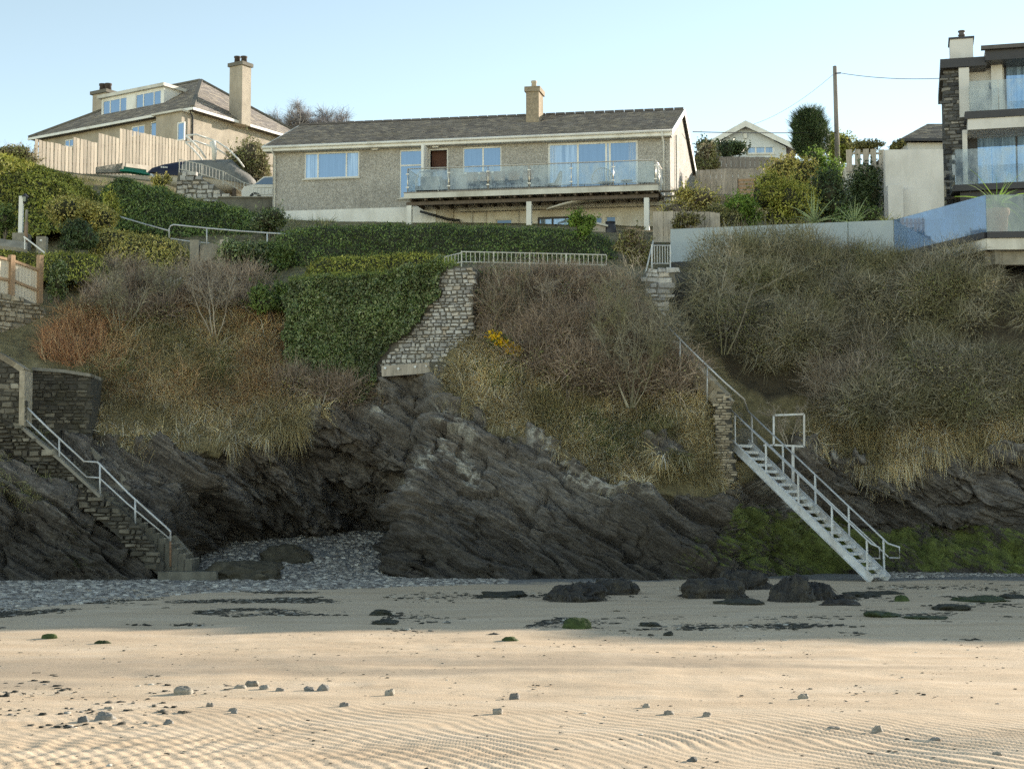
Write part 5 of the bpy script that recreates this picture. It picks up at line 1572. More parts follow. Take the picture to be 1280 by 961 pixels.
pa, pb = at(-60, 350, 52.5), at(56, 350, 55.6)
pf = Frame((pa.x, pa.y, 0), (pb.x - pa.x, pb.y - pa.y, 0))
r = thing('panel_fence', 'sunlit pale panel fence with brown posts at the left edge', 'fence', pf.p((pb - pa).length * .7, 0, at(20, 360, 54.5).z))
H_ = pf.hit
for (x0, x1, t0, t1, b0, b1) in ((-60, 12, 308, 325, 352, 366), (16, 48, 326, 338, 366, 379)):
    n = 8 if x1 - x0 < 40 else 14
    for k in range(n):
        xa, xb = x0 + (x1 - x0) * k / n, x0 + (x1 - x0) * (k + 1) / n
        ua, ub = H_(xa, 340)[0], H_(xb, 340)[0]
        ta, tb = (H_(xa, t0 + (t1 - t0) * k / n)[1], H_(xb, t0 + (t1 - t0) * (k + 1) / n)[1])
        ba, bb = (H_(xa, b0 + (b1 - b0) * k / n + 6)[1], H_(xb, b0 + (b1 - b0) * (k + 1) / n + 6)[1])
        MB().prism([pf.p(ua + .006, .02, ba), pf.p(ub - .006, .02, bb), pf.p(ub - .006, .02, tb), pf.p(ua + .006, .02, ta)], pf.V * .03).build('board', M['board_lit'], r)
    for f_ in (0, .62):
        p0 = pf.p(H_(x0, 340)[0], -.02, H_(x0, t0 + (b0 - t0) * f_)[1]); p1 = pf.p(H_(x1, 340)[0], -.02, H_(x1, t1 + (b1 - t1) * f_)[1])
        MB().bar(p0, p1, .06, .09).build('rail', M['post_wood'], r)
for (x, t0, b0) in ((14, 319, 368), (49.5, 319, 380)):
    u = H_(x, 340)[0]
    MB().box(pf, u - .09, u + .09, -.1, .08, H_(x, b0 + 10)[1], H_(x, t0)[1]).build('post', M['post_wood'], r)

# stone garden wall under the panel fence, sunlit
ga_, gb_ = at(-70, 420, 51.2), at(66, 420, 54.4)
gf = Frame((ga_.x, ga_.y, 0), (gb_.x - ga_.x, gb_.y - ga_.y, 0))
gw = thing('stone_wall', 'rough pale rubble garden wall catching the sun below the panel fence', 'wall', gf.p(gf.hit(20, 420)[0], 0, gf.hit(20, 470)[1]))
h = gf.hit
poly = [h(-70, 352), h(0, 366), h(30, 372), h(58, 386), h(62, 420), h(66, 470), h(-70, 470)]
MB().prism([gf.p(u, .08, z) for u, z in poly], gf.V * .6).build('core', M['mortar'], gw)
stones_in(gw, gf, poly, .06, .09, .2, .12, .4, 'stone_warm', 41, False, .08, .02, relief=.09)

# ------------------------------------------------------------------ old concrete stairs on the left
sf = Frame((at(0, 600, 48.3).x, 48.3, 0), (1, 0.02, 0))
h = lambda px, py, v=0: sf.hit(px, py, v)
st = thing('concrete_stairs', 'old stained concrete stairs with a stone flank wall at the left of the cove', 'stairs', sf.p(h(230, 700)[0], .6, h(230, 704)[1]))
poly = [h(-70, 488), h(25, 534), h(75, 576), h(125, 622), h(148, 634), h(166, 652), h(190, 684), h(204, 706), h(200, 722), h(176, 700), h(140, 664), h(100, 630), h(20, 566), h(-70, 524)]
MB().prism([sf.p(u, .10, z) for u, z in poly], sf.V * .35).build('flank_wall', M['mortar_dark'], st)
stones_in(st, sf, poly, .10, .08, .22, .12, .5, 'stone_mossy', 51, False, .12, .03, relief=.2)
cop = [(25, 533), (75, 575), (125, 621)]
m = MB()
for (a, b) in zip(cop[:-1], cop[1:]):
    ua, za = h(*a); ub, zb_ = h(*b)
    MB().prism([sf.p(ua, -.03, za - .05), sf.p(ub, -.03, zb_ - .05), sf.p(ub, -.03, zb_ + .06), sf.p(ua, -.03, za + .06)], sf.V * .45).build('coping', M['concrete'], st)
# steps: each a slab of its own
n = 24
p0, p1 = h(40, 548, .5), h(238, 702, .5)
for i in range(n):
    u = p0[0] + (p1[0] - p0[0]) * i / n; du = (p1[0] - p0[0]) / n
    z1_ = p0[1] + (p1[1] - p0[1]) * (i + .4) / n
    MB().box(sf, u, u + du * 1.25, .46, 1.75, z1_ - .9, z1_).build('step', M['concrete_dark'], st)
    if i > 15:
        MB().box(sf, u + du * 1.0, u + du * 1.28, .44, 1.7, z1_ - .03, z1_ + .012).build('nosing', M['concrete'], st)
far = [(93, 541), (120, 565), (150, 590), (200, 648), (240, 694)]
for (a, b) in zip(far[:-1], far[1:]):
    ua, za = h(*a, 1.8); ub, zb_ = h(*b, 1.8)
    MB().prism([sf.p(ua, 1.8, za - .9), sf.p(ub, 1.8, zb_ - .9), sf.p(ub, 1.8, zb_), sf.p(ua, 1.8, za)], sf.V * .28).build('far_kerb', M['concrete'], st)
MB().box(sf, h(200, 705)[0], h(272, 712)[0], -.3, 1.5, h(230, 740)[1], h(230, 714)[1]).build('landing', M['concrete_dark'], st)
# rails on the flank wall
hr = thing('stair_handrail', 'galvanised two bar handrail on the old concrete stairs', 'handrail', sf.p(h(125, 620)[0], .2, h(125, 620)[1]))
P_ = lambda px, py: sf.p(h(px, py, .2)[0], .2, h(px, py, .2)[1])
MB().tube([P_(*q) for q in ((23, 499), (60, 535), (105, 576.5), (122, 577.5), (160, 616), (208, 659), (213, 664), (213, 676))], .032, 7).build('top_rail', M['steel'], hr, True)
MB().tube([P_(*q) for q in ((23, 516), (60, 551), (108, 596), (124, 597), (160, 630), (212, 673))], .026, 7).build('lower_rail', M['steel'], hr, True)
for (px, a, b) in ((24, 498, 534), (74, 547, 578), (125, 579, 624), (169, 623, 655), (213, 664, 708)):
    MB().tube([P_(px, a), P_(px, b)], .032, 7).build('post', M['rust'] if px > 200 else M['steel'], hr, True)
# walls at the top of the stairs
wl = thing('stone_pier', 'stone wall with a pale coping at the top left of the old stairs', 'wall', sf.p(h(0, 500)[0], .3, h(0, 500)[1]))
poly = [h(-70, 415), h(0, 447), h(16, 456), h(26, 462), h(26, 534), h(-70, 500)]
MB().prism([sf.p(u, .1, z) for u, z in poly], sf.V * .7).build('core', M['mortar_dark'], wl)
stones_in(wl, sf, poly, .1, .1, .2, .16, .42, 'stone_mossy', 61, False, .1, .02, relief=.07)
for (a, b) in (((-70, 413), (0, 445)), ((0, 445), (18, 456)), ((18, 456), (28, 463)), ((28, 463), (27, 532))):
    ua, za = h(*a); ub, zb_ = h(*b)
    MB().bar(sf.p(ua, .4, za), sf.p(ub, .4, zb_), .75 if b[1] != 532 else .16, .16 if b[1] != 532 else .8).build('coping', M['stone_warm'], wl)
pr = thing('stone_pillar', 'square stone pillar beside the dark opening above the old stairs', 'wall', sf.p(h(75, 540, 1.9)[0], 2.2, h(75, 540, 1.9)[1]))
sf2 = Frame(sf.p(0, 1.95, 0), sf.U)
h2 = sf2.hit
poly = [h2(40, 462), h2(80, 465), h2(113, 470), h2(110, 545), h2(98, 556), h2(40, 560)]
MB().prism([sf2.p(u, .1, z) for u, z in poly], sf2.V * 1.4).build('core', M['mortar_dark'], pr)
stones_in(pr, sf2, poly, .1, .09, .18, .15, .4, 'stone_mossy', 63, False, .1, .02, relief=.07)
MB().prism([sf2.p(u, -.05, z) for u, z in (h2(40, 459), h2(80, 462), h2(113, 467), h2(113, 471), h2(80, 466), h2(40, 463))], sf2.V * 1.5).build('coping', M['concrete'], pr)

# low white pickets, gate post, tubular rail in the gardens
lowf = thing('picket_fence', 'low weathered white picket fence half lost in brambles', 'fence', at(250, 360, 57.2))
me = MB().box(WORLD, -.035, .035, -.01, .01, 0, 1).mesh('picket'); me.materials.append(M['white_dirty'])
for i in range(34):
    px = 172 + i * 4.1
    q = at(px, 366, 57.2)
    o = bpy.data.objects.new('picket', me); COL.objects.link(o); o.parent = lowf
    o.location = ROOT[lowf.name].inverted() @ q; o.scale = (1, 1, .52 + .06 * math.sin(i * 2.1)); o.rotation_euler = (0, .05 * math.sin(i * 5.3), 0)
MB().bar(at(170, 357, 57.23), at(312, 357, 57.23), .03, .05).build('rail', M['white_dirty'], lowf)
q = at(244, 348, 59.5)
r = thing('gate_post', 'pale stone gate post with a broken stub of wall', 'gate post', q)
gq = Frame((q.x, q.y, 0), (1, 0, 0)); g_ = gq.hit
MB().box(gq, g_(238, 320)[0], g_(249, 320)[0], -.12, .2, q.z - .3, g_(244, 300.5)[1]).build('post', M['concrete'], r)
poly = [g_(250, 306), g_(268, 304), g_(275, 301), g_(285, 302), g_(285, 312), g_(268, 322), g_(250, 330)]
MB().prism([gq.p(u, 0, z) for u, z in poly], Vector((0, .3, 0))).build('wall_stub', M['concrete'], r)
MB().prism([gq.p(u, -.05, z) for u, z in (g_(275, 300), g_(285, 299), g_(286, 306), g_(276, 308))], Vector((0, .4, 0))).build('cap_stone', M['stone'], r)
Yh = 64.0
r = thing('tubular_handrail', 'long galvanised tubular handrail along the garden path below the dark hedge', 'handrail', at(250, 295, Yh))
MB().tube([at(150, 271, Yh + 2), at(180, 280, Yh + 1), at(211, 288.5, Yh)], .03, 6).build('rail', M['steel'], r, True)
MB().tube([at(211.5, 301, Yh), at(211.5, 286, Yh), at(213, 282.5, Yh), at(217, 281, Yh), at(260, 285.5, Yh), at(300, 289, Yh), at(345, 292, Yh), at(362, 292.5, Yh)], .032, 6).build('rail', M['steel'], r, True)
MB().tube([at(212, 298, Yh), at(241, 302.5, Yh), at(262, 304, Yh)], .024, 6).build('rail', M['steel'], r, True)
for px, a, b in ((258.5, 285, 305), (334, 291, 306)):
    MB().tube([at(px, a, Yh), at(px, b + 4, Yh)], .032, 6).build('post', M['steel'], r, True)

# ------------------------------------------------------------------ ivy clad retaining wall with its bare corner
wa, wb = at(360, 420, 54.3), at(592, 420, 53.1)
RW = Frame((wa.x, wa.y, 0), (wb.x - wa.x, wb.y - wa.y, 0))
h = RW.hit
rw = thing('retaining_wall', 'tall rubble retaining wall, bare stone at its right corner and ivy over the rest', 'wall', RW.p(h(500, 470)[0], 0, h(500, 470)[1]))
poly = [h(360, 352), h(440, 349), h(500, 342), h(556, 331), h(591, 334), h(590, 400), h(584, 462), h(556, 466), h(480, 470), h(470, 490), h(360, 490)]
MB().prism([RW.p(u, .1, z) for u, z in poly], RW.V * 2.3).build('core', M['mortar'], rw)
bare = [h(552, 333), h(591, 335), h(589, 400), h(583, 464), h(552, 466), h(478, 470), h(474, 455), h(500, 428), h(528, 395), h(546, 362)]
stones_in(rw, RW, bare, .1, .08, .17, .12, .30, 'stone', 71, True, .1, .022, relief=.12)
# timber beam bolted to the foot of the wall
r = thing('timber_beam', 'heavy grey timber beam bolted along the foot of the bare stone wall', 'beam', RW.p(h(520, 461)[0], -.3, h(520, 461)[1]))
ub0, zb0_ = h(477, 464, -.35); ub1, zb1_ = h(537, 459.5, -.35); ub2, zb2_ = h(562, 458, -.35)
MB().bar(RW.p(ub0, -.2, zb0_), RW.p(ub1, -.2, zb1_), .3, .36).build('beam', M['board_grey'], r)
MB().bar(RW.p(ub1 + .01, -.18, zb1_), RW.p(ub2, -.15, zb2_), .3, .34).build('steel_end', M['concrete_dark'], r)
for px, py in ((481.5, 460), (498, 461), (519, 458.5), (533, 457.5), (546, 458), (556, 457)):
    u, z_ = h(px, py, -.37)
    MB().lathe(Vector((0, 0, 0)), [(.05, 0), (.05, .03), (.02, .05)], 8)
    m = MB().tube([RW.p(u, -.34, z_), RW.p(u, -.40, z_)], .045, 8); m.build('bolt', M['steel'], r)

# pale railing above the wall
Yr = 55.5
rp = [at(577, 331, Yr), at(650, 332.5, Yr), at(758, 335, Yr)]
railing('pale_railing', 'pale upright railing along the terrace above the ivy wall', rp, .46, .155, 'rail_pale', .02, .013, [at(577, 331, Yr), at(617, 332, Yr), at(662, 333, Yr), at(708, 334, Yr)])
rp = [at(556, 336, 55.0), at(577, 331, Yr)]
railing('pale_railing', 'short return of pale railing sloping to the corner of the ivy wall', rp, .42, .15, 'rail_pale', .02, .013)
rp = [at(815, 333, 56.4), at(838, 333, 56.8)]
railing('steel_railing', 'short steel railing at the head of the beach stairs beside the glass terrace', rp, .75, .11, 'steel', .02, .012, rp)

# ------------------------------------------------------------------ galvanised beach staircase
s0, s1 = at(1090, 722, 47.7), at(914, 556, 51.5)
s0.z = float(sand_z(s0.x, s0.y)) - .02
dr_ = s1 - s0; hd = Vector((dr_.x, dr_.y, 0)).normalized(); pw = Vector((-hd.y, hd.x, 0))
if pw.y < 0: pw = -pw
SW = .88
sc = thing('steel_staircase', 'galvanised steel staircase with open treads coming down to the beach', 'staircase', s0)
up = Vector((0, 0, 1))
for k in (0, 1):
    o_ = pw * (SW * k)
    MB().bar(s0 + o_ + up * .06, s1 + o_ + up * .06, .035, .26).build('stringer', M['steel'], sc)
    f_ = MB().bar(s0 + o_ + up * .20 - pw * (.02 if k == 0 else -.02), s1 + o_ + up * .20 - pw * (.02 if k == 0 else -.02), .075, .02).build('stringer_flange', M['steel'], sc)
    MB().bar(s0 + o_ + up * -.09 - pw * (.02 if k == 0 else -.02), s1 + o_ + up * -.09 - pw * (.02 if k == 0 else -.02), .075, .02).build('stringer_flange', M['steel'], sc)
tfr = Frame((0, 0, 0), pw, hd)
nt_ = 20
for i in range(nt_):
    c_ = s0.lerp(s1, (i + .7) / nt_) + up * .06
    m = MB()
    a_ = c_ + pw * .025; 
    for (v0, v1, z0, z1) in ((-.13, .13, -.012, .02), (-.13, -.115, -.07, -.0125)):
        q_ = [c_ + pw * x_ + hd * y_ + up * z_ for x_, y_, z_ in ((.025, v0, z0), (SW - .025, v0, z0), (SW - .025, v1, z0), (.025, v1, z0), (.025, v0, z1), (SW - .025, v0, z1), (SW - .025, v1, z1), (.025, v1, z1))]
        m.hexa(q_)
    m.build('tread', M['steel'], sc)
HR = .95
for k, ext in ((0, 0), (1, 0)):
    o_ = pw * (SW * k)
    a, b = s0 + o_ + up * (HR + .18), s1 + o_ + up * (HR + .18)
    fw = -hd * .28 * (1 + k * .4)
    MB().tube([b, a, a + fw + up * -.10, a + fw + up * -.42, a + up * -.42 + fw * .1], .028, 7).build('handrail', M['steel'], sc, True)
    if k == 1:
        MB().tube([b + up * -.46, a + up * -.40], .022, 6).build('mid_rail', M['steel'], sc, True)
    for i in range(5):
        q_ = s0.lerp(s1, .03 + i * .235 + k * .0) + o_
        MB().bar(q_ + up * .1, q_ + up * (HR + .16), .045, .045, (hd.x, hd.y, 0)).build('post', M['steel'], sc)
# handrails going on up beside the stone steps
u0_ = s1 + pw * SW + up * (HR + .18)
r = thing('upper_handrail', 'long steel handrail carrying on up the bank from the head of the staircase', 'handrail', s1 + pw * SW)
MB().tube([u0_, at(930, 499, 51.2), at(905, 477, 51.25), at(866, 440, 51.6), at(830, 404, 52.2)], .03, 7).build('rail', M['steel'], r, True)
for (px, a, b) in ((884, 458, 490), (850, 424, 450)):
    MB().tube([at(px, a, 51.6), at(px, b + 14, 51.6)], .024, 6).build('post', M['steel'], r, True)
r = thing('upper_handrail', 'thin pale handrail rising steeply to the terrace at the head of the stone steps', 'handrail', at(800, 380, 55.3))
MB().tube([at(796, 381, 55.2), at(806, 345, 56), at(816.5, 301, 57)], .03, 7).build('rail', M['rail_pale'], r, True)
MB().tube([at(816.5, 301, 57), at(814, 335, 57)], .022, 6).build('post', M['steel'], r, True)
MB().tube([at(797, 380, 55.2), at(797, 396, 55.2)], .022, 6).build('post', M['steel'], r, True)
# stone steps in the gully
ss = thing('stone_steps', 'old stone steps climbing the gully above the steel staircase', 'steps', at(885, 490, 53))
a, b = at(918, 556, 52.2), at(818, 392, 55.4)
for i in range(18):
    c_ = a.lerp(b, i / 17)
    MB().box(Frame((c_.x, c_.y, 0), (-hd.x, -hd.y, 0)), -.28, .3, -.1, 1.1, c_.z - .5, c_.z + .02).build('step', M['concrete_dark'], ss)
# parapet of stone along the near side of those steps
pw_ = thing('stair_parapet', 'old stone parapet beside the head of the steel staircase', 'wall', at(905, 560, 51.6))
pfm = Frame((at(905, 500, 50.9).x, 50.9, 0), (1, -0.3, 0))
h = pfm.hit
poly = [h(896, 488), h(905, 492), h(911, 500), h(913, 560), h(920, 598), h(908, 612), h(896, 585), h(893, 520)]
MB().prism([pfm.p(u, .08, z) for u, z in poly], pfm.V * .35).build('core', M['mortar_dark'], pw_)
stones_in(pw_, pfm, poly, .08, .06, .11, .14, .3, 'stone_warm', 81, False, .08, .012, relief=.05)
cp_ = [at(842, 428, 53.0), at(866, 452, 52.4), at(892, 478, 51.8), at(910, 496, 51.5)]
for a, b in zip(cp_[:-1], cp_[1:]):
    MB().bar(a, b, .38, .14).build('coping', M['stone_warm'], pw_)
    MB().bar(a - up * .32, b - up * .32, .30, .5).build('wall_face', M['stone_warm'], pw_)
# masonry at the head of the steps
hw = thing('head_wall', 'grey stone wall at the head of the steps under the terrace corner', 'wall', at(826, 400, 55.4))
hf = Frame((at(810, 370, 55.1).x, 55.1, 0), (1, 0, 0)); h = hf.hit
poly = [h(808, 338), h(842, 334), h(846, 352), h(838, 372), h(826, 400), h(806, 400)]
MB().prism([hf.p(u, .1, z) for u, z in poly], Vector((0, 2.4, 0))).build('core', M['mortar'], hw)
stones_in(hw, hf, poly, .1, .12, .22, .25, .6, 'stone', 91, False, .1, .02, relief=.08)
# open gate frame
gp = lambda px, py: at(px, py, 51.9)
r = thing('garden_gate', 'square galvanised gate frame standing open beside the staircase', 'gate', gp(991, 557))
for a, b in (((967, 519), (1005, 517.5)), ((1005, 517.5), (1005, 558)), ((1005, 558), (967, 556)), ((967, 556), (967, 519))):
    MB().bar(gp(*a), gp(*b), .06, .06, (0, 1, 0)).build('frame_bar', M['steel'], r)
MB().bar(gp(954, 556.5), gp(966, 556.2), .05, .05, (0, 1, 0)).build('latch_bar', M['steel'], r)
MB().bar(gp(991, 556), gp(991, 606), .09, .09, (0, 1, 0)).build('post', M['steel'], r)

# ------------------------------------------------------------------ garden fences and small things between the houses
board_fence('garden_fence', 'pale weathered board fence below the gabled house', at(868, 240, 80), at(966, 240, 80), [(868, 213), (900, 211), (966, 211)], [(868, 240), (966, 243)], .26, .02, 'board_grey')
board_fence('garden_fence', 'darker short board fence standing directly in front of the gabled house', at(896, 210, 84), at(978, 210, 84), [(896, 196), (978, 197)], [(896, 213), (978, 214)], .24, .015, 'deck_wood')
board_fence('garden_fence', 'gapped board fence on the rendered wall next to the tall pale wall', at(1058, 200, 72.5), at(1106, 200, 72), [(1058, 187), (1106, 186.5)], [(1058, 212), (1106, 213)], .26, .10, 'board_grey')
board_fence('garden_fence', 'low grey board fence between the bungalow balcony and the glass terrace', at(816, 280, 64.5), at(900, 280, 64.5), [(816, 264), (850, 264.5), (900, 266)], [(816, 300), (900, 300)], .2, .012, 'board_grey')
r = thing('garden_wall', 'stained whitewashed wall under the gapped board fence', 'wall', at(1082, 230, 72.6))
MB().prism([at(1056, 211, 72.7), at(1106, 212, 72.2), at(1106, 262, 72.2), at(1056, 262, 72.7)], Vector((0, .4, 0))).build('wall_face', M['cream'], r)
q = at(935, 246, 74)
r = thing('compost_bin', 'slatted brown wooden compost bin among the garden bushes', 'bin', q)
cfm = Frame((q.x, q.y, 0), (1, -.1, 0))
u0_, u1_ = cfm.hit(923, 235)[0], cfm.hit(944, 235)[0]; z0_, z1_ = cfm.hit(934, 247)[1], cfm.hit(934, 223)[1]
for k in range(5):
    z_ = z0_ + (z1_ - z0_) * k / 5
    MB().box(cfm, u0_, u1_, -.03, 0, z_ + .02, z_ + (z1_ - z0_) / 5 - .03).build('slat', M['post_wood'], r)
    MB().box(cfm, u1_ + .002, u1_ + .03, 0, .8, z_ + .02, z_ + (z1_ - z0_) / 5 - .03).build('slat', M['post_wood'], r)
for u in (u0_, u1_):
    MB().box(cfm, u - .04, u + .04, .001, .08, z0_ - .2, z1_).build('post', M['joist'], r)
q = at(747, 296, 66)
r = thing('small_shed', 'small timber shed with a pale lean-to roof below the balcony', 'shed', q)
sfm = Frame((q.x, q.y, 0), (1, 0, 0)); h = sfm.hit
MB().prism([sfm.p(u, 0, z) for u, z in (h(738, 279), h(757, 284), h(757, 300), h(738, 300))], Vector((0, 1.2, 0))).build('wall', M['board_grey'], r)
MB().prism([sfm.p(u, -.12, z) for u, z in (h(736, 276), h(760, 282), h(760, 284), h(736, 278.5))], Vector((0, 1.5, 0))).build('roof', M['white_dirty'], r)
q = at(763, 298, 66.2)
r = thing('water_butt', 'dark water butt beside the small timber shed', 'barrel', q)
MB().lathe(Vector((q.x, q.y, q.z - .4)), [(.2, 0), (.26, .35), (.26, .7), (.2, at(763, 279, 66.2).z - q.z + .4)], 14).build('barrel', M['dark_trim'], r, True)
MB().lathe(Vector((q.x, q.y, at(763, 279, 66.2).z)), [(.22, 0.002), (.22, .05), (.03, .08)], 14).build('lid', M['black'], r, True)
# post light by the bushes
q = at(1013, 226, 76)
r = thing('post_light', 'slim grey post light standing in the garden bushes', 'light', q)
MB().tube([Vector((q.x, q.y, q.z - .3)), at(1013, 203, 76)], .05, 6).build('post', M['steel'], r); MB().lathe(at(1013, 203, 76), [(.09, 0), (.1, .12), (.03, .16)], 8).build('head', M['white'], r)
# telegraph pole and its wires
q0, q1 = at(1047.5, 205, 88), at(1043.5, 84, 88)
r = thing('telegraph_pole', 'tall wooden telegraph pole against the pale sky', 'pole', q0)
MB().tube([q0 - up * 2, q1], .16, 10, .115).build('pole', M['deck_wood'], r, True)
MB().bar(at(1044, 92, 87.8), at(1051, 91.5, 87.8), .06).build('bracket', M['dark_trim'], r)
MB().lathe(q1, [(.12, 0), (.12, .03), (.05, .06)], 8).build('pole_cap', M['lead'], r)
def wire(label, a, b, sag, rr=.012):
    pts = [a.lerp(b, i / 12) - up * (sag * 4 * (i / 12) * (1 - i / 12)) for i in range(13)]
    w_ = thing('overhead_wire', label, 'wire', a)
    MB().tube(pts, rr, 4).build('cable', M['black'], w_)
wire('thin wire from the telegraph pole to the modern house', at(1050, 91.5, 88), at(1181, 98, 74), .15, .016)
wire('thin wire slanting down from the telegraph pole behind the gabled house', at(1042, 93, 88), at(925, 160, 112), .5, .012)
wire('dark cable crossing in front of the gabled house', at(866, 165, 76), at(1046, 165.5, 88), .05, .022)

# terracotta pot on the terrace
q = at(1247, 284, 57.2)
q.z = tz0
r = thing('plant_pot', 'large terracotta plant pot behind the terrace glass', 'plant pot', q)
ph_ = at(1247, 262, 57.2).z - tz0
MB().lathe(q, [(.30, 0), (.38, ph_ * .8), (.43, ph_ * .82), (.44, ph_), (.38, ph_), (.36, ph_ * .9)], 20).build('pot', m_plain('terracotta', (0.52, 0.27, 0.18), .12, 4, .85), r, True)
MB().lathe(q, [(.0, ph_ * .88), (.37, ph_ * .9)], 16).build('soil', M['joist'], r)
POT_TOP = q + up * ph_
# ------------------------------------------------------------------ plants
def unit(v):
    return v / (np.linalg.norm(v, axis=-1, keepdims=True) + 1e-9)

def leaf_geo(P, N, size, rg, asp=.55, spread=1.0):
    n = len(P)
    nn = unit(N + spread * rg.normal(0, 1, (n, 3)))
    t_ = unit(np.cross(nn, rg.normal(0, 1, (n, 3))))
    b_ = np.cross(nn, t_)
    s = (size * (.55 + .9 * rg.random(n)))[:, None]
    V = np.stack([P + t_ * s, P + b_ * s * asp, P - t_ * s, P - b_ * s * asp], 1).reshape(-1, 3)
    return V, np.arange(n * 4).reshape(-1, 4)

def blade_geo(P, D, length, width, rg, droop=.5, segs=2, down=(0, 0, -1)):
    """Tapered ribbons that set out along D and bend over."""
    n = len(P)
    L = (length * (.5 + .9 * rg.random(n)))[:, None]
    D = unit(D); dn = np.array(down, float)
    side = unit(np.cross(D, rg.normal(0, 1, (n, 3))))
    w0 = (width * (.6 + .8 * rg.random(n)))[:, None]
    pts = []
    p = P.copy(); d = D.copy()
    dr = (droop * (.4 + 1.2 * rg.random(n)))[:, None]
    for k in range(segs + 1):
        w = w0 * (1 - .85 * k / segs)
        pts += [p - side * w / 2, p + side * w / 2]
        d = unit(d + dn * dr / segs * 1.6 + rg.normal(0, .05, (n, 3)))
        p = p + d * L / segs
    V = np.stack(pts, 1)
    k = V.shape[1]
    off = (np.arange(n) * k)[:, None]
    F = np.concatenate([off + np.array([2 * i, 2 * i + 1, 2 * i + 3, 2 * i + 2]) for i in range(segs)])
    return V.reshape(-1, 3), F

def twig_geo(P, D, length, width, rg, bend=.25):
    """Thin twigs in two joints."""
    n = len(P)
    L = (length * (.45 + .9 * rg.random(n)))[:, None]
    D = unit(D)
    a = unit(np.cross(D, rg.normal(0, 1, (n, 3)))); b = np.cross(D, a)
    w = (width * (.7 + .9 * rg.random(n)))[:, None] / 2
    D2 = unit(D + bend * rg.normal(0, 1, (n, 3)))
    M1 = P + D * L * .5; E = M1 + D2 * L * .5
    V = np.stack([P - a * w, P + a * w, M1 - a * w * .75, M1 + a * w * .75, E - a * w * .3, E + a * w * .3], 1)
    off = (np.arange(n) * 6)[:, None]
    F = np.concatenate([off + np.array([0, 1, 3, 2]), off + np.array([2, 3, 5, 4])])
    return V.reshape(-1, 3), F

def join(*geo):
    V, F, o = [], [], 0
    for v, f in geo:
        V.append(v); F.append(f + o); o += len(v)
    return np.concatenate(V), np.concatenate(F)

# greens and browns as the leaves have them
LM = {}
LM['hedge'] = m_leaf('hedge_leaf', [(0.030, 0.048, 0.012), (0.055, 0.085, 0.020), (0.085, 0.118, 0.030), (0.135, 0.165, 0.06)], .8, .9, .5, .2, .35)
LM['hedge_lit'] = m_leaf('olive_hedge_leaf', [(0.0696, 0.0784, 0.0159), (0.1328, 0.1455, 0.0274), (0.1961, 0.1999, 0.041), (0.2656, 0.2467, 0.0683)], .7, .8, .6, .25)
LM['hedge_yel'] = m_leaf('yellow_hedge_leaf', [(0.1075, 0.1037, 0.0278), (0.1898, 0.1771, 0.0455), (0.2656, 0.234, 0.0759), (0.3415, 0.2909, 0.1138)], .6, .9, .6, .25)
LM['ivy'] = m_leaf('ivy_leaf', [(0.0207, 0.0339, 0.0094), (0.0424, 0.0641, 0.0189), (0.0736, 0.0943, 0.0321), (0.1414, 0.1556, 0.0802)], .8, .7, .38, .12, .5)
LM['dark'] = m_leaf('dark_evergreen_leaf', [(0.014, 0.024, 0.010), (0.030, 0.046, 0.017), (0.055, 0.076, 0.030)], .7, 1.1, .5, .12, .4)
LM['fresh'] = m_leaf('fresh_green_leaf', [(0.05, 0.085, 0.014), (0.09, 0.14, 0.026), (0.14, 0.19, 0.045)], .7, 1.0, .5, .3)
LM['olive'] = m_leaf('dull_olive_leaf', [(0.06, 0.06, 0.022), (0.11, 0.105, 0.04), (0.17, 0.155, 0.07)], .7, .9, .65, .2)
LM['scrub'] = m_leaf('scrub_leaf', [(0.0572, 0.0534, 0.028), (0.108, 0.0991, 0.0534), (0.1715, 0.1499, 0.0915), (0.2541, 0.216, 0.1397)], .85, .75, .75, .15, .2, (0.10, 0.11, 0.035))
LM['twig_grey'] = m_leaf('grey_twig', [(0.0594, 0.0546, 0.0391), (0.105, 0.096, 0.0697), (0.1551, 0.1412, 0.1041), (0.219, 0.1976, 0.1534)], .8, .7, .8, 0, .2, (0.10, 0.095, 0.045))
LM['twig_brown'] = m_leaf('brown_twig', [(0.0663, 0.0508, 0.0376), (0.1215, 0.0917, 0.0685), (0.1823, 0.1414, 0.1083), (0.2431, 0.1934, 0.1492)], .6, .6, .8, 0)
LM['twig_pale'] = m_leaf('pale_dead_stem', [(0.11, 0.09, 0.07), (0.165, 0.14, 0.11), (0.22, 0.195, 0.155)], .3, .8, .8, 0)
LM['twig_blue'] = m_leaf('bare_tree_twig', [(0.09, 0.085, 0.09), (0.15, 0.14, 0.145), (0.21, 0.195, 0.20)], .3, .6, .8, 0)
LM['grass_tan'] = m_leaf('tan_grass', [(0.1412, 0.1069, 0.0521), (0.2821, 0.2138, 0.1116), (0.36, 0.3173, 0.186), (0.36, 0.3456, 0.3161)], .7, .6, .7, .2, .2, (0.15, 0.125, 0.06))
LM['grass_green'] = m_leaf('rough_green_grass', [(0.0524, 0.0669, 0.0243), (0.0983, 0.1178, 0.0425), (0.1573, 0.1606, 0.0759), (0.2491, 0.2209, 0.1366)], .75, .6, .65, .2, .2, (0.13, 0.11, 0.055))
LM['grass_bright'] = m_leaf('bright_edge_grass', [(0.07, 0.095, 0.02), (0.12, 0.15, 0.035), (0.17, 0.19, 0.06)], .3, .8, .6, .3)
LM['bracken'] = m_leaf('dead_bracken', [(0.1129, 0.0677, 0.0369), (0.2132, 0.1286, 0.0658), (0.3135, 0.2031, 0.1119), (0.342, 0.2979, 0.1843)], .6, .6, .8, .1)
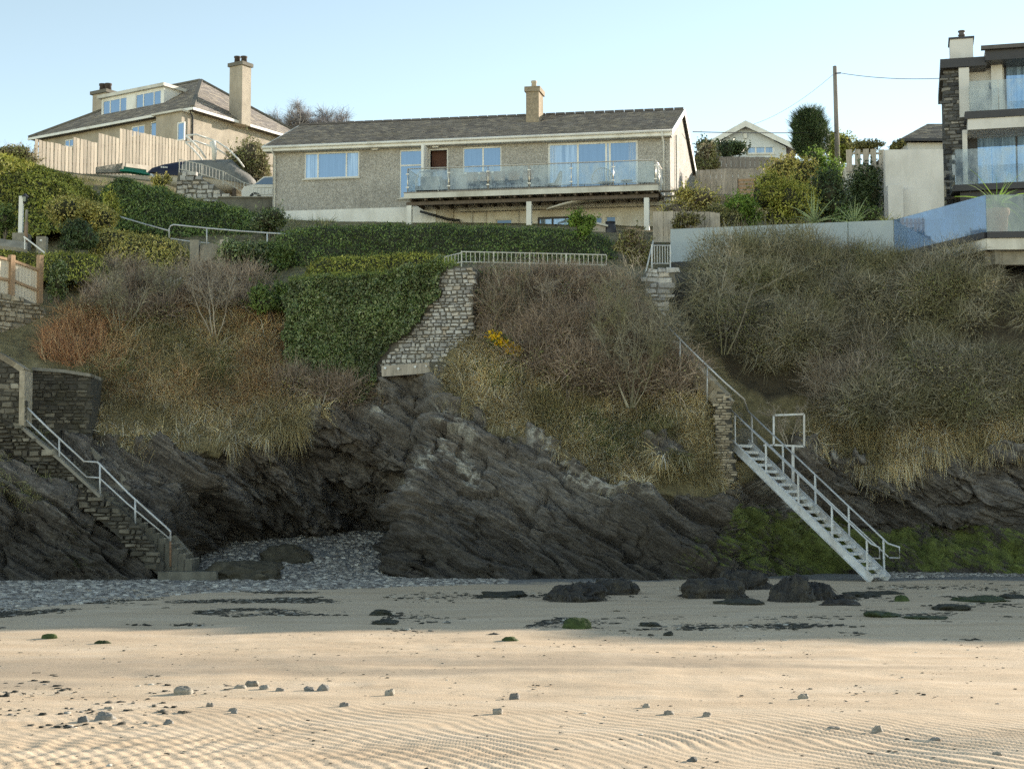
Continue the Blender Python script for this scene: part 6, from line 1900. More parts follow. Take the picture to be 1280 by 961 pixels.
LM['bracken_or'] = m_leaf('orange_bracken', [(0.17, 0.085, 0.045), (0.26, 0.14, 0.075), (0.32, 0.20, 0.12)], .3, .8, .8, .15)
LM['gorse'] = m_leaf('gorse_flower', [(0.40, 0.21, 0.004), (0.42, 0.26, 0.008)], .2, 3, .6, .2)
LM['yucca'] = m_leaf('yucca_blade', [(0.10, 0.13, 0.06), (0.17, 0.20, 0.10)], .2, 2, .5, .2)
LM['yucca_y'] = m_leaf('variegated_blade', [(0.16, 0.17, 0.05), (0.22, 0.22, 0.08)], .2, 2, .5, .2)
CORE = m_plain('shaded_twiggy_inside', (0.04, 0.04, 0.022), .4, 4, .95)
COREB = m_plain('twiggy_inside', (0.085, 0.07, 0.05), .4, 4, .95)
BARK = m_plain('grey_brown_bark', (0.16, 0.13, 0.10), .25, 6, .9)

def surf_scatter(V, F, n, rg):
    a, b, c, d = (V[F[:, i]] for i in range(4))
    ar = np.linalg.norm(np.cross(c - a, d - b), axis=1) * .5
    k = rg.choice(len(F), n, p=ar / ar.sum())
    u, v = rg.random((2, n, 1))
    P = (a[k] * (1 - u) + b[k] * u) * (1 - v) + (d[k] * (1 - u) + c[k] * u) * v
    N = unit(np.cross(b[k] - a[k], d[k] - a[k]) + 1e-12)
    return P, N, ar.sum()

def sgp(x, p):
    return np.sign(x) * np.abs(x) ** p

def hedge(name, label, cat, tops, bots, thick, leaf, dens=420, size=.05, seed=1, lump=.14, square=.5, group=None, ends=.35, spread=.9, core=None, fuzz=.06):
    """A clipped or bushy hedge swept along a line; tops / bots: (px, py, Y) of its front edge."""
    rg = np.random.default_rng(seed)
    tp = np.array([at(*q) for q in tops]); bp = np.array([at(*q) for q in bots])
    ns = max(14, int(np.linalg.norm(tp[-1] - tp[0]) / .22)); nc = 22
    s = np.linspace(0, 1, ns)
    def along(P):
        d = np.concatenate([[0], np.cumsum(np.linalg.norm(np.diff(P, axis=0), axis=1))]); d /= d[-1]
        return np.stack([np.interp(s, d, P[:, i]) for i in range(3)], 1)
    A, Bm = along(tp), along(bp)
    t_ = np.linspace(0, np.pi, nc)
    endf = np.minimum(1, np.minimum(s, 1 - s) / max(.001, ends * thick / np.linalg.norm(tp[-1] - tp[0]) + .001)) ** .5
    cy = (1 - sgp(np.cos(t_), square)) / 2; cz = np.maximum(0, np.sin(t_)) ** square
    zt, zb = A[:, 2], Bm[:, 2]
    X = np.broadcast_to((Bm[:, 0] + 0 * A[:, 0])[:, None], (ns, nc)) + 0 * cy
    mx = Bm[:, 0][:, None] * (1 - cz) + A[:, 0][:, None] * cz
    yb = Bm[:, 1][:, None] * (1 - cz) + A[:, 1][:, None] * cz
    mid = .5
    Y = yb + thick * (mid + (cy[None] - mid) * endf[:, None])
    Z = zb[:, None] + (zt - zb)[:, None] * (cz[None] * (.35 + .65 * endf[:, None]))
    V = np.stack([mx, Y, Z], -1)
    nz_ = fbm(V[..., 0] * 1.1 + seed, V[..., 1] * 1.1, V[..., 2] * 1.1, 4, seed)
    Nn = np.cross(np.gradient(V, axis=0), np.gradient(V, axis=1)); Nn = unit(Nn)
    cen = V.mean(axis=1, keepdims=True)
    Nn = Nn * np.sign(((V - cen) * Nn).sum(-1, keepdims=True) + 1e-6)
    V = V + Nn * (nz_ * lump)[..., None]
    ii = np.arange(ns * nc).reshape(ns, nc)
    F = np.stack([ii[:-1, :-1], ii[1:, :-1], ii[1:, 1:], ii[:-1, 1:]], -1).reshape(-1, 4)
    Vf = V.reshape(-1, 3)
    base = Vf.mean(0); base = (base[0], base[1], float(zb.min()))
    r = thing(name, label, cat, base, group)
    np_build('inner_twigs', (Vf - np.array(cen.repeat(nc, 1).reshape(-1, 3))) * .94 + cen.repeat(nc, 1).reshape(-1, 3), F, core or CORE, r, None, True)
    _, _, area = surf_scatter(Vf, F, 10, rg)
    n = int(min(32000, area * dens))
    P, N_, _ = surf_scatter(Vf, F, n, rg)
    N_ = N_ * np.sign(((P - base) * N_).sum(-1, keepdims=True) + 1e-6)
    P = P + N_ * rg.normal(fuzz * .3, fuzz, (n, 1))
    g1 = leaf_geo(P, N_ + np.array([0, 0, .4]), size, rg, .55, spread)
    k = rg.random(n) < .22
    g2 = twig_geo(P[k], N_[k] + np.array([0, 0, .6]) + .5 * rg.normal(0, 1, (k.sum(), 3)), size * 3.2, .010, rg)
    np_build('foliage', *join(g1, g2), LM[leaf], r)
    return r

def bush(name, label, cat, px, py, Y, w, h, leaf, seed, dens=520, size=.055, depth=.8, group=None, rough=.55, twig=None, fill=.5, stem=True, up=.3, spread=1.0, core=.62, lobes=7, shoots=70):
    """A shrub: stems, and leaves set in clumps through an uneven crown. (px, py) is the middle of its foot, w and h in photo pixels."""
    rg = np.random.default_rng(seed)
    b = np.array(at(px, py, Y)); s = Y / FPX
    W, Hh = w * s / 2, h * s
    D_ = W * depth
    r = thing(name, label, cat, b, group)
    # lobes that break up the outline
    lc = rg.normal(0, 1, (lobes, 3)); lc = unit(lc) * (rg.random((lobes, 1)) ** .5) * .72
    lr = .30 + .32 * rg.random(lobes)
    area = 4 * W * Hh
    n = int(min(16000, max(500, area * dens)))
    k = rg.integers(0, lobes, n)
    dd = unit(rg.normal(0, 1, (n, 3)))
    rad = (1 - fill * rg.random(n) ** 2)[:, None] * lr[k][:, None] * (1 + rough * fbm(dd[:, 0] * 2 + seed, dd[:, 1] * 2, dd[:, 2] * 2 + k, 3, seed))[:, None]
    q = lc[k] + dd * rad
    P = b + np.stack([q[:, 0] * W, q[:, 1] * D_, (q[:, 2] * .5 + .5) * Hh], -1)
    ok = P[:, 2] > b[2] - .1
    P, dd = P[ok], dd[ok]
    g = [leaf_geo(P, dd + np.array([0, 0, up]), size, rg, .5, spread)]
    kk = rg.random(len(P)) < .2
    if twig is None:
        g.append(twig_geo(P[kk] - dd[kk] * size * 2, dd[kk] + np.array([0, 0, .5]), size * 4, .011, rg))
    if shoots:
        ks = rg.choice(len(P), shoots)
        S0_ = P[ks]; Sd = unit(dd[ks] * .8 + np.array([0, 0, .8]) + .3 * rg.normal(0, 1, (shoots, 3)))
        Ls = Hh * (.10 + .22 * rg.random((shoots, 1)))
        tq = rg.random((shoots, 9, 1))
        Q = (S0_[:, None] + Sd[:, None] * Ls[:, None] * tq + .025 * rg.normal(0, 1, (shoots, 9, 3))).reshape(-1, 3)
        g.append(leaf_geo(Q, np.repeat(Sd, 9, 0), size * .9, rg, .55, 1.0))
        g.append(twig_geo(S0_, Sd, Ls[:, 0], .012, rg, .1))
    np_build('foliage', *join(*g), LM[leaf], r)
    if twig:
        np_build('twigs', *twig_geo(P[kk] - dd[kk] * .2, dd[kk] + np.array([0, 0, .5]), .5, .018, rg), LM[twig], r)
    if core:
        m = MB()
        for i in range(lobes):
            c_ = b + np.array([lc[i, 0] * W, lc[i, 1] * D_, (lc[i, 2] * .5 + .5) * Hh])
            prof = [(lr[i] * core * math.sin(math.pi * j / 6) + .001, -lr[i] * core * math.cos(math.pi * j / 6)) for j in range(7)]
            base = len(m.v)
            for rr, zz in prof:
                for a_ in range(8):
                    t__ = 2 * math.pi * a_ / 8
                    m.v.append(Vector((c_[0] + rr * W * math.cos(t__), c_[1] + rr * D_ * math.sin(t__), c_[2] + zz * .5 * Hh)))
            for j in range(6):
                for a_ in range(8):
                    m.f.append((base + j * 8 + a_, base + j * 8 + (a_ + 1) % 8, base + (j + 1) * 8 + (a_ + 1) % 8, base + (j + 1) * 8 + a_))
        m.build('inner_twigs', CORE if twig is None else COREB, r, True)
    if stem:
        m = MB()
        for i in range(3):
            e = b + np.array([rg.normal(0, .25) * W, rg.normal(0, .25) * D_, Hh * .55])
            m.tube([b + np.array([rg.normal(0, .06), 0, -.3]), (b + e) / 2 + np.array([rg.normal(0, .05), 0, 0]), e], .05 * max(.5, Hh / 2), 5, .015)
            m.build('stem', BARK, r); m = MB()
    return r

def bare_shrub(name, label, cat, px, py, Y, hpx, wpx, mat, seed, stems=5, r0=.03, gen=3, up=.8, group=None, kids=5, lean=0.0, fine=.4):
    """A leafless shrub or tree: stems that fork again and again, all tapered tubes."""
    rg = random.Random(seed); rn = np.random.default_rng(seed)
    b = at(px, py, Y); s = Y / FPX; H_ = hpx * s; W_ = wpx * s / 2
    r = thing(name, label, cat, b, group)
    lv = [MB() for _ in range(gen)]
    tips = []
    def grow(p, d, L, rad, g):
        pts = [p]; q = p.copy(); dd = d.copy()
        nseg = 4 if g == 0 else 3
        for i in range(nseg):
            dd = (dd + Vector((rg.gauss(0, .16), rg.gauss(0, .16), rg.gauss(.06, .12)))).normalized()
            q = q + dd * (L / nseg); pts.append(q)
        lv[g].tube(pts, rad, 5 if g == 0 else 4, rad * .45, cap=False)
        for i in range(1, len(pts)):
            tips.append((pts[i], (pts[i] - pts[i - 1]).normalized(), L))
        if g + 1 < gen:
            for k in range(kids):
                t_ = rg.uniform(.25, 1.0)
                i = min(nseg - 1, int(t_ * nseg)); f = t_ * nseg - i
                o_ = pts[i].lerp(pts[i + 1], f)
                nd = (dd + Vector((rg.gauss(0, .65), rg.gauss(0, .5), rg.gauss(.15, .4)))).normalized()
                grow(o_, nd, L * rg.uniform(.38, .62), rad * .5, g + 1)
    for i in range(stems):
        a = (i + .5) / stems * 2 - 1
        d = Vector((a * W_ / H_ * 1.1 + lean + rg.gauss(0, .08), rg.gauss(0, .25), up)).normalized()
        grow(b + Vector((a * .12, rg.gauss(0, .08), -.1)), d, H_ * rg.uniform(.62, .85), r0 * rg.uniform(.7, 1.1), 0)
    for g, m in enumerate(lv):
        if g == 0:
            m.build('trunk' if stems == 1 else 'stems', LM[mat], r)
        else:
            m.build('branches', LM[mat], r)
    if fine:
        P = np.array([t_[0] for t_ in tips for _ in range(4)]); D = np.array([t_[1] for t_ in tips for _ in range(4)]) + .7 * rn.normal(0, 1, (len(P), 3))
        np_build('twigs', *twig_geo(P, D, fine, .008 if Y < 70 else .02, rn), LM[mat], r)
    return r

# ------------------------------------------------------------------ loose rocks and weed on the beach
m_weedrock = None
t = NT('bladderwrack_rock')
n = t.noise(3.2, 6, 0.7, t.pos((1, 1, .35)))
c = t.ramp(n, [(0.3, (0.012, 0.011, 0.010)), (0.5, (0.034, 0.029, 0.023)), (0.66, (0.085, 0.07, 0.045)), (0.8, (0.17, 0.14, 0.09))])
M['weedrock'] = t.done(c, 0.5, t.bump(t.noise(14, 5, .7, t.pos((1.5, 1.5, .4))), .06, 1.0), 0, .5)
t = NT('mossy_rock')
n = t.noise(5, 6, 0.7)
c = t.ramp(n, [(0.3, (0.02, 0.026, 0.010)), (0.55, (0.06, 0.085, 0.022)), (0.75, (0.13, 0.155, 0.05))])
M['mossrock'] = t.done(c, 0.75, t.bump(n, .04, 1.0), 0, .3)
t = NT('olive_rock')
n = t.noise(3, 7, 0.7)
c = t.ramp(n, [(0.3, (0.03, 0.027, 0.018)), (0.55, (0.068, 0.06, 0.042)), (0.75, (0.14, 0.125, 0.09))])
M['oliverock'] = t.done(c, 0.75, t.bump(t.noise(12, 5, .7), .04, 1.0), 0, .35)
t = NT('beach_stone')
n = t.noise(9, 6, 0.7)
r_ = t.n('ShaderNodeObjectInfo').outputs['Random']
c = t.ramp(r_, [(0, (0.12, 0.125, 0.125)), (0.35, (0.22, 0.21, 0.19)), (0.7, (0.33, 0.29, 0.23)), (1, (0.17, 0.155, 0.14))])
c = t.mix(.9, c, t.ramp(n, [(0.3, .5), (0.7, 1.5)]), 'MULTIPLY')
M['bstone'] = t.done(c, 0.75, t.bump(n, .015, 1.0), 0, .35)

def rock_mesh(w, d, h, seed, rough=.3, nu=36, nv=16, cut=.25, drape=0.0, facet=0.0):
    th = np.linspace(0, 2 * np.pi, nu, endpoint=False)
    ph = np.linspace(-math.asin(cut) if cut < 1 else -.5, np.pi / 2, nv)
    TH, PH = np.meshgrid(th, ph)
    sx = np.sign(np.cos(TH)) * np.abs(np.cos(TH)) ** .85; sy = np.sign(np.sin(TH)) * np.abs(np.sin(TH)) ** .85
    cp = np.cos(PH) ** .65
    X, Y, Z = sx * cp, sy * cp, np.sin(PH)
    o = seed * 13.7
    dd = 1 + rough * fbm(X * 1.5 + o, Y * 1.5, Z * 1.5, 4, seed) + .35 * rough * fbm(X * 5 + o, Y * 5, Z * 5, 3, seed + 3)
    if drape:
        dd = dd + drape * fbm(np.cos(TH) * 7 + o, np.sin(TH) * 7, Z * .8, 2, seed + 5)
    if facet:
        g = np.round(dd * 9) / 9
        dd = dd * (1 - facet) + g * facet
    V = np.stack([X * dd * w / 2, Y * dd * d / 2, Z * dd * h], -1).reshape(-1, 3)
    ii = np.arange(nu * nv).reshape(nv, nu)
    F = np.stack([ii[:-1], np.roll(ii[:-1], -1, 1), np.roll(ii[1:], -1, 1), ii[1:]], -1).reshape(-1, 4)
    return V, F

def rock(name, label, cat, px, py, wpx, hpx, mat, seed, depth=.7, group=None, rough=.3, drape_fronds=0, **kw):
    p = on_sand(px, py)
    s = p.y / FPX
    w, h = wpx * s, hpx * s * (.76 if mat == 'weedrock' else .88)
    d = max(w * depth, h * .8)
    p = p + Vector((0, d * .3, 0))
    p.z = float(sand_z(p.x, p.y))
    V, F = rock_mesh(w, d, h, seed, rough, **kw)
    if drape_fronds:
        r = thing(name, label, cat, p, group)
        np_build('stone', V + np.array(p), F, M[mat], r, None, True)
        rg = np.random.default_rng(seed)
        up = (V[:, 2] > -.02) & (np.abs(V[:, 1]) > -9)
        k = rg.choice(np.nonzero(up)[0], drape_fronds)
        P = V[k] * 1.01 + rg.normal(0, .02, (drape_fronds, 3))
        D = unit_(V[k] * np.array([1 / w, 1 / d, .1 / h])) + .45 * rg.normal(0, 1, (drape_fronds, 3)) + np.array([0, 0, -.9])
        np_build('fronds', *blade_geo(P + np.array(p), D, .15, .035, rg, 1.2, 3), M['fronds'], r)
        return r
    o = np_build(name, V, F, M[mat], None, None, True)
    o.location = p
    return tag(o, label, cat, group)
def unit_(v):
    return v / (np.linalg.norm(v, axis=-1, keepdims=True) + 1e-9)
M['fronds'] = m_leaf('weed_frond', [(0.006, 0.0055, 0.005), (0.018, 0.015, 0.012), (0.04, 0.033, 0.024)], .3, 2, .4, 0, .5)
g_ = 'weed covered rocks at the foot of the cliff'
rock('seaweed_rock', 'broad black seaweed covered rock on the sand in front of the slate headland', 'rock', 718, 752, 78, 27, 'weedrock', 3, .7, g_, 0.43, drape=.16, drape_fronds=150, nu=72, nv=26)
rock('seaweed_rock', 'smaller black seaweed rock overlapping the right end of the broad one', 'rock', 766, 743, 58, 21, 'weedrock', 5, .7, g_, 0.48, drape=.16, drape_fronds=150, nu=60, nv=22)
rock('seaweed_rock', 'long low black seaweed rock below the green mossy ledge', 'rock', 893, 747, 82, 28, 'weedrock', 7, .6, g_, 0.43, drape=.15, drape_fronds=150, nu=72, nv=24)
rock('seaweed_rock', 'bristling dark weed mound against the foot of the green ledge', 'rock', 928, 737, 76, 27, 'weedrock', 9, .5, g_, 0.53, drape=.25, drape_fronds=150, nu=72, nv=24)
rock('seaweed_rock', 'upright blocky black weed rock left of the staircase foot', 'rock', 992, 752, 54, 36, 'weedrock', 11, .8, g_, 0.34, drape=.10, drape_fronds=150, nu=72, nv=30)
rock('seaweed_rock', 'lower shoulder of black weed rock joined to the upright block', 'rock', 1022, 750, 46, 26, 'weedrock', 13, .8, g_, 0.38, drape=.12, drape_fronds=150, nu=60, nv=24)
rock('seaweed_rock', 'small dark rounded stone beside the upright weed block', 'rock', 1057, 750, 24, 10, 'weedrock', 15, .7, g_, 0.43)
rock('seaweed_rock', 'pair of small peaked dark stones right of the upright weed block', 'rock', 1050, 757, 40, 10, 'weedrock', 17, .5, g_, 0.63)
rock('mossy_rock', 'angular green mossed boulder alone on the middle of the beach', 'rock', 722, 786, 37, 16, 'mossrock', 19, .8, 'green stones on the beach', .28, facet=.5)
rock('mossy_rock', 'small green tinged stone on the sand below the weed rocks', 'rock', 637, 802, 20, 7, 'mossrock', 21, .7, 'green stones on the beach', .3)
rock('mossy_rock', 'small rounded mossy stone right of the staircase foot', 'rock', 1128, 752, 19, 9, 'mossrock', 23, .7, 'green stones on the beach', .25)
rock('mossy_rock', 'small green hump of rock near the left edge of the beach', 'rock', 61, 798, 18, 7, 'mossrock', 25, .7, 'green stones on the beach', .3)
rock('mossy_rock', 'flat yellow green weedy stone on the left of the beach', 'rock', 127, 805, 20, 5, 'mossrock', 27, .7, 'green stones on the beach', .3)
rock('boulder', 'long low olive boulder on the pebbles at the cave mouth', 'boulder', 308, 718, 92, 24, 'oliverock', 29, .6, None, .42, nu=80, nv=28)
rock('boulder', 'rounded right hand hump of boulder at the cave mouth', 'boulder', 358, 712, 62, 19, 'oliverock', 30, .6, None, .42, nu=60, nv=24)
for i, (px, py, w, h, lab) in enumerate([
    (228, 867, 26, 11, 'grey flat topped stone with a green tinge on the lit sand'),
    (130, 900, 27, 13, 'striped grey stone, largest in the near left ripples'),
    (103, 903, 14, 10, 'small grey stone just left of the striped one'),
    (210, 905, 13, 8, 'pale small stone right of the striped one'),
    (182, 905, 9, 5, 'tiny blue grey pebble between the striped and the pale stones'),
    (300, 861, 16, 7, 'left stone of the row of stones left of centre'),
    (315, 858, 18, 9, 'dark stone in the middle of the row of stones left of centre'),
    (330, 862, 14, 7, 'right stone of the row of stones left of centre'),
    (350, 864, 12, 6, 'last small stone trailing from the row left of centre'),
    (404, 863, 15, 9, 'grey stone with a flat neighbour right of the stone row'),
    (386, 863, 14, 6, 'flat pale stone beside the grey one right of the stone row'),
    (431, 883, 13, 7, 'rounded brown stone alone at the top of the ripples'),
    (487, 869, 13, 9, 'pointed blue grey stone on the smooth lit sand'),
    (643, 873, 17, 9, 'pyramid shaped dark stone near the middle of the lit sand'),
    (622, 892, 14, 8, 'pale cream stone at the middle edge of the ripples'),
    (262, 883, 11, 6, 'small dark stone below the flat topped one'),
    (808, 884, 10, 6, 'small brown stone right of the middle'),
    (836, 893, 14, 7, 'loose little heap of pale pebble right of the middle'),
    (884, 896, 12, 8, 'pale jagged stone on the ripples right of the middle'),
    (1005, 873, 15, 7, 'dark low stone alone on the smooth right hand sand'),
    (1097, 915, 14, 10, 'dark stone with a pale right side in the right hand ripples'),
    (1044, 911, 20, 4, 'flat slate pebble left of the two tone stone'),
    (1170, 926, 15, 6, 'small dark hump with a pebble beside it on the right'),
    (1246, 943, 13, 5, 'black and white pebble pair near the right edge'),
    (866, 951, 13, 6, 'dark green pebble at the bottom of the beach'),
    (292, 892, 10, 5, 'thin brown chip of stone beside the ripples on the left'),
    (135, 886, 14, 4, 'small reddish stone behind the striped one'),
    (291, 889, 12, 6, 'orange brown pebble at the top of the left ripples')]):
    rock('stone', lab, 'stone', px, py, w * .9, h * .82, 'bstone', 40 + i, .75, 'stones on the lit sand', .5, nu=22, nv=10, facet=.6)

# flat heaps of cast up weed
t = NT('cast_weed')
c = t.ramp(t.noise(7, 5, .7), [(0.3, (0.012, 0.012, 0.008)), (0.6, (0.035, 0.035, 0.02)), (0.8, (0.07, 0.075, 0.03))])
M['weed'] = t.done(c, .55, t.bump(t.noise(25, 4, .7), .03, 1), 0, .45)
t = NT('green_weed')
c = t.ramp(t.noise(7, 5, .7), [(0.3, (0.015, 0.02, 0.006)), (0.6, (0.04, 0.06, 0.015)), (0.8, (0.09, 0.12, 0.03))])
M['gweed'] = t.done(c, .55, t.bump(t.noise(25, 4, .7), .03, 1), 0, .45)
for i, (px, py, w, h, mt, lab) in enumerate([
    (630, 746, 54, 7, 'weed', 'flat dark mat of weed left of the broad seaweed rock'),
    (928, 756, 62, 7, 'weed', 'dark low mat of weed in front of the long low rock'),
    (1106, 743, 52, 4, 'weed', 'thin strip of weed just below the staircase foot'),
    (1080, 746, 44, 6, 'weed', 'dark trail of weed leading to the little mossy stone'),
    (1104, 771, 46, 7, 'gweed', 'green edged weed heap on the sand right of the weed block'),
    (1193, 762, 54, 7, 'weed', 'peaked pair of weed heaps on the right hand sand'),
    (1225, 751, 64, 5, 'gweed', 'long green ribbon of weed on the right hand sand'),
    (1270, 748, 30, 5, 'weed', 'dark weed heap at the right edge of the beach'),
    (1160, 773, 50, 3, 'gweed', 'thin line of green weed right of the green edged heap'),
    (610, 747, 20, 4, 'weed', 'small patch of weed at the left end of the flat mat'),
    (475, 768, 24, 6, 'weed', 'dark weed patch on the upper sand left of centre'),
    (812, 782, 24, 4, 'weed', 'dark weed strip beside the mossed boulder'),
    (836, 793, 12, 4, 'weed', 'little dark clump right of the mossed boulder'),
    (617, 794, 16, 3, 'weed', 'small dark scrap of weed above the green tinged stone'),
    (480, 780, 30, 6, 'weed', 'ragged weed heap at the right end of the dark pool stain')]):
    rock('seaweed_heap', lab, 'seaweed', px, py, w, h, mt, 80 + i, .9, 'heaps of cast up seaweed', .6, nu=40, nv=8)

# pebbles: the shingle along the cliff foot and in the cave mouth
def pebble_field(name, pts, size, mat, seed, flat=.55, label=None, cat=None):
    rg = np.random.default_rng(seed)
    n = len(pts)
    base = np.array([(1, 0, 0), (0, 1, 0), (-1, 0, 0), (0, -1, 0), (.55, .55, .8), (-.55, .55, .8), (-.55, -.55, .8), (.55, -.55, .8)], float)
    fc = np.array([(0, 1, 4, 4), (1, 2, 5, 5), (2, 3, 6, 6), (3, 0, 7, 7), (0, 4, 7, 7), (1, 5, 4, 4), (2, 6, 5, 5), (3, 7, 6, 6)])
    tri = fc[:, :3]
    a = rg.random(n) * 6.283
    s = size * (.45 + rg.random(n) ** 2.5 * 1.6)
    asp = .6 + .6 * rg.random(n)
    b = base[None] + rg.normal(0, .18, (n, 8, 3))
    X = b[..., 0] * s[:, None]; Y = b[..., 1] * (s * asp)[:, None]; Z = b[..., 2] * (s * flat)[:, None] - .15 * s[:, None]
    ca, sa = np.cos(a)[:, None], np.sin(a)[:, None]
    V = np.stack([X * ca - Y * sa, X * sa + Y * ca, Z], -1) + pts[:, None, :]
    off = (np.arange(n) * 8)[:, None, None]
    F3 = (tri[None] + off).reshape(-1, 3)
    Ft = (np.array([(4, 5, 6), (4, 6, 7)])[None] + off).reshape(-1, 3)
    o = np_build(name, V.reshape(-1, 3), np.concatenate([F3, Ft]), mat)
    return tag(o, label, cat, kind='stuff')
t = NT('pebble')
c = t.ramp(t.n('ShaderNodeNewGeometry').outputs['Random Per Island'], [(0, (0.12, 0.108, 0.098)), (0.4, (0.25, 0.23, 0.208)), (0.75, (0.40, 0.37, 0.33)), (0.95, (0.48, 0.45, 0.40)), (1, (0.66, 0.62, 0.55))])
M['pebble'] = t.done(c, .6, None, 0, .4)
def sand_pts(poly, n, seed, dens=None):
    """n points on the sand inside a photo polygon, spread evenly over the ground."""
    rg = np.random.default_rng(seed)
    out = []
    tot = 0
    x0, x1 = min(p[0] for p in poly), max(p[0] for p in poly); y0, y1 = min(p[1] for p in poly), max(p[1] for p in poly)
    Ymax = 60
    lo, hi = on_sand(640, y1).y, min(Ymax, 62)
    while tot < n:
        Y = rg.uniform(lo * .96, hi, n * 4); X = ((rg.uniform(x0, x1, n * 4) - 640) / FPX) * 56
        X = rg.uniform((x0 - 640) / FPX * hi, (x1 - 640) / FPX * hi, n * 4)
        P = np.stack([X, Y, sand_z(X, Y)], -1)
        qx, qy = proj_np(P)
        k = in_poly(qx, qy, poly)
        if dens is not None: k &= rg.random(len(k)) < dens(X, Y)
        out.append(P[k]); tot += k.sum()
        if len(out) > 60: break
    return np.concatenate(out)[:n]
pts = sand_pts([(-30, 722), (110, 716), (200, 704), (250, 686), (300, 672), (380, 664), (470, 664), (500, 672), (492, 720), (560, 722), (640, 722), (630, 729), (500, 734), (380, 737), (250, 742), (120, 752), (-30, 768)], 18000, 5)
pebble_field('pebbles', pts, .068, M['pebble'], 6, label='blue grey shingle along the cliff foot and in the cave mouth', cat='pebbles')
pts = sand_pts([(1000, 728), (1060, 722), (1120, 714), (1290, 706), (1290, 720), (1130, 722), (1060, 728), (1000, 732)], 4000, 7)
pebble_field('pebbles', pts, .05, M['pebble'], 8, label='narrow band of shingle behind the staircase foot', cat='pebbles')
# wrack, chips and little stones strewn over the upper beach
t = NT('strewn_wrack')
c = t.ramp(t.n('ShaderNodeNewGeometry').outputs['Random Per Island'], [(0, (0.015, 0.016, 0.012)), (0.5, (0.05, 0.046, 0.034)), (0.8, (0.11, 0.095, 0.07)), (0.93, (0.22, 0.2, 0.17)), (1, (0.5, 0.48, 0.42))])
M['wrack'] = t.done(c, .7, None, 0, .3)
cl = lambda sd, th=.0, sc=.35: (lambda X, Y: sstep(th, th + .35, fbm(X * sc, Y * sc * 1.6, 0, 4, sd)))
P1 = sand_pts([(-30, 735), (300, 738), (520, 742), (520, 785), (300, 788), (120, 778), (-30, 790)], 6500, 11, cl(131, -.05))
P2 = sand_pts([(480, 740), (1290, 728), (1290, 775), (900, 785), (480, 790)], 1700, 12, cl(133, .05))
P3 = sand_pts([(700, 770), (860, 775), (1290, 770), (1290, 800), (830, 800), (640, 788)], 900, 13, cl(135, .05))
pebble_field('wrack', np.concatenate([P1, P2, P3]), .05, M['wrack'], 14, .35, 'dark wrack and chips strewn over the upper beach', 'wrack')
P4 = sand_pts([(-40, 790), (1320, 790), (1320, 965), (-40, 965)], 1500, 15, cl(137, -.35, .8))
pebble_field('shell_chips', P4, .017, M['wrack'], 16, .4, 'small chips of shell and weed scattered on the open sand', 'shell chips')
P5 = sand_pts([(-40, 842), (520, 842), (520, 900), (-40, 915)], 260, 17, cl(139, -.1, .9))
pebble_field('small_stones', P5, .035, M['wrack'], 18, .6, 'small stones sprinkled along the edge of the ripples', 'small stones')
# --- hedges and gardens on the left
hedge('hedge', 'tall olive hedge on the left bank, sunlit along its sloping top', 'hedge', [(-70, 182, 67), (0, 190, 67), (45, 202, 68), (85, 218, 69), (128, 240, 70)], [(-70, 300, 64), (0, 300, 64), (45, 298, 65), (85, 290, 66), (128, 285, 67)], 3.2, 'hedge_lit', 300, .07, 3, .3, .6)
bush('bush', 'rounded yellow olive bush in front of the tall hedge', 'bush', 103, 292, 62.5, 88, 62, 'hedge_yel', 5, 700, .05, .9, rough=.2, lobes=9, fill=.3)
bush('bush', 'green shrub between the rounded yellow bush and the dark hedge', 'bush', 135, 285, 64, 36, 50, 'hedge_lit', 6, 700, .05)
hedge('hedge', 'long dark hedge running below the covered boat to the bungalow', 'hedge', [(112, 228, 70), (150, 221, 70), (190, 230, 69), (235, 247, 68.5), (290, 258, 68), (345, 268, 67.5)], [(112, 285, 67), (150, 290, 66.5), (190, 296, 66), (235, 298, 66), (290, 298, 66), (345, 300, 66)], 2.6, 'hedge', 340, .06, 9, .25, .6)
bush('bush', 'rounded dark bush with pale flowers at the left end of the white plinth', 'bush', 338, 295, 65, 62, 40, 'ivy', 11, 700, .05, rough=.2, lobes=9)
bush('bush', 'dark glossy bush beside the lamp post', 'bush', 92, 318, 59.5, 62, 50, 'dark', 13, 800, .05, rough=.2, lobes=9)
hedge('hedge', 'clipped yellow green hedge sloping down above the brambles', 'hedge', [(104, 292, 60.5), (120, 285, 60.5), (165, 290, 60), (205, 299, 60), (240, 313, 59.5)], [(104, 340, 59), (120, 342, 59), (165, 345, 58.5), (205, 345, 58.5), (240, 345, 58.5)], 1.9, 'hedge_yel', 420, .05, 15, .16, .55)
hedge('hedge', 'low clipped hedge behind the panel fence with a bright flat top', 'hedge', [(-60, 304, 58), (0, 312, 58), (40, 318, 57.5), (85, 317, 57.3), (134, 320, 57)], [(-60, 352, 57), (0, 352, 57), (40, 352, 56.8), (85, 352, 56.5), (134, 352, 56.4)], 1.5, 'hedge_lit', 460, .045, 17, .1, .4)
bush('ivy_bush', 'variegated ivy hanging over the end of the panel fence', 'ivy', 70, 372, 55.6, 34, 50, 'ivy', 19, 900, .045)
bush('bush', 'dark ivy covered bush behind the pale gate post', 'bush', 302, 348, 59, 78, 58, 'ivy', 21, 620, .055, rough=.3, lobes=8)
bush('bush', 'low green bush under the tubular handrail', 'bush', 345, 345, 60, 62, 48, 'hedge', 22, 620, .055)
bush('bush', 'rough green bush on the bank at the left end of the ivy wall', 'bush', 338, 398, 55.2, 72, 56, 'hedge', 23, 560, .055, rough=.4, lobes=8)
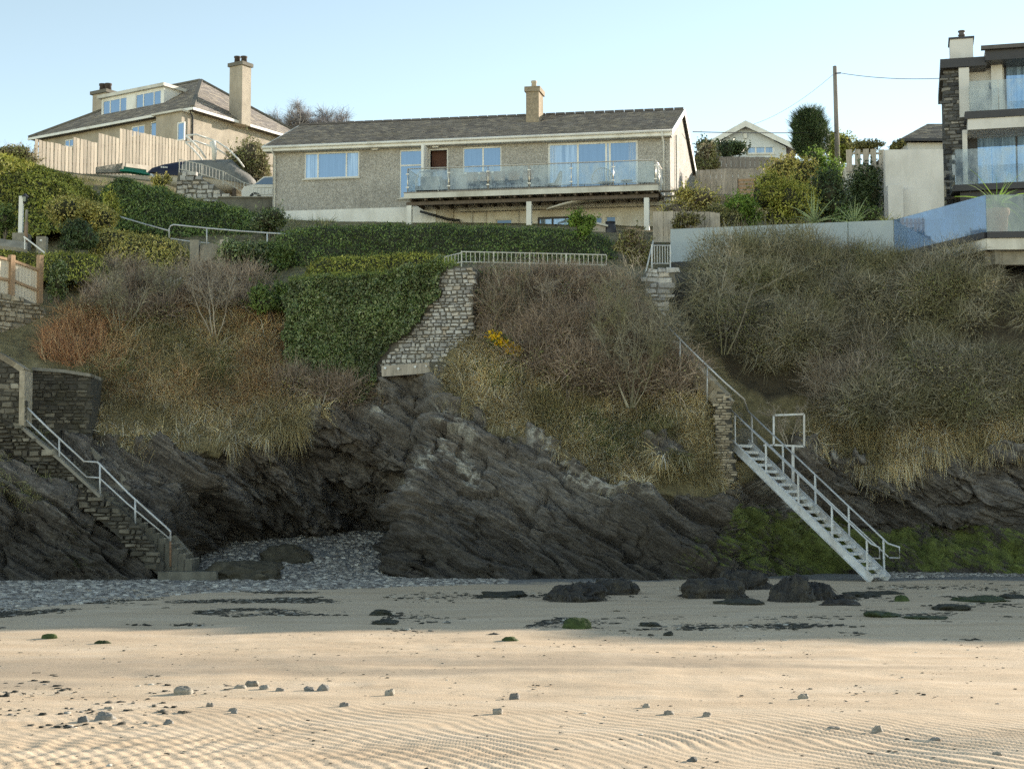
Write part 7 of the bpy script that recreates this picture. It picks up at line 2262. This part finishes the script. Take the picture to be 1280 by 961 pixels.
bush('bush', 'brown twiggy bush growing between the boat and the bungalow', 'bush', 312, 246, 82, 64, 70, 'scrub', 25, 460, .07, twig='twig_brown', rough=.35, lobes=8)
bush('bush', 'dark brown scrub at the far left end of the timber fence', 'bush', 18, 208, 76, 70, 25, 'scrub', 26, 420, .07, twig='twig_brown', lobes=8)
bush('bush', 'little bright green shrub beside the kayak and the stone bank', 'bush', 202, 238, 77, 22, 22, 'hedge_yel', 27, 900, .05)
bush('bush', 'small green shrub left of the white lamp post', 'bush', 6, 300, 61.5, 34, 44, 'hedge', 28, 600, .05)

# --- the long hedge and ivy below the bungalow
hedge('hedge', 'long thick dark green hedge in front of the bungalow', 'hedge', [(330, 300, 61.5), (352, 288, 61.5), (400, 281, 61.8), (470, 279, 62), (560, 279, 62), (650, 281, 62), (700, 284, 62), (745, 290, 62), (782, 300, 62)],
      [(330, 335, 60), (352, 335, 60), (400, 334, 60), (470, 333, 60), (560, 332, 60), (650, 332, 60), (700, 332, 60), (745, 332, 60), (782, 334, 60)], 2.4, 'hedge', 620, .043, 31, .2, .55)
hedge('hedge', 'lower green hedge step on the terrace behind the ivy wall', 'hedge', [(380, 326, 57.8), (450, 322, 57.8), (540, 317, 57.6), (572, 318, 57.4)], [(380, 350, 57), (450, 347, 57), (540, 340, 57), (572, 338, 57)], 1.2, 'hedge_lit', 420, .05, 33, .16, .6)
bush('ivy_stump', 'ivy covered stump standing up out of the long hedge', 'bush', 727, 302, 61.6, 34, 44, 'fresh', 35, 1200, .05, rough=.25)
bush('bush', 'heap of ivy and brambles at the right end of the long hedge', 'bush', 790, 335, 60.5, 64, 50, 'olive', 37, 560, .055, twig='twig_brown', rough=.4, lobes=8)

def ivy_sheet(name, label, fr, poly, n, leaf, size, seed, depth=.3, core=True, lump=.35):
    rg = np.random.default_rng(seed)
    us = [p[0] for p in poly]; zs = [p[1] for p in poly]
    U_ = rg.uniform(min(us) - .3, max(us) + .3, n * 3); Z_ = rg.uniform(min(zs) - .3, max(zs) + .2, n * 3)
    ju = .6 * fbm(U_ * .9, Z_ * .9, 0, 4, seed); jz = .55 * fbm(U_ * 1.4 + 9, Z_ * .5, 0, 4, seed + 1)
    k = in_poly(U_ + ju, Z_ + jz, poly); U_, Z_ = U_[k][:n], Z_[k][:n]
    m_ = len(U_)
    th = .06 + depth * (.5 + .5 * fbm(U_ * .9, Z_ * .9, 0, 4, seed + 2)) + lump * .4 * np.maximum(0, fbm(U_ * 2.2, Z_ * 2.2, 3, 3, seed + 4))
    v_ = -th * (1 - .5 * rg.random(m_) ** 2)
    O, Ua, Va = np.array(fr.O), np.array(fr.U), np.array(fr.V)
    P = O + U_[:, None] * Ua + v_[:, None] * Va; P[:, 2] += Z_
    N_ = np.repeat(-Va[None], m_, 0) + np.array([0, 0, .35])
    c_ = fr.p(sum(us) / len(us), -.1, min(zs))
    r = thing(name, label, 'ivy', c_)
    g1 = leaf_geo(P, N_, size * (.55 + .9 * rg.random(m_) ** 1.5), rg, .7, .75)
    kk = rg.random(m_) < .06
    g2 = twig_geo(P[kk], rg.normal(0, 1, (kk.sum(), 3)) + N_[kk], .3, .012, rg)
    np_build('foliage', *join(g1, g2), LM[leaf], r)
    gu = np.linspace(min(us), max(us), 60); gz_ = np.linspace(min(zs), max(zs), 40)
    A, C_ = np.meshgrid(gu, gz_)
    tt = .02 + depth * (.5 + .5 * fbm(A * .9, C_ * .9, 0, 4, seed + 2)) * .75
    V = O + A[..., None] * Ua - tt[..., None] * Va; V[..., 2] += C_
    ii = np.arange(2400).reshape(40, 60)
    F = np.stack([ii[:-1, :-1], ii[:-1, 1:], ii[1:, 1:], ii[1:, :-1]], -1).reshape(-1, 4)
    cu, cz_ = (A[:-1, :-1] + A[1:, 1:]) / 2, (C_[:-1, :-1] + C_[1:, 1:]) / 2
    keep = in_poly(cu + .6 * fbm(cu * .9, cz_ * .9, 0, 4, seed), cz_ + .55 * fbm(cu * 1.4 + 9, cz_ * .5, 0, 4, seed + 1), poly).ravel()
    if core: np_build('stems', V.reshape(-1, 3), F[keep], CORE, r, None, True)
    return r
h = RW.hit
ivy_sheet('ivy', 'dense dark ivy hanging down over most of the tall retaining wall', RW, [h(352, 350), h(440, 343), h(500, 337), h(565, 327), h(552, 362), h(532, 395), h(508, 425), h(484, 452), h(474, 474), h(450, 505), h(410, 520), h(375, 515), h(352, 480)], 27000, 'ivy', .037, 41, .45, lump=.9)
hedge('ivy_hedge', 'ivy growing in a low bank just under the pale railing', 'ivy', [(588, 340, 54.6), (640, 338, 54.4), (700, 338, 54.4), (735, 344, 54.6)], [(588, 376, 53.6), (640, 376, 53.6), (700, 372, 53.6), (735, 366, 53.8)], 1.2, 'ivy', 420, .05, 43, .3, .7, fuzz=.1)
# bright grass along the wall top and rough grass on the terrace
def grass_patch(name, label, cat, poly, n, mat, length, width, seed, rt=(0, 9), gmin=.4, droop=.6, lift=.5, dens=None, kind='stuff', jit=14, out=.5, per=46, rad=.13):
    """Grass in tussocks: blades that spring from a common foot and hang over, tussocks of unequal size."""
    C_, Nc = scatter(poly, max(8, n // per), rt, gmin, seed, jit, dens)
    rg = np.random.default_rng(seed + 900)
    if len(C_) == 0: return None
    sz = .45 + 1.0 * rg.random(len(C_)) ** 2
    k = rg.choice(len(C_), n, p=sz / sz.sum())
    off = rg.normal(0, 1, (n, 3)); off -= (off * Nc[k]).sum(-1, keepdims=True) * Nc[k]
    P = C_[k] + off * rad * sz[k][:, None]
    lean = .5 * np.stack([fbm(C_[:, 0] * .8, C_[:, 1], C_[:, 2] * .8, 2, seed), 0 * C_[:, 0], 0 * C_[:, 0]], -1)
    D = Nc[k] * out + np.array([0, 0, lift]) + off * .45 + .22 * rg.normal(0, 1, (n, 3)) + lean[k]
    L = length * (.55 + .65 * sz[k])
    o = np_build(name, *blade_geo(P - Nc[k] * .04, D, L, width, rg, droop), LM[mat])
    return tag(o, label, cat, kind=kind)

tp = [RW.p(*(lambda q: (q[0], .25, q[1]))(h(px, py))) for px, py in ((362, 351), (400, 348), (440, 346), (500, 340), (540, 333), (566, 329))]
rg = np.random.default_rng(5)
nb = 5200
si = rg.random(nb) * (len(tp) - 1); i0 = si.astype(int)
A = np.array(tp)
P = A[i0] * (1 - (si - i0))[:, None] + A[np.minimum(i0 + 1, len(tp) - 1)] * (si - i0)[:, None] + rg.normal(0, 1, (nb, 3)) * np.array([.05, .35, .05])
o = np_build('grass_verge', *blade_geo(P, np.array([0, -.5, .6]) + .5 * rg.normal(0, 1, (nb, 3)), .22, .016, rg, .7), LM['grass_bright'])
tag(o, 'bright strip of grass along the top of the ivy wall', 'grass', kind='stuff')

# --- slopes: grass, bracken, scrub
grass_patch('grass', 'dry tan and green grass on the slope above the slate headland', 'grass', [(548, 470), (590, 420), (660, 455), (720, 500), (800, 500), (880, 495), (915, 520), (925, 610), (880, 600), (840, 615), (785, 605), (735, 590), (690, 565), (655, 538), (610, 535), (570, 515)], 40000, 'grass_tan', .42, .021, 51, (1.2, 4), .3, .9)
grass_patch('grass', 'greener grass tufts among the tan grass above the headland', 'grass', [(560, 500), (600, 440), (660, 470), (740, 520), (800, 520), (870, 540), (850, 590), (760, 570), (660, 525), (600, 530)], 20000, 'grass_green', .32, .019, 53, (1.2, 4), .3, .7, dens=lambda X, Y, Z: sstep(-.05, .3, fbm(X * .9, Y * .9, Z * .9, 3, 55)))
grass_patch('grass', 'tan grass hanging over the rock on the left slope', 'grass', [(95, 480), (180, 470), (300, 470), (400, 478), (405, 530), (360, 545), (300, 560), (230, 565), (160, 548), (105, 550)], 24000, 'grass_tan', .45, .021, 57, (1.2, 4), .3, 1.1, dens=lambda X, Y, Z: sstep(-.35, .15, fbm(X * .7, Y * .7, Z * .7, 3, 58)))
grass_patch('grass', 'rough green grass on the upper left slope', 'grass', [(180, 360), (380, 350), (385, 480), (300, 470), (200, 470), (150, 430)], 22000, 'grass_tan', .4, .021, 59, (2, 4.6), .3, .7)
grass_patch('grass', 'greener tufts mixed through the upper left slope', 'grass', [(90, 370), (380, 350), (385, 480), (300, 490), (100, 480)], 18000, 'grass_green', .34, .021, 60, (2, 4.6), .3, .7, dens=lambda X, Y, Z: sstep(-.1, .2, fbm(X * .6, Y * .6, Z * .6, 3, 64)))
grass_patch('bracken', 'flattened reddish brown bracken over the left slope', 'bracken', [(70, 385), (360, 372), (378, 470), (350, 515), (200, 505), (90, 475)], 20000, 'bracken', .5, .016, 61, (1.8, 4.6), .3, .6, .35, lambda X, Y, Z: sstep(-.25, .1, fbm(X * .5, Y * .5, Z * .5, 3, 63)))
grass_patch('grass', 'shaggy tan tussocks hanging over the dark rock right of the staircase', 'grass', [(990, 505), (1060, 515), (1180, 525), (1290, 520), (1330, 520), (1330, 580), (1180, 582), (1120, 590), (1080, 575), (1000, 560)], 26000, 'grass_tan', .62, .023, 65, (1.0, 3.6), .2, 1.3, .25, lambda X, Y, Z: sstep(-.25, .2, fbm(X * .8, Y * .8, Z * .5, 3, 67)))
grass_patch('grass', 'garden grass and weeds between the hedges and the houses', 'grass', [(-60, 190), (400, 200), (420, 352), (130, 360), (-60, 350)], 16000, 'grass_green', .3, .028, 69, (3.8, 8), None, .7, per=30, rad=.2)
grass_patch('grass', 'rough grass in the gardens behind the glass terrace', 'grass', [(830, 190), (1200, 190), (1200, 330), (830, 330)], 11000, 'grass_green', .32, .03, 71, (3.6, 8), None, .7, per=30, rad=.22)
grass_patch('grass', 'grass tufts beside the mossy ledge and the old stairs', 'grass', [(-20, 520), (60, 540), (70, 600), (30, 640), (-20, 600)], 2500, 'grass_green', .28, .016, 73, (0, 3), None, .9)

def scrub_mass(name, label, poly, n_bush, per, rad, seed, twig, leafm, rt=(1.6, 5.2), size=.04, leaf_per=60, length=.5, up=.5, gmin=None, width=.011, dens=None):
    """Tangled leafless scrub that reads as one mass: thousands of twigs in overlapping clumps."""
    C_, N_ = scatter(poly, n_bush, rt, gmin, seed, 20, dens)
    rg = np.random.default_rng(seed + 500)
    k = np.repeat(np.arange(len(C_)), per)
    R = rad * (.5 + 1.1 * rg.random(len(C_)) ** 1.5)
    C_ = C_ + N_ * (R * .45)[:, None]
    k = rg.choice(len(C_), len(C_) * per, p=R ** 2 / (R ** 2).sum())
    dd = unit(rg.normal(0, 1, (len(k), 3)) + N_[k] * .4 + np.array([0, -.1, .2]))
    rr = (rg.random(len(k)) ** .35)[:, None]
    P = C_[k] + dd * rr * R[k][:, None] * np.array([1.15, 1, .8]) + N_[k] * .1
    D = dd + .75 * rg.normal(0, 1, (len(k), 3)) + np.array([0, 0, up])
    V1, F1 = twig_geo(P, D, length * (.7 + .6 * rg.random(len(k))), width, rg, .35)
    o1 = np_build(name, V1, F1, LM[twig])
    tag(o1, label, 'scrub', kind='stuff')
    if leaf_per:
        k = rg.choice(len(C_), len(C_) * leaf_per, p=R ** 2 / (R ** 2).sum())
        dd = unit(rg.normal(0, 1, (len(k), 3)) + N_[k] * .5 + np.array([0, 0, .3]))
        P = C_[k] + dd * (.35 + .65 * rg.random(len(k)) ** .5)[:, None] * R[k][:, None] * np.array([1.15, 1, .85])
        o2 = np_build('scrub_leaves', *leaf_geo(P, dd + np.array([0, 0, .5]), size, rg, .55, .9), LM[leafm])
        tag(o2, 'small dull leaves through ' + label, 'leaves', kind='stuff')
    return o1
def clear_of_rail(X, Y, Z):
    qx, qy = proj_np(np.stack([X, Y, Z], -1))
    return (dist_line(qx, qy, [(930, 500), (866, 440), (828, 402), (796, 384), (816, 305)]) > 30).astype(float)
RS = [(862, 398), (868, 378), (886, 362), (960, 344), (1050, 344), (1120, 352), (1200, 352), (1340, 346), (1340, 520), (1180, 530), (1060, 512), (1000, 495), (975, 500), (950, 470), (915, 430), (885, 412)]
scrub_mass('scrub', 'dark tangled scrub covering the whole bank right of the staircase', RS, 130, 680, .8, 81, 'twig_grey', 'scrub', leaf_per=560, size=.038, up=.15, length=.5, dens=lambda X, Y, Z: .08 + sstep(-.12, .12, fbm(X * .55, Y * .55, Z * .75, 3, 82)))
scrub_mass('scrub', 'grey twiggy scrub along the foot of the glass terrace', [(872, 352), (930, 338), (1000, 332), (1090, 338), (1115, 352), (1000, 358), (880, 366)], 34, 420, .85, 83, 'twig_grey', 'scrub', (2.6, 5.2), leaf_per=190, size=.04, up=.6)
scrub_mass('scrub', 'purplish brown bramble scrub on the middle bank under the pale railing', [(600, 365), (690, 362), (755, 358), (785, 400), (810, 435), (855, 490), (830, 505), (760, 500), (690, 490), (640, 455), (612, 430)], 150, 330, .6, 85, 'twig_brown', 'scrub', leaf_per=150, size=.038, length=.5, up=.5, dens=clear_of_rail)
scrub_mass('scrub', 'ivy and leafy brambles just under the pale railing', [(590, 338), (740, 338), (760, 365), (700, 372), (600, 380)], 70, 60, .5, 87, 'twig_brown', 'fresh', (3, 4.6), leaf_per=170, size=.045)
scrub_mass('scrub', 'brown dead brambles in front of the picket fence', [(112, 352), (200, 352), (320, 358), (330, 392), (250, 400), (110, 412)], 62, 230, .45, 89, 'twig_brown', 'scrub', (2.6, 5), leaf_per=150, size=.04, up=.6)
scrub_mass('scrub', 'brambles at the edge of the overhanging rock beside the ivy wall', [(365, 470), (480, 475), (480, 500), (420, 510), (370, 500)], 26, 240, .45, 91, 'twig_brown', 'olive', (1.7, 3.4), leaf_per=90, size=.04)
scrub_mass('scrub', 'leafless twigs low on the right bank above the hanging grass', [(985, 470), (1100, 450), (1110, 505), (1000, 515)], 24, 300, .55, 93, 'twig_pale', 'scrub', (1.8, 3.4), leaf_per=20, size=.03, up=.9, width=.009)

# --- leafless shrubs one can tell apart
bare_shrub('bare_sapling', 'tall many stemmed bare sapling at the right of the middle bank', 'sapling', 788, 506, 51.2, 150, 200, 'twig_grey', 3, 9, .020, 3, 1.15, 'bare saplings on the middle bank', 6)
bare_shrub('bare_sapling', 'bare sapling with pale stems under the middle of the railing', 'sapling', 690, 408, 53.4, 80, 50, 'twig_pale', 5, 4, .018, 3, 1.0, 'bare saplings on the middle bank', 4)
bare_shrub('bare_sapling', 'thin bare sapling at the left of the middle bank near the bare stone', 'sapling', 640, 425, 53, 90, 70, 'twig_grey', 7, 4, .018, 3, 1.0, 'bare saplings on the middle bank', 4)
bare_shrub('bare_sapling', 'leaning bare sapling just below the stone steps', 'sapling', 822, 500, 51.9, 120, 40, 'twig_grey', 9, 4, .02, 3, 1.1, 'bare saplings on the middle bank', 4, -.05)
bare_shrub('bare_sapling', 'bare sapling beside the upper handrail of the steps', 'sapling', 905, 440, 54.4, 130, 50, 'twig_grey', 10, 3, .022, 3, 1.0, None, 4, .2)
bare_shrub('dead_shrub', 'bleached white branching shrub on the left slope', 'shrub', 268, 418, 54.4, 98, 60, 'twig_pale', 11, 4, .026, 3, 1.0, None, 5, -.1, .3)
bare_shrub('dead_shrub', 'pale dead stems standing above the orange bracken', 'shrub', 150, 410, 54, 78, 80, 'twig_grey', 13, 9, .012, 3, 1.0, None, 3, 0, .25)
bare_shrub('dead_shrub', 'pale dead stems in front of the gate post', 'shrub', 205, 385, 55.4, 62, 56, 'twig_grey', 15, 6, .011, 3, 1.0, None, 3, 0, .25)
bare_shrub('bare_tree', 'round bare winter tree rising behind the bungalow roof', 'tree', 386, 200, 130, 62, 150, 'twig_blue', 17, 13, .10, 4, .8, None, 4, .0, .8)
bare_shrub('dead_branch', 'bleached white creeper stem hanging behind the gate frame', 'branch', 985, 555, 52.6, 66, 20, 'twig_pale', 19, 3, .022, 3, 1.0, None, 4, -.25, .15)

# orange bracken clump
P, N_ = scatter([(48, 415), (130, 405), (135, 445), (90, 462), (50, 452)], 1500, (2, 4), None, 95, 6)
rg = np.random.default_rng(96)
r = thing('bracken_clump', 'upright orange brown bracken catching the light on the left bank', 'bracken', Vector(P.mean(0)))
np_build('fronds', *blade_geo(P, np.array([-.15, -.3, 1.0]) + .45 * rg.normal(0, 1, (len(P), 3)), .62, .022, rg, .35), LM['bracken_or'], r)
np_build('stems', *twig_geo(P[::6], np.array([-.1, -.2, 1.0]) + .3 * rg.normal(0, 1, (len(P[::6]), 3)), .8, .015, rg), LM['bracken'], r)

# gorse in flower
gpt = ground_at(631, 430)
r = thing('gorse_bush', 'small gorse bush in yellow flower on the middle bank', 'bush', gpt)
rg = np.random.default_rng(97)
a_, b_ = np.array(at(614, 418, gpt.y - .7)), np.array(at(648, 440, gpt.y - .85))
n = 330
tt = rg.random((n, 1)); P = a_ + (b_ - a_) * tt + rg.normal(0, 1, (n, 3)) * np.array([.09, .12, .085])
np_build('flowers', *leaf_geo(P, np.repeat([[0, -1, .5]], n, 0), .06, rg, .8, .8), LM['gorse'], r)
P = a_ + (b_ - a_) * rg.random((900, 1)) + rg.normal(0, 1, (900, 3)) * np.array([.13, .18, .14]) + np.array([0, .1, -.05])
np_build('spines', *twig_geo(P, rg.normal(0, 1, (900, 3)) + np.array([0, -.3, .7]), .16, .012, rg), LM['hedge'], r)

# --- trees and shrubs in the right hand gardens
def conifer(name, label, px, py, Y, w, h, leaf, seed, n=9000):
    rg = np.random.default_rng(seed)
    b = np.array(at(px, py, Y)); s = Y / FPX; W, Hh = w * s / 2, h * s
    r = thing(name, label, 'tree', b)
    MB().tube([b - np.array([0, 0, .5]), b + np.array([0, 0, Hh * .55])], .16, 8, .05).build('trunk', BARK, r)
    m = MB()
    for i in range(14):
        a = rg.random() * 6.28; z = Hh * (.15 + .6 * rg.random())
        m = MB().tube([b + np.array([0, 0, z]), b + np.array([math.cos(a) * W * .6, math.sin(a) * W * .6, z + .25 * Hh])], .04, 5, .012)
        m.build('limb', BARK, r)
    t_ = rg.random(n) ** .8; a = rg.random(n) * 2 * np.pi
    prof = np.interp(t_, [0, .12, .4, .75, .93, 1], [.35, .8, 1.0, .9, .55, .1])
    R_ = prof * (.62 + .38 * rg.random(n) ** .4) * (1 + .28 * fbm(np.cos(a) * 2.2, np.sin(a) * 2.2, t_ * 7, 3, seed))
    P = b + np.stack([np.cos(a) * R_ * W, np.sin(a) * R_ * W, (.06 + .94 * t_) * Hh], -1)
    D = np.stack([np.cos(a), np.sin(a), .9 + 0 * a], -1)
    g1 = leaf_geo(P, D, .075, rg, .35, .8)
    g2 = twig_geo(P[::3], D[::3], .4, .02, rg)
    np_build('crown', *join(g1, g2), LM[leaf], r)
    m = MB().lathe(Vector(b), [(W * .30, Hh * .1), (W * .62, Hh * .25), (W * .74, Hh * .45), (W * .66, Hh * .72), (W * .35, Hh * .9), (.05, Hh * .95)], 12)
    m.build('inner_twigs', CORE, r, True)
    return r
conifer('conifer', 'tall dark rounded conifer beside the telegraph pole', 1013, 203, 86, 46, 68, 'dark', 101)
bush('leafy_tree', 'small sunlit yellow green tree behind the telegraph pole', 'tree', 1048, 206, 92, 52, 46, 'hedge_lit', 103, 420, .08, lobes=10)
bush('bush', 'dark brown bush left of the gabled house', 'bush', 884, 220, 84, 46, 40, 'scrub', 105, 380, .075, twig='twig_brown')
bush('bush', 'dark evergreen bush against the front of the gabled house', 'bush', 910, 201, 86, 54, 32, 'dark', 107, 480, .07, lobes=9)
bush('bush', 'pale olive bush at the right end of the bungalow', 'bush', 866, 276, 67, 84, 46, 'hedge_yel', 109, 480, .055, twig='twig_pale', lobes=11, shoots=160)
bush('bush', 'bright green leafy bush in front of the compost bin', 'bush', 926, 290, 66.5, 66, 54, 'fresh', 111, 560, .06, lobes=10, shoots=120)
bush('bush', 'big olive and green bush in the middle of the gardens', 'bush', 978, 292, 67.5, 92, 92, 'hedge_lit', 113, 430, .06, lobes=14, shoots=200)
bush('bush', 'sunlit yellow green bush behind the big olive one', 'bush', 992, 246, 74, 70, 60, 'hedge_yel', 115, 520, .06, lobes=12, shoots=160)
bush('bush', 'loose green bush at the foot of the telegraph pole', 'bush', 1032, 236, 80, 52, 52, 'fresh', 116, 520, .065, lobes=11, shoots=120)
bush('bush', 'tall dark ivy bush below the telegraph pole', 'bush', 1037, 290, 69, 66, 92, 'dark', 117, 520, .06, lobes=13, shoots=150)
bush('climber', 'dark climbing shrub on the stained whitewashed wall', 'climber', 1084, 286, 71.6, 50, 90, 'dark', 119, 430, .06, .35, lobes=12, core=.4, shoots=120)
bush('bush', 'grey green plants showing over the top of the gapped fence', 'bush', 1084, 192, 76, 60, 15, 'olive', 121, 700, .06, lobes=12, core=.3)
bush('bush', 'grey leafy sprigs over the top of the tall pale wall', 'bush', 1120, 190, 75, 24, 14, 'olive', 123, 700, .06, lobes=8, core=.3)
bush('bush', 'low green shrubs at the foot of the tall pale wall', 'bush', 1070, 290, 66, 60, 34, 'hedge', 125, 560, .05, lobes=10)
bush('bush', 'low olive shrubs between the pale olive bush and the bright green one', 'bush', 898, 290, 65.5, 60, 38, 'olive', 126, 560, .05, lobes=10)
bush('bush', 'dry tan shrub over the low grey board fence', 'bush', 862, 290, 63.6, 50, 24, 'olive', 127, 560, .05, twig='twig_pale', core=.4)
bush('bush', 'dark shrub on the bank beyond the bungalow gable', 'bush', 884, 210, 96, 36, 36, 'dark', 129, 400, .08)

def blade_plant(name, label, cat, base, n, L, w, seed, mat, droop=.5, upb=.9, trunk=0.0):
    """A rosette of stiff blades, each blade a leaf of its own."""
    rg = np.random.default_rng(seed)
    r = thing(name, label, cat, base)
    if trunk:
        MB().tube([Vector(base), Vector(base) + Vector((0, 0, trunk))], .10, 8, .08).build('trunk', BARK, r)
    for i in range(n):
        a = 2.4 * i + rg.normal(0, .2); e = upb * (i + 1) / n + .12
        D = np.array([[math.cos(a) * (1.15 - e), math.sin(a) * (1.15 - e), e]])
        V, F = blade_geo(np.array([Vector(base) + Vector((0, 0, trunk))]), D, L, w, rg, droop, 4)
        np_build('leaf', V, F, LM[mat], r)
    return r
def base_on(px, py, Y):
    p = at(px, py, Y); return p
blade_plant('yucca', 'spiky grey green yucca nearest the big olive bush behind the glass', 'yucca', at(1018, 278, 63.5), 34, 1.05, .075, 201, 'yucca', .3)
blade_plant('yucca', 'spiky grey green yucca in the middle of the terrace bed', 'yucca', at(1068, 279, 63.5), 34, 1.0, .07, 203, 'yucca', .3)
blade_plant('yucca', 'small yellow striped spiky plant by the tall pale wall', 'yucca', at(1105, 282, 62.6), 24, .62, .06, 205, 'yucca_y', .3)
blade_plant('palm', 'bushy green palm growing in the terracotta pot', 'palm', POT_TOP, 64, 1.35, .085, 207, 'fresh', .75, .8, .15)
